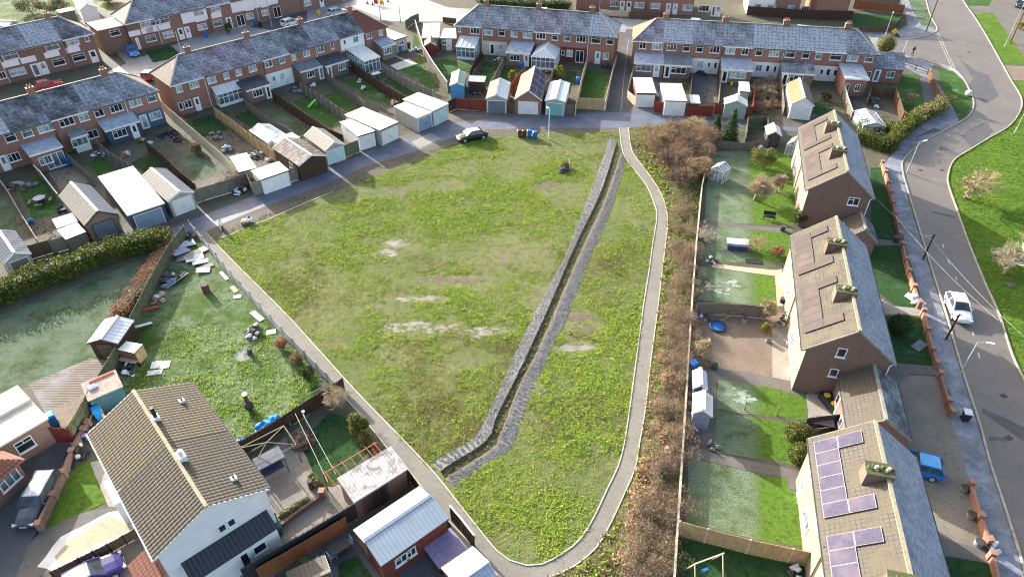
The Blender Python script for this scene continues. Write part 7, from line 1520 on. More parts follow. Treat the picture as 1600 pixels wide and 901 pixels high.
# ---------------------------------------------------------------- cars
def car(label, a, b, paint, L=4.2, Wd=1.75, Ht=1.45, kind='hatch', roof=None):
    """a: photo point under the rear bumper, b: under the front bumper"""
    A, B = P(*a), P(*b); d = B - A; rz = math.atan2(d.y, d.x); c = (A + B) / 2; t = T('parked_car', label, 'car', c, rz, 'parked cars')
    h = L / 2; hw = Wd / 2
    st = [(-h, .74, .32, .78), (-h + .1, .9, .24, .92), (-h + .5, .98, .2, .97), (-h + 1.0, 1, .2, .95), (-.2, 1, .2, .93), (h - 1.55, 1, .2, .93), (h - 1.2, .99, .2, .92), (h - .5, .96, .2, .8), (h - .12, .86, .24, .68), (h, .7, .32, .58)]
    if kind == 'saloon': st[1] = (-h + .1, .9, .24, .9); st[2] = (-h + .6, .98, .2, .94)
    m = MB(); vs = []; n = 9
    for (x, w, zb, zt) in st:
        w *= hw; vs += [(x, -w * .8, zb), (x, -w, zb + .14), (x, -w * 1.0, (zb + zt) / 2), (x, -w * .95, zt - .06), (x, -w * .72, zt), (x, 0, zt + .035), (x, w * .72, zt), (x, w * .95, zt - .06), (x, w, (zb + zt) / 2), (x, w, zb + .14), (x, w * .8, zb)]
    n = 11; fs = []
    for i in range(len(st) - 1):
        for k in range(n - 1): fs.append((i * n + k, (i + 1) * n + k, (i + 1) * n + k + 1, i * n + k + 1))
        fs.append((i * n + n - 1, (i + 1) * n + n - 1, (i + 1) * n, i * n))
    fs += [tuple(range(n)), tuple(range((len(st) - 1) * n, len(st) * n))[::-1]]; m.add(vs, fs, paint)
    zb = .92; xr0, xr1 = (-h + .12, -h + .5) if kind != 'saloon' else (-h + .55, -h + 1.15)
    if kind == 'estate': xr0, xr1 = -h + .1, -h + .3
    xf0, xf1 = h - 1.2, h - 1.95; bw, tw = hw * .93, hw * .74
    bt = [(xr0, -bw, zb), (xf0, -bw, zb), (xf0, bw, zb), (xr0, bw, zb)]; tp = [(xr1, -tw, Ht - .03), (xf1, -tw, Ht - .03), (xf1, tw, Ht - .03), (xr1, tw, Ht - .03)]
    rf = roof or paint; xm = (xr1 + xf1) / 2
    m.add(tp + [(xr1 + .12, 0, Ht + .02), (xf1 - .1, 0, Ht + .03), (xm, -tw * .8, Ht + .02), (xm, tw * .8, Ht + .02), (xm, 0, Ht + .05)], [(0, 6, 8, 4), (6, 1, 5, 8), (8, 5, 2, 7), (4, 8, 7, 3), (0, 1, 6), (2, 3, 7), (1, 2, 5), (3, 0, 4)], rf)
    for p_, r_ in zip(bt, tp): m.bar(p_, r_, .1, .1, paint)
    m.bar((xm, -bw, zb), (xm, -tw, Ht - .03), .09, .05, paint); m.bar((xm, bw, zb), (xm, tw, Ht - .03), .09, .05, paint)
    for y in (-1, 1): m.bar((xr1, y * tw, Ht - .02), (xf1, y * tw, Ht - .02), .08, .06, paint)
    m.build('body', t, smooth=False); g = MB()
    for i in range(4): j = (i + 1) % 4; g.quad(bt[i], bt[j], tp[j], tp[i], 'car_glass')
    g.build('window', t)
    for x in (-h + .8, h - .85):
        for y in (-1, 1):
            w = MB(); w.tube([(0, -.1, 0), (0, .1, 0)], .32, 14, 'plastic_black'); wo = w.build('wheel', t); wo.location = (x, y * (hw - .1), .32); rm = MB(); rm.tube([(0, y * .095, 0), (0, y * .112, 0)], .2, 10, 'steel_grey'); rm.build('rim', wo)
    for y in (-1, 1):
        l = MB(); l.obox((h - .12, y * hw * .66, .6), (.2, .36, .14), y * -.3, 'tarp_white'); l.build('headlight', t); l = MB(); l.obox((-h + .05, y * hw * .74, .78), (.16, .22, .24), y * .2, 'red_metal'); l.build('tail_light', t)
        l = MB(); l.obox((xf0 - .35, y * (hw + .08), .98), (.1, .2, .14), 0, paint); l.build('mirror', t)
    l = MB(); l.box(h - .005, -.26, .38, h + .02, .26, .49, 'tarp_white'); l.box(-h - .02, -.26, .5, -h + .005, .26, .61, 'tarp_white'); l.build('number_plate', t)
    return t
def paint(name, c, rough=.25, frost=None):
    m, nt, b = _nt(name, rough, .5); cc = coords(nt)
    col = mix(nt, ramp(nt, nz(nt, cc, 2.5, 4), .4, .7), c, tuple(x * .85 for x in c)); nt.links.new(col, b.inputs['Base Color']); b.inputs['Coat Weight'].default_value = .4; b.inputs['Coat Roughness'].default_value = .1
paint('paint_white', (.72, .73, .75)); paint('paint_blue', (.01, .17, .55)); paint('paint_sky', (.12, .4, .75), .3); paint('paint_black', (.015, .016, .02)); paint('paint_grey', (.045, .052, .07)); paint('paint_redcar', (.42, .02, .02)); paint('paint_silver', (.45, .47, .5)); paint('paint_violet', (.04, .03, .16)); paint('paint_frosted', (.4, .43, .46), .6)
glassy('car_glass', (.06, .08, .1), .08)
car('black saloon with frosted pale roof parked on the lane at the field edge', (763, 212), (712, 222), 'paint_black', 4.5, kind='saloon', roof='paint_frosted')
car('white hatchback parked on the road by the brick front wall', (1484, 466), (1505, 511), 'paint_white', 4.1)
car('bright blue hatchback on the gravel drive behind the nearest semi-detached pair', (1452, 739), (1403, 726), 'paint_blue', 3.9, roof='paint_sky')
car('dark grey estate car with frosted roof beside the brown brick wall', (82, 752), (44, 822), 'paint_grey', 4.6, kind='estate', roof='paint_silver')
car('violet-blue hatchback at the bottom edge below the scalloped fence', (118, 922), (180, 888), 'paint_violet', 4.0, roof='paint_silver')
car('blue hatchback parked by the far driveway wall', (202, 78), (216, 94), 'paint_blue', 3.9)
car('red car half hidden behind the roof of the near left row', (64, 141), (92, 134), 'paint_redcar', 4.0)
car('red car at the street corner behind the pale hip roof', (232, 126), (243, 118), 'paint_redcar', 4.0)
car('silver hatchback on the street beyond the long row', (515, 26), (540, 20), 'paint_silver', 4.2)
car('white car just showing above the ridge of the long row', (444, 43), (466, 36), 'paint_white', 4.2)
car('dark red car at the head of the far street', (528, 2), (548, -2), 'paint_redcar', 4.0)
car('white car roof showing behind the middle terrace, left of its centre chimney', (772, 22), (800, 23), 'paint_white', 4.4); car('white car roof showing behind the middle terrace, right of its centre chimney', (838, 24), (866, 25), 'paint_white', 4.4)
car('white car behind the frosted terrace right of the alley', (1078, 41), (1104, 43), 'paint_white', 4.2); car('white van-like car roof behind the right terrace chimney', (1242, 54), (1274, 57), 'paint_white', 4.6, Ht=1.7)
car('white car with a black bonnet by the far right driveway', (1604, -4), (1584, 26), 'paint_black', 4.2, roof='paint_white')

# ---------------------------------------------------------------- lamps, poles, bins
def lamp(label, px, py, h, ang=None, arm=1.0, mat='steel_grey', name='street_lamp', group='street lamps'):
    t = T(name, label, 'street lamp', P(px, py), ang or 0, group); m = MB(); m.tube([(0, 0, 0), (0, 0, 1.1), (0, 0, 1.12), (0, 0, h)], [.1, .1, .065, .05], 8, mat); m.build('column', t)
    m = MB(); m.tube([(0, 0, h - .05), (arm * .5, 0, h + .05), (arm, 0, h + .08)], .035, 6, mat); m.build('arm', t)
    m = MB(); m.obox((arm + .25, 0, h + .06), (.6, .2, .12), 0, 'tarp_white'); m.build('lantern', t); return t
lamp('tall pale street lamp with a bracket arm beside the brick piers', 1483, 612, 6.0, -.2, .7)
lamp('slim white street lamp at the field edge beside the bins', 857, 218, 4.6, R(115), .3, 'upvc')
lamp('slim pale street lamp on the bend of the road kerb', 1417, 270, 4.5, R(15), .6)
lamp('pale street lamp at the far junction corner', 1382, 60, 4.6, R(60), .5)
lamp('tall pale street lamp on the verge at the top right', 1570, 73, 8.0, R(70), 1.0)
lamp('pale street lamp at the green on the right edge', 1585, 209, 5.0, R(20), .6)
lamp('slim pale lamp behind the far end of the long row', 595, 32, 6.0, R(200), .6); lamp('pale lamp post among the far front gardens', 425, 42, 6.0, R(200), .5, 'concrete_post')
lamp('pale concrete lamp standing before the far red houses', 970, 28, 6.5, R(-90), .6, 'concrete_post')
def pole(label, px, py, h, r=.11, mat='wood_dark', name='telegraph_pole', cat='pole', group='poles along the road', cross=True):
    t = T(name, label, cat, P(px, py), .4, group); m = MB(); m.tube([(0, 0, 0), (0, 0, h)], [r, r * .75], 8, mat); m.build('post', t)
    if cross: m = MB(); m.bar((-.35, 0, h - .15), (.35, 0, h - .15), .07, .07, mat); m.build('crosspiece', t)
    return t
pole('short black post on the pavement beside the middle semi-detached pair', 1442, 405, 3.3); pole('short black post by the white hatchback', 1478, 530, 3.2)
pole('tall dark telegraph pole on the far junction pavement', 1447, 49, 7.6); pole('brown telegraph pole next to the tall lamp at the top right', 1578, 68, 8.2, .13, 'wood_brown')
pole('slim white sign post at the side street kerb', 1411, 82, 2.2, .05, 'upvc', 'sign_post', 'post', cross=False); pole('slim dark post by the far street corner', 626, 36, 3.4, .06, 'gutter', 'sign_post', 'post', cross=False)
pole('slim white pole beside the pale hip roof of the long row', 285, 86, 4.2, .06, 'upvc', 'sign_post', 'post', cross=False)
def wire(label, a, za, b, zb):
    p, r = P(*a, za), P(*b, zb); m = MB(); pts = [p.lerp(r, i / 10) - Vector((0, 0, .5 * 4 * (i / 10) * (1 - i / 10))) for i in range(11)]
    o = p.copy(); m.tube([x - o for x in pts], .007, 4, 'felt_white'); solo(m, 'overhead_wire', label, 'wire', o, 0, 'overhead wires to the short posts')
wire('pale overhead wire from the far semi-detached eaves to the short post', (1366, 306), 5.0, (1456, 374), 3.2); wire('long pale overhead wire running down the road from the short black post', (1456, 374), 3.2, (1640, 560), 3.2)
wire('pale overhead wire from the middle semi-detached chimney to the road post', (1394, 330), 4.8, (1560, 500), 3.2)
def bin_(label, px, py, col, rz=0, s=1.0, lid=None, group='wheelie bins'):
    t = T('wheelie_bin', label, 'bin', P(px, py), rz, group); m = MB(); a, b = .24 * s, .3 * s; h = 1.0 * s
    v = [(-a, -a, .06), (a, -a, .06), (a, a, .06), (-a, a, .06), (-b, -b, h), (b, -b, h), (b, b, h), (-b, b, h)]; m.add(v, [(0, 3, 2, 1), (4, 5, 6, 7), (0, 1, 5, 4), (1, 2, 6, 5), (2, 3, 7, 6), (3, 0, 4, 7)], col); m.build('body', t)
    m = MB(); v = [(-b - .03, -b - .04, h + .004), (b + .03, -b - .04, h + .004), (b + .03, b + .06, h + .004), (-b - .03, b + .06, h + .004), (-b * .8, -b * .7, h + .09), (b * .8, -b * .7, h + .09), (b * .8, b, h + .11), (-b * .8, b, h + .11)]; m.add(v, [(4, 5, 6, 7), (0, 1, 5, 4), (1, 2, 6, 5), (2, 3, 7, 6), (3, 0, 4, 7)], lid or col); m.bar((-b, b + .1, h), (b, b + .1, h), .04, .04, lid or col); m.build('lid', t)
    for x in (-1, 1): m = MB(); m.tube([(x * .22 * s, a + .02, .1), (x * .28 * s, a + .02, .1)], .1, 8, 'plastic_black'); m.build('wheel', t)
    return t
bin_('brown wheelie bin at the field edge, leftmost of the four', 812, 214, 'plastic_brown', .1); bin_('brown wheelie bin next to the blue pair at the field edge', 819, 214, 'plastic_brown', .2)
bin_('blue wheelie bin beside the brown pair at the field edge', 827, 214, 'plastic_blue', .1); bin_('blue wheelie bin nearest the slim white lamp', 836, 216, 'plastic_blue', .25)
bin_('black bin with a pale lid standing alone on the frosted pavement', 1506, 656, 'plastic_black', -.3, 1.0, 'tarp_white')
for i, (r, x, y, col, lab) in enumerate([('G', 414, 218, 'plastic_blue', 'blue bin beside the sliding doors of the flat-roofed extension'), ('D', 508, 402, 'plastic_blue', 'blue bin outside the brick extension, beside the hip conservatory'), ('D', 836, 490, 'plastic_blue', 'blue bin against the cream fence above the lane'),
        ('C', 470, 305, 'plastic_blue', 'blue bin beside the cream-roofed grey garage'), ('C', 497, 292, 'plastic_black', 'black bin next to the blue one by the grey garage'), ('C', 520, 282, 'plastic_black', 'black bin nearest the white topped boundary fence'), ('B', 310, 220, 'plastic_blue', 'blue bin in a front garden under the arched porch'), ('B', 600, 150, 'plastic_blue', 'blue bin near the wide white porch on the far street'), ('B', 628, 160, 'plastic_black', 'black bin beside the blue one by the wide white porch'),
        ('B', 872, 60, 'plastic_blue', 'blue bin at the far glazed porch'), ('E', 985, 96, 'plastic_blue', 'blue bin in the far white house yard, left one'), ('E', 1022, 98, 'plastic_blue', 'blue bin in the far white house yard, right one'), ('E', 268, 540, 'plastic_blue', 'blue bin between the two cream garages'), ('D', 270, 345, 'plastic_black', 'black bin by the lean-to white conservatory'), ('O', 160, 745, 'plastic_blue', 'pale blue bin at the scrub fence above the navy shed'), ('E', 118, 560, 'plastic_blue', 'blue bin at the alley fence corner')]):
    p = q(r, x, y); bin_(lab, p[0], p[1], col, rng.random())
bin_('large blue bin beside the cream flat-roofed annexe', 86, 664, 'plastic_blue', .7, 1.25, 'tarp_blue'); bin_('blue bin squeezed behind the white house by the board fence', 157, 652, 'tarp_blue', .7, 1.1)
bin_('green bin behind the white house gable on the patio', 436, 834, 'plastic_green', .5); bin_('dark bin beside the green one behind the white house', 430, 822, 'plastic_black', .5)

# ---------------------------------------------------------------- person crossing the side street
def person(label, px, py, rz):
    p = P(px, py); me = bpy.data.meshes.new('person'); V = [(0, 0, .95), (0, 0, 1.2), (0, 0, 1.42), (0, .02, 1.52), (0, .04, 1.68), (0, .04, 1.76), (.09, .02, .88), (.1, .22, .5), (.1, .2, .08), (.1, .36, .05), (-.09, -.02, .88), (-.1, -.12, .5), (-.1, -.36, .12), (-.1, -.24, .05), (.2, 0, 1.4), (.27, -.12, 1.15), (.28, -.02, .92), (-.2, 0, 1.4), (-.27, .1, 1.15), (-.26, .26, .98)]
    E_ = [(0, 1), (1, 2), (2, 3), (3, 4), (4, 5), (0, 6), (6, 7), (7, 8), (8, 9), (0, 10), (10, 11), (11, 12), (12, 13), (2, 14), (14, 15), (15, 16), (2, 17), (17, 18), (18, 19)]
    me.from_pydata(V, E_, []); o = bpy.data.objects.new('person', me); COL.objects.link(o); me.materials.append(MATS['plastic_black']); sm = o.modifiers.new('skin', 'SKIN'); rad = [.16, .17, .17, .06, .1, .07, .1, .075, .05, .05, .1, .075, .05, .05, .08, .055, .04, .08, .055, .04]
    for v, r_ in zip(me.skin_vertices[0].data, rad): v.radius = (r_, r_)
    me.skin_vertices[0].data[0].use_root = True; o.modifiers.new('sub', 'SUBSURF').levels = 1; o.location = p; o.rotation_euler = (0, 0, rz); return tag(o, label, 'person')
person('person in dark clothes walking across the side street by the end terrace', 1425, 87, R(200))

# ---------------------------------------------------------------- garden furniture, junk
def thing_parts(name, label, cat, px, py, rz, parts, group=None):
    t = T(name, label, cat, P(px, py), rz, group)
    for pn, fn in parts: m = MB(); fn(m); m.build(pn, t)
    return t
def legs(sx, sy, h, mat, w=.05):
    return [('leg', (lambda a, b: lambda m: m.box(a - w / 2, b - w / 2, 0, a + w / 2, b + w / 2, h - .003, mat))(x, y)) for x in (-sx, sx) for y in (-sy, sy)]
def table(label, px, py, rz=0, sx=.6, sy=.4, mat='wood_grey', h=.74, round_=False): return thing_parts('garden_table', label, 'table', px, py, rz, [('tabletop', (lambda m: m.disc((0, 0, h), sx, 14, mat, .04)) if round_ else (lambda m: m.box(-sx, -sy, h, sx, sy, h + .04, mat)))] + legs(sx * .6, (sx if round_ else sy) * .6, h, mat))
def chair(label, px, py, rz=0, mat='wood_grey', group='garden chairs'): return thing_parts('garden_chair', label, 'chair', px, py, rz, [('seat', lambda m: m.box(-.25, -.25, .42, .25, .25, .46, mat)), ('backrest', lambda m: m.box(-.25, .22, .5, .25, .26, .95, mat))] + legs(.22, .22, .42, mat), group)
def board(label, px, py, rz, sx, sy, mat='felt_white', z=.0, th=.05, tilt=0, name='board', cat='board', group='loose boards and sheets'):
    m = MB(); m.obox((0, 0, 0), (sx, sy, th), 0, mat); o = solo(m, name, label, cat, P(px, py) + Vector((0, 0, z + th / 2 + abs(math.sin(tilt)) * sx / 2 + .02)), rz, group); o.rotation_euler = (0, tilt, rz); return o
def heap(label, px, py, mats, n=14, r=.9, name='rubbish_heap', cat='rubbish heap', s=.35, hh=.6):
    """one heap of junk piled together"""
    rg = random.Random(int(px * 7 + py)); m = MB()
    for i in range(n):
        a = rg.random() * 6.28; d = r * rg.random() ** .7; z = hh * (1 - d / r) * rg.random() + .12; mm = mats[i % len(mats)]
        M_ = Matrix.Rotation(rg.random() * 3, 4, 'Z') @ Matrix.Rotation(rg.gauss(0, .5), 4, 'X') @ Matrix.Rotation(rg.gauss(0, .5), 4, 'Y')
        if i % 3: m.obox((math.cos(a) * d, math.sin(a) * d, z), (s * rg.uniform(.5, 2.2), s * rg.uniform(.4, 1.2), s * rg.uniform(.15, .7)), 0, mm, M_)
        else: m.blob((math.cos(a) * d, math.sin(a) * d, z), s * .7, s * .6, s * .5, mm, i, .3, 8, 5)
    return solo(m, name, label, cat, P(px, py), 0)
# rubbish garden: white sheets, ladder, boards and the like
for i, (x, y, rz, sx, sy, z, tl, lab) in enumerate([(289, 384, .6, 2.2, 1.2, .1, .1, 'white sheet lying at the top of the rubbish pile by the fence corner'), (283, 398, 1.0, 2.0, 1.3, .25, .2, 'white sheet leaning askew beside the mossy fence'), (290, 404, .3, 1.8, 1.2, .1, -.1, 'crumpled looking white panel in the middle of the rubbish pile'), (311, 394, .9, 1.9, 1.0, .05, .05, 'grey-white panel near the slatted fence'), (305, 405, .5, 1.9, 1.2, .2, 0, 'broad white board on top of the pile'), (314, 411, .5, 1.7, .9, .1, .1, 'white board beside the broad one'), (320, 418, .8, 1.8, .9, .05, 0, 'white board at the low end of the pile'), (318, 424, .2, 1.4, .8, .05, .1, 'dirty white board half over the dark hole')]):
    board(lab, x, y, rz, sx, sy, ('junk_white', 'felt_frost', 'concrete', 'felt_cream')[i % 4], z, .06, tl)
board('long pale plank lying beside the slatted fence', 350, 431, -.85, 1.8, .35, 'junk_white'); board('tan board beside the slatted fence', 366, 452, -.85, 1.3, .5, 'cardboard'); board('small white board below the tan one', 371, 464, .2, .8, .5, 'junk_white'); board('long white board on the grass near the slatted fence', 402, 494, -.75, 1.9, .55, 'tarp_white'); board('pale blue sheet scrap by the rusty shrubs', 424, 519, .3, .9, .7, 'sheet_frost')
board('white paving slab, upper left of the three on the grass', 244, 570, .2, .85, .95, 'felt_white'); board('white paving slab, upper right of the three on the grass', 258, 570, .2, .85, .95, 'felt_white'); board('white paving slab, lowest of the three on the grass', 242, 582, .2, 1.3, .6, 'junk_white')
heap('dark heap of broken frames by the slatted fence', 398, 517, ['junk_dark', 'wood_grey', 'junk_dark', 'junk_white'], 12, .9); heap('grey heap of broken stone and timber by the rusty shrubs', 400, 527, ['junk_white', 'junk_dark', 'wood_grey'], 10, .8)
heap('heap of blue-grey pallets and ladder parts against the mossy fence', 268, 436, ['shed_slate', 'wood_grey', 'junk_white', 'junk_dark'], 22, 1.4, s=.5); heap('heap of dark bags at the fence corner by the lane', 296, 372, ['plastic_black', 'junk_dark', 'shed_navy'], 12, .9)
m = MB()
for y in (-.2, .2): m.bar((-1.4, y, .2), (1.4, y, .35), .05, .08, 'steel_grey')
for i in range(10): m.bar((-1.3 + i * .29, -.2, .21 + i * .015), (-1.3 + i * .29, .2, .21 + i * .015), .03, .03, 'steel_grey')
solo(m, 'ladder', 'grey ladder lying on the junk against the mossy fence', 'ladder', P(277, 440), R(60))
heap('tan boards and crate propped against the mossy fence', 250, 466, ['cardboard', 'junk_white', 'terracotta'], 8, .8, s=.5)
for i, (x, y, c, lab) in enumerate([(236, 486, 'red_metal', 'red and white barrow frame leaning on the mossy fence'), (226, 512, 'junk_white', 'white plank propped by the mossy fence above the cabinet')]): board(lab, x, y, R(50), 1.7, .35, c, .1, .06, .3)
t = thing_parts('cabinet', 'cream cabinet with an orange-brown open side in the rubbish garden', 'cabinet', 212, 560, R(-15), [('body', lambda m: m.box(-.9, -.6, .02, .9, .6, 1.5, 'wood_brown', 'felt_white')), ('side_panel', lambda m: m.box(.902, -.55, .05, .95, .55, 1.4, 'wood_new')), ('shelf', lambda m: m.box(-.9, -1.0, .5, .9, -.602, .55, 'cardboard'))])
heap('black tub and white crates below the cream cabinet', 205, 578, ['plastic_black', 'plastic_black', 'tarp_white', 'shed_navy'], 12, 1.0, s=.45)
t = T('shed', 'collapsing teal shed with a pinkish littered roof beside the white house', 'shed', P(172, 625), R(38)); m = MB(); m.box(-1.3, -1.1, 0, 1.3, 1.1, 1.8, 'teal_wall'); m.build('wall', t); m = MB(); m.obox((0, 0, 1.9), (2.8, 2.3, .08), 0, 'cardboard', Matrix.Rotation(.1, 4, 'X')); m.build('roof', t); m = MB(); m.obox((-.7, .2, 2.0), (.7, .6, .1), .2, 'shed_slate'); m.obox((.2, .9, 2.05), (2, .2, .1), .05, 'red_metal'); m.build('debris', t)
board('plank propped across the dark gap behind the teal shed', 160, 645, R(-50), 2.4, .2, 'wood_pale', .3, .08, .4); heap('pale junk on the shaded side of the teal shed', 180, 650, ['junk_white', 'junk_dark', 'wood_pale'], 12, .9)
heap('bags and boxes piled on the white house side passage', 140, 685, ['plastic_black', 'tarp_blue', 'cloth_purple', 'yellow_sign', 'plastic_black', 'junk_white'], 26, 1.0, s=.34); heap('black rubbish bags beside the brown brick wall', 122, 712, ['plastic_black', 'plastic_black', 'junk_dark', 'junk_white'], 18, .9, s=.36)
def drum(label, px, py, h=.9, r=.3, mat='rust', name='oil_drum', cat='drum'): return thing_parts(name, label, cat, px, py, 0, [('body', lambda m: m.tube([(0, 0, 0), (0, 0, h * .33), (0, 0, h * .34), (0, 0, h)], [r, r, r * 1.03, r], 14, mat)), ('rim', lambda m: m.tube([(0, 0, h), (0, 0, h + .03)], [r * 1.04, r * 1.04], 14, 'junk_dark'))])
drum('rusty burning drum on the bare frosted patch', 323, 456, 1.0, .38)
thing_parts('chimenea', 'black chimenea stove standing on the overgrown grass', 'stove', 391, 640, 0, [('body', lambda m: m.blob((0, 0, .55), .42, .42, .5, 'junk_dark', 3, .05, 12, 8)), ('flue', lambda m: m.tube([(0, 0, .9), (-.05, .05, 1.9)], [.2, .14], 10, 'rust')), ('cap', lambda m: m.disc((-.05, .05, 1.9), .24, 12, 'junk_white', .05))])
thing_parts('stump_seat', 'dark stump with ash patch near the slatted fence', 'stump', 391, 553, 0, [('trunk', lambda m: m.tube([(0, 0, 0), (.05, 0, .7)], [.25, .2], 9, 'junk_dark')), ('ash', lambda m: m.disc((-.5, -.2, .01), .8, 14, 'felt_grey', .02))])
m = MB(); m.blob((0, 0, .3), 1.0, .55, .4, 'tarp_blue', 5, .35, 16, 8); m.blob((.7, .5, .25), .5, .4, .3, 'tarp_blue', 9, .4, 12, 6); solo(m, 'tarpaulin', 'crumpled bright blue tarpaulin on the overgrown grass', 'tarpaulin', P(418, 668), .5)
m = MB(); m.blob((0, 0, .25), .6, .4, .35, 'plastic_blue', 5, .35, 14, 8); solo(m, 'tarpaulin', 'smaller blue sheet beside the white house roof edge', 'tarpaulin', P(374, 696), 1.2)
thing_parts('pallet_slide', 'yellow plank and red toy parts on the grass by the netting', 'toy', 450, 660, R(25), [('plank', lambda m: m.bar((-.4, 0, .3), (2.2, .6, .5), .25, .05, 'wood_new')), ('seat', lambda m: m.box(-.7, -.2, .1, -.4, .2, .45, 'red_metal')), ('frame', lambda m: m.box(-.2, -.5, .1, .2, -.2, .5, 'shed_slate'))])
t = T('trampoline_net', 'collapsed green netting frame under the thorn tree', 'netting', P(500, 632), R(40)); m = MB(); m.obox((0, 0, .7), (2.4, .05, 1.3), 0, 'netting_green', Matrix.Rotation(.4, 4, 'X')); m.build('net', t); m = MB(); m.bar((-1.2, 0, 0), (-1.2, .3, 1.5), .06, .06, 'plastic_green'); m.bar((1.2, 0, 0), (1.2, .3, 1.5), .06, .06, 'plastic_green'); m.bar((-1.2, .3, 1.5), (1.2, .3, 1.5), .06, .06, 'plastic_green'); m.build('frame', t)
heap('tangled pile of cut branches at the patio corner', 472, 690, ['twig_dark', 'wood_brown', 'twig_brown'], 60, 1.0, 'branch_heap', 'branches', .4, .5)
# patio swing seat, pergola, washing line
t = T('canopy_swing', 'garden swing seat with a grey canopy on the slab patio', 'swing', P(428, 738), R(38)); m = MB()
m.obox((0, 0, 1.85), (2.1, 1.2, .06), 0, 'felt_grey', Matrix.Rotation(.12, 4, 'X')); m.build('canopy', t); m = MB(); m.box(-.85, -.35, .45, .85, .25, .55, 'shed_navy'); m.build('seat', t); m = MB(); m.box(-.85, .26, .5, .85, .34, 1.05, 'shed_navy'); m.build('backrest', t); m = MB()
for x in (-1.0, 1.0): m.bar((x, -.7, 0), (x, 0, 1.85), .06, .06, 'junk_dark'); m.bar((x, .7, 0), (x, 0, 1.85), .06, .06, 'junk_dark')
m.build('frame', t)
t = T('gazebo_frame', 'bare grey gazebo frame over the swing seat', 'gazebo', P(430, 722), R(38)); c_ = [(-1.9, -1.2), (1.7, -1.2), (1.7, 1.2), (-1.9, 1.2)]
for (x, y) in c_: m = MB(); m.bar((x, y, 0), (x, y, 2.1), .07, .07, 'junk_dark'); m.build('post', t)
m = MB()
for i in range(4): a, b = c_[i], c_[(i + 1) % 4]; m.bar((*a, 2.1), (*b, 2.1), .06, .06, 'wood_weathered'); m.bar((*a, 2.1), (-.1, 0, 2.6), .05, .05, 'wood_weathered')
m.build('roof_frame', t)
t = T('pergola', 'red timber pergola rails beside the stained corrugated roof', 'pergola', P(512, 765), R(40)); m = MB(); m.bar((0, 0, 2.0), (4.6, 0, 2.0), .07, .08, 'wood_orange'); m.bar((0, -1.4, 2.0), (4.6, -1.4, 2.0), .1, .12, 'wood_brown'); m.build('rail', t)
for i in range(7): m = MB(); m.bar((.2 + i * .7, .15, 2.08), (.2 + i * .7, -1.6, 2.08), .05, .05, 'red_metal' if i < 3 else 'wood_orange'); m.build('rafter', t)
for x in (0, 4.6): m = MB(); m.bar((x, 0, 0), (x, 0, 2.0), .1, .1, 'red_metal'); m.build('post', t)
t = T('washing_line', 'double washing line from the white rotary head to the red pergola', 'washing line', P(480, 665), 0); A_ = P(480, 665); m = MB(); m.tube([(0, 0, 0), (0, 0, 1.8)], .04, 6, 'steel_grey'); m.disc((0, 0, 1.8), .13, 12, 'tarp_white', .05); m.build('post', t)
for dx, e in ((0, (525, 740)), (-.6, (512, 752))): m = MB(); b = P(*e, 2.0) - A_; m.tube([(dx, -.2, 1.8), b], .013, 4, 'felt_white'); m.build('line', t)
def planter(label, px, py, rz, sx=.9, sy=.35, mat='wood_pale', plant='leaf_olive', h=.35):
    return thing_parts('planter', label, 'planter', px, py, rz, [('trough', lambda m: m.box(-sx, -sy, 0, sx, sy, h, mat, 'garden_soil')), ('plants', lambda m: [m.blob((-sx * .7 + i * sx * .35, 0, h + .08), .2, .18, .18, plant, i, .4, 7, 5) for i in range(5)])], 'garden planters')
planter('pale stone trough on the patio wall, nearest the white house', 447, 806, R(35), .5); planter('pale wooden trough on the patio wall, second along', 471, 790, R(35), .7, .3); planter('mossy trough at the lawn end of the patio wall', 492, 752, R(-50), .6, .3, 'wood_green', 'leaf_hedge'); planter('dark trough beside the patio wall', 460, 798, R(35), .5, .25, 'wood_dark')
drum('dark statue-like garden stump beside the lawn', 487, 762, .9, .2, 'wood_dark', 'garden_ornament', 'ornament')
# hot tub, dining set, sofas
t = T('hot_tub', 'hot tub under a dusty purple cover beside the trellis', 'hot tub', P(697, 866), R(38)); m = MB(); m.box(-1.15, -1.05, 0, 1.15, 1.05, .85, 'wood_dark'); m.build('cabinet', t); m = MB(); m.box(-1.2, -1.1, .852, 1.2, -.01, .95, 'cloth_purple'); m.box(-1.2, .01, .852, 1.2, 1.1, .95, 'cloth_purple'); m.build('cover', t)
table('black dining table by the orange fence', 532, 862, R(38), .75, .45, 'plastic_black'); chair('pale cushioned chair at the right end of the black table', 546, 852, R(-50), 'felt_frost'); chair('pale cushioned chair at the left end of the black table', 520, 872, R(130), 'felt_frost'); chair('striped pale chair above the tan tiled shed', 504, 882, R(100), 'felt_frost')
board('green framed mirror leaning on the orange fence', 480, 882, R(38), .9, .5, 'leaf_bush', .4, .05, .6, 'garden_mirror', 'mirror', None)
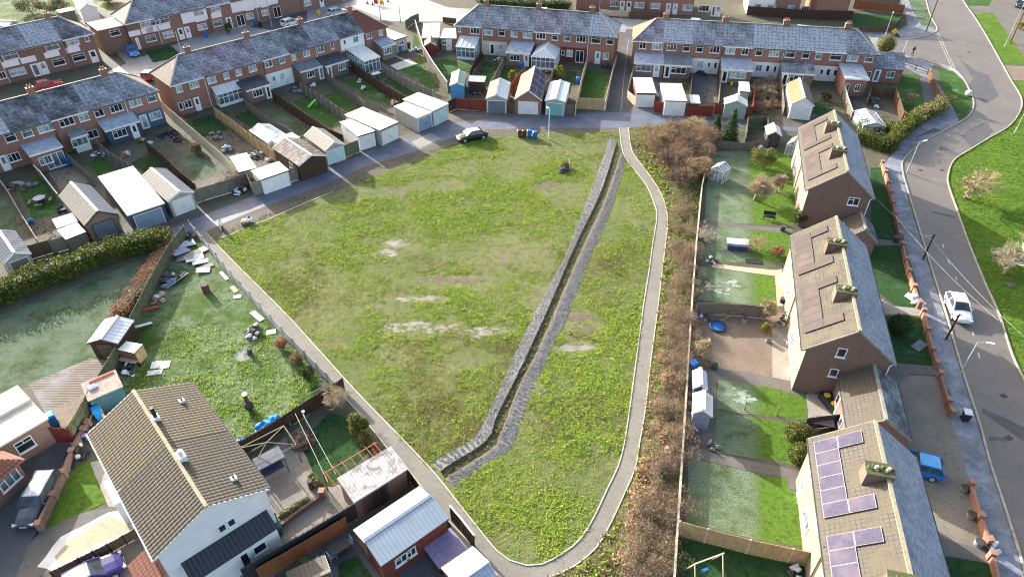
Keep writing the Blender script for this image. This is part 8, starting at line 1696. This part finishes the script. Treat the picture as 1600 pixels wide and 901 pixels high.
# right gardens
def a_swing(label, px, py, rz):
    t = T('swing_set', label, 'swing', P(px, py), rz); m = MB()
    for x in (-1.1, 1.1): m.bar((x, -.7, 0), (x, 0, 1.9), .07, .07, 'wood_pale'); m.bar((x, .7, 0), (x, 0, 1.9), .07, .07, 'wood_pale')
    m.bar((-1.2, 0, 1.9), (1.2, 0, 1.9), .08, .08, 'wood_pale'); m.build('frame', t); m = MB()
    for x in (-.2, .2): m.tube([(x, 0, 1.88), (x, 0, .5)], .015, 4, 'gutter')
    m.build('rope', t); m = MB(); m.box(-.25, -.1, .45, .25, .1, .5, 'plastic_blue'); m.build('seat', t)
a_swing('wooden swing frame with a blue seat on the shaded nearest lawn', 1100, 895, R(20))
thing_parts('paddling_pool', 'dark blue paddling pool ring on the gravel garden', 'paddling pool', 1121, 511, 0, [('ring', lambda m: [m.tube([(math.cos(a) * .75, math.sin(a) * .75, .15), (math.cos(a + .4) * .75, math.sin(a + .4) * .75, .15)], .12, 6, 'shed_navy') for a in [i * .4 for i in range(16)]]), ('water', lambda m: m.disc((0, 0, .1), .7, 16, 'plastic_blue', .02))])
board('long pale pole lying by the paddling pool', 1135, 497, R(35), 1.8, .08, 'wood_new', .05, .06); heap('blue netting heap by the scrub fence in the gravel garden', 1096, 497, ['shed_slate', 'plastic_blue', 'junk_dark'], 14, 1.0); heap('white and black junk beside the golden path', 1112, 408, ['junk_white', 'plastic_black', 'plastic_black'], 10, .6, s=.3)
board('dark square mat on the second lawn', 1178, 409, R(-10), 1.8, .8, 'plastic_black', .0, .04, 0, 'garden_mat', 'mat', None)
t = T('rabbit_hutch', 'low dark hutch with a white roof edge on the second lawn', 'hutch', P(1151, 388), R(-8)); m = MB(); m.box(-1.1, -.6, 0, 1.1, .6, .7, 'shed_navy'); m.build('run', t); m = MB(); m.obox((0, .25, .78), (2.4, .9, .05), 0, 'felt_white', Matrix.Rotation(.25, 4, 'X')); m.build('roof', t); m = MB(); m.box(1.12, -.5, 0, 1.5, .2, .5, 'wood_grey'); m.build('ramp', t)
thing_parts('garden_bench', 'dark two-seat bench on the first right lawn', 'bench', 1201, 343, R(-15), [('seat', lambda m: m.box(-.7, -.25, .4, .7, .25, .46, 'plastic_black')), ('backrest', lambda m: m.box(-.7, .26, .5, .7, .32, 1.0, 'plastic_black'))] + legs(.6, .2, .4, 'plastic_black'))
drum('dark garden pot at the edge of the second lawn', 1222, 360, .6, .3, 'junk_dark', 'plant_pot', 'plant pot')
for i, (x, y, lab, mt) in enumerate([(1200, 534, 'stone planter beside the yellow bush in the gravel garden', 'felt_grey'), (1216, 510, 'pale round pot by the middle house patio', 'concrete'), (1232, 538, 'white flower pot at the middle house wall', 'junk_white'), (1236, 552, 'bright green pot at the middle house wall', 'lime_plastic'), (1105, 572, 'terracotta pot at the scrub corner of the gravel garden', 'terracotta'), (1116, 575, 'dark green watering tub by the terracotta pot', 'plastic_green'), (1240, 594, 'grey pot at the corner of the middle house', 'felt_grey'), (1222, 472, 'black pot on the golden path', 'plastic_black'), (1163, 503, 'pale stone ornament at the top of the gravel garden', 'concrete')]): drum(lab, x, y, .5, .26, mt, 'plant_pot', 'plant pot')
heap('dark clutter by the middle house back door', 1228, 497, ['plastic_black', 'plastic_green', 'junk_white', 'red_metal'], 14, .7, s=.28)
for x, y, lab in [(1163, 640, 'short timber post at the edge of the frosted lawn'), (1213, 648, 'short timber post at the edge of the fresh lawn')]: pole(lab, x, y, 1.1, .06, 'wood_weathered', 'clothes_post', 'post', 'clothes posts in the right gardens', False)
t = T('garden_sofa', 'black garden unit with orange cushions behind the link building', 'sofa', P(1296, 632), R(-75)); m = MB(); m.box(-1.0, -.5, 0, 1.0, .5, .7, 'plastic_black'); m.build('base', t)
for x in (-.5, .5): m = MB(); m.disc((x, -.1, .702), .28, 10, 'yellow_sign', .08); m.build('cushion', t)
table('grey barbecue table behind the dark fence', 1281, 668, R(-15), .9, .5, 'felt_grey', .9); drum('pale cable reel beside the barbecue table', 1262, 668, .5, .4, 'concrete', 'cable_reel', 'reel')
t = T('bicycle', 'grey bicycle leaning on the nearest semi-detached wall', 'bicycle', P(1251, 760), R(75))
for x in (-.5, .5): m = MB(); [m.tube([(x + math.cos(a) * .33, 0, .35 + math.sin(a) * .33), (x + math.cos(a + .5) * .33, 0, .35 + math.sin(a + .5) * .33)], .025, 5, 'steel_grey') for a in [i * .5 for i in range(13)]]; m.build('wheel', t)
m = MB(); [m.bar(a, b, .04, .04, 'steel_grey') for a, b in [((-.5, 0, .35), (-.1, 0, .8)), ((-.1, 0, .8), (.4, 0, .8)), ((.4, 0, .8), (.5, 0, .35)), ((-.1, 0, .8), (0, 0, .35)), ((0, 0, .35), (.4, 0, .8)), ((-.5, 0, .35), (0, 0, .35))]]; m.build('frame', t); m = MB(); m.box(-.25, -.06, .88, -.02, .06, .93, 'plastic_black'); m.build('saddle', t); m = MB(); m.bar((.4, -.28, .98), (.4, .28, .98), .04, .04, 'gutter'); m.build('handlebar', t)
heap('white dust sheet bundle on the front lawn by the brick piers', 1424, 470, ['tarp_white', 'tarp_white', 'junk_white'], 14, .8, 'dust_sheet', 'dust sheet', .5, .7)
board('grey slab lying on the shaded bush lawn', 1436, 540, .6, 1.6, .9, 'felt_grey', 0, .05, 0, 'paving_slab', 'slab', None); board('dark drain cover on the green by the bare trees', 1578, 445, .2, .9, .7, 'concrete_dark', 0, .04, 0, 'drain_cover', 'cover', None)
drum('dark round pot on the path by the brick front wall', 1399, 378, .7, .35, 'junk_dark', 'plant_pot', 'plant pot')
for x, y, lab in [(1505, 765, 'white round lantern pot inside the drive wall, topmost'), (1516, 807, 'grey round pot inside the drive wall, middle'), (1528, 850, 'pale round pot inside the drive wall, lowest')]: drum(lab, x, y, .4, .3, 'concrete', 'plant_pot', 'plant pot')
m = MB(); m.blob((0, 0, .5), .5, .45, .5, 'tarp_white', 2, .25, 12, 8); solo(m, 'builders_bag', 'white builders bag on the verge of the corner', 'bag', P(1512, 150), 0); heap('white sacks by the bottom brick pier', 1548, 858, ['tarp_white', 'junk_dark', 'tarp_white'], 8, .5, s=.35)
# lane side: motorbike, dumped sacks, log in the field
t = T('motorcycle', 'black motorcycle parked where the path meets the lane', 'motorcycle', P(347, 357), R(-60))
for x in (-.65, .65): m = MB(); m.tube([(x, -.07, .3), (x, .07, .3)], .3, 12, 'plastic_black'); m.build('wheel', t)
m = MB(); m.blob((0, 0, .6), .7, .2, .25, 'paint_black', 3, .2, 12, 6); m.build('body', t); m = MB(); m.box(-.6, -.14, .8, .05, .14, .88, 'junk_dark'); m.build('seat', t); m = MB(); m.bar((.45, -.35, 1.0), (.45, .35, 1.0), .05, .05, 'steel_grey'); m.blob((.5, 0, .85), .2, .2, .25, 'tarp_white', 5, .2, 8, 5); m.build('handlebar', t)
heap('white and red dumped sacks on the lane verge', 386, 348, ['tarp_white', 'terracotta', 'tarp_white', 'junk_dark'], 12, .7, s=.4); heap('bags dumped by the dark lane fence', 376, 300, ['plastic_black', 'tarp_white', 'junk_dark', 'tarp_white'], 14, 1.0, s=.38)
m = MB(); m.tube([(0, 0, .1), (.1, .6, .5), (.3, 1.0, 1.1)], [.09, .07, .05], 6, 'wood_pale'); m.tube([(0, 0, .1), (-1.2, -.3, .25), (-2.0, -.2, .2)], [.09, .07, .04], 6, 'wood_pale'); m.blob((-.9, 0, .25), .8, .4, .3, 'junk_dark', 4, .4, 12, 6); solo(m, 'dead_branch', 'pale dead branch and dark burnt patch at the top of the field', 'branch', P(891, 266), .3)
# rubble and furniture in the terrace gardens
for i, (r, x, y, mats, n, rr, s, lab) in enumerate([('H', 370, 275, ['concrete', 'felt_grey', 'concrete_dark'], 16, 1.3, .45, 'grey slab rubble at the top of the rubble garden'), ('H', 430, 350, ['felt_frost', 'felt_grey', 'concrete'], 14, 1.0, .5, 'blue-grey slates stacked in the rubble garden'), ('H', 600, 390, ['junk_white', 'wood_dark', 'felt_grey'], 14, 1.0, .45, 'white and dark junk by the golden panel fence'), ('H', 690, 405, ['junk_white', 'tarp_white'], 7, .7, .5, 'white boards leaning on the golden panel fence'), ('H', 85, 265, ['plastic_black', 'junk_dark'], 16, 1.3, .5, 'black furniture frames in the bare brown garden'),
        ('H', 140, 300, ['plastic_black', 'junk_dark'], 7, .6, .4, 'black bag in the bare brown garden'), ('B', 830, 535, ['felt_frost', 'wood_grey', 'junk_dark'], 12, 1.0, .5, 'frosted bench parts on the patio below the white wall'), ('B', 940, 510, ['tarp_white', 'junk_white'], 5, .6, .5, 'white sacks beside the weathered garden fence'), ('C', 235, 480, ['tarp_white', 'junk_white'], 5, .7, .35, 'white toys on the lawn below the lean-to, upper group'), ('C', 262, 520, ['junk_white', 'tarp_white'], 5, .6, .35, 'white toys on the lawn below the lean-to, lower group'), ('C', 430, 610, ['junk_white', 'terracotta', 'wood_grey'], 12, 1.0, .4, 'white and red scraps above the slate blue garage'), ('C', 560, 300, ['junk_white', 'felt_frost', 'junk_dark'], 16, 1.2, .5, 'white stacked furniture beside the boundary fence'), ('C', 910, 545, ['plastic_blue', 'wood_dark', 'felt_grey'], 12, .9, .4, 'blue and grey clutter under the timber shelter'),
        ('C', 1040, 355, ['junk_white', 'felt_grey', 'junk_dark'], 12, .8, .4, 'pale patio furniture beside the cream ground floor'), ('D', 380, 355, ['junk_white', 'felt_grey', 'junk_dark'], 10, .7, .4, 'grey chairs left of the brick extension'), ('D', 910, 365, ['plastic_green', 'junk_dark', 'felt_grey'], 10, .8, .4, 'green and dark clutter by the pale back door'), ('D', 1005, 395, ['plastic_black', 'shed_navy', 'junk_dark'], 10, .8, .5, 'dark covered furniture at the end terrace corner'), ('D', 650, 430, ['terracotta', 'junk_dark', 'leaf_bush'], 10, .9, .3, 'pots in front of the hip-roofed conservatory'), ('E', 508, 435, ['shed_navy', 'plastic_black'], 8, .7, .6, 'dark covered barbecue against the white ground floor'), ('E', 690, 500, ['yellow_sign', 'junk_dark', 'junk_white'], 8, .8, .35, 'yellow and dark toys behind the red fence'),
        ('F', 345, 630, ['tarp_white', 'junk_dark'], 4, .5, .5, 'white tank in the corner garden yard'), ('F', 310, 590, ['junk_dark', 'wood_grey', 'felt_grey'], 12, 1.0, .45, 'grey clutter at the head of the corner yard'), ('G', 85, 345, ['cardboard', 'wood_brown'], 6, .9, .6, 'brown board stack in the leftmost lawn garden'), ('G', 195, 340, ['wood_grey', 'felt_grey'], 4, .6, .6, 'flat grey boards on the leftmost lawn'), ('G', 185, 550, ['tarp_blue', 'tarp_white'], 3, .4, .5, 'pale blue tray by the rail fence'), ('G', 370, 480, ['shed_navy', 'plastic_black', 'junk_white'], 10, .6, .4, 'dark bags by the brick garage wall'), ('G', 745, 155, ['cloth_purple', 'terracotta', 'junk_white'], 8, .7, .45, 'pinkish covered toys near the navy extension'), ('G', 830, 80, ['wood_new', 'wood_brown'], 5, .4, .5, 'orange crate at the navy extension wall'), ('G', 580, 160, ['concrete', 'felt_grey', 'junk_white'], 12, 1.2, .35, 'stone rockery edge behind the lean-to lawn'), ('N', 545, 285, ['plastic_black', 'junk_white', 'junk_dark'], 8, .8, .4, 'white box and dark pots by the black shed'), ('N', 430, 270, ['junk_dark', 'terracotta'], 8, .7, .35, 'dark pots below the tall conifer'), ('P', 150, 450, ['wood_grey', 'junk_dark', 'junk_white'], 12, .9, .35, 'broken timber on the slabs below the slate blue shed'), ('P', 275, 520, ['junk_dark', 'felt_grey'], 8, .5, .25, 'dark stones edging the frosted lawn'), ('Q', 770, 880, ['junk_white', 'junk_dark'], 6, .6, .35, 'white toys by the new timber fence'), ('E', 850, 60, ['shed_navy', 'plastic_black'], 8, .8, .5, 'dark sacks in the far white house yard')]):
    p = q(r, x, y); heap(lab, p[0], p[1], mats, n, rr, 'garden_clutter', 'clutter', s, .5)
p = q('G', 243, 440); thing_parts('picnic_table', 'round picnic table with fixed benches on the leftmost lawn', 'picnic table', p[0], p[1], .3, [('tabletop', lambda m: m.disc((0, 0, .74), .7, 16, 'felt_frost', .05)), ('base', lambda m: m.box(-.3, -.3, 0, .3, .3, .73, 'wood_dark'))] + [('bench', (lambda a: lambda m: m.obox((math.cos(a) * 1.15, math.sin(a) * 1.15, .43), (.35, .9, .06), a, 'wood_grey'))(k * 1.57)) for k in range(4)])
p = q('G', 885, 115); table('round white-topped table by the navy house', p[0], p[1], 0, .55, .55, 'felt_frost', round_=True)
p = q('B', 935, 625); thing_parts('toy_slide', 'lime green toy slide on the frosted lawn', 'toy slide', p[0], p[1], R(50), [('chute', lambda m: m.bar((-.9, 0, .15), (.6, 0, .9), .45, .08, 'lime_plastic')), ('ladder', lambda m: m.bar((.6, 0, 0), (.62, 0, .95), .4, .08, 'lime_plastic'))])
p = q('C', 330, 455); table('white table on the patio before the white conservatory', p[0], p[1], R(40), .8, .5, 'felt_white'); p = q('C', 255, 250)
for x, y, lab, col in [(499, 22, 'yellow roadworks sign in the far street', 'yellow_sign'), (597, 6, 'yellow roadworks sign at the head of the street', 'yellow_sign'), (588, 5, 'red and white roadworks barrier at the head of the street', 'red_metal'), (1396, 52, 'yellow roadworks sign at the far junction', 'yellow_sign')]:
    thing_parts('roadworks_sign', lab, 'road sign', x, y + 4, R(-20), [('panel', lambda m: m.obox((0, 0, .8), (.9, .04, .9), 0, col, Matrix.Rotation(R(45), 4, 'Y') if col == 'yellow_sign' else None)), ('leg', lambda m: m.box(-.4, -.05, 0, -.36, .05, .7, 'gutter')), ('leg', lambda m: m.box(.36, -.05, 0, .4, .05, .7, 'gutter'))], 'roadworks signs')
bx = [(1385, 55), (1398, 56)]; heap('dark roadworks barriers at the far junction kerb', 1396, 57, ['shed_navy', 'junk_dark'], 6, 1.0, 'road_barrier', 'barrier', .5, .4)
for i, (x, y, lab) in enumerate([(574, 6, 'orange cone at the street head, left one'), (582, 8, 'orange cone at the street head, middle one'), (606, 3, 'orange cone at the street head, right one')]): thing_parts('traffic_cone', lab, 'cone', x, y, 0, [('body', lambda m: m.tube([(0, 0, .04), (0, 0, .75)], [.2, .04], 8, 'red_metal')), ('base', lambda m: m.box(-.25, -.25, 0, .25, .25, .04, 'junk_dark'))], 'traffic cones')
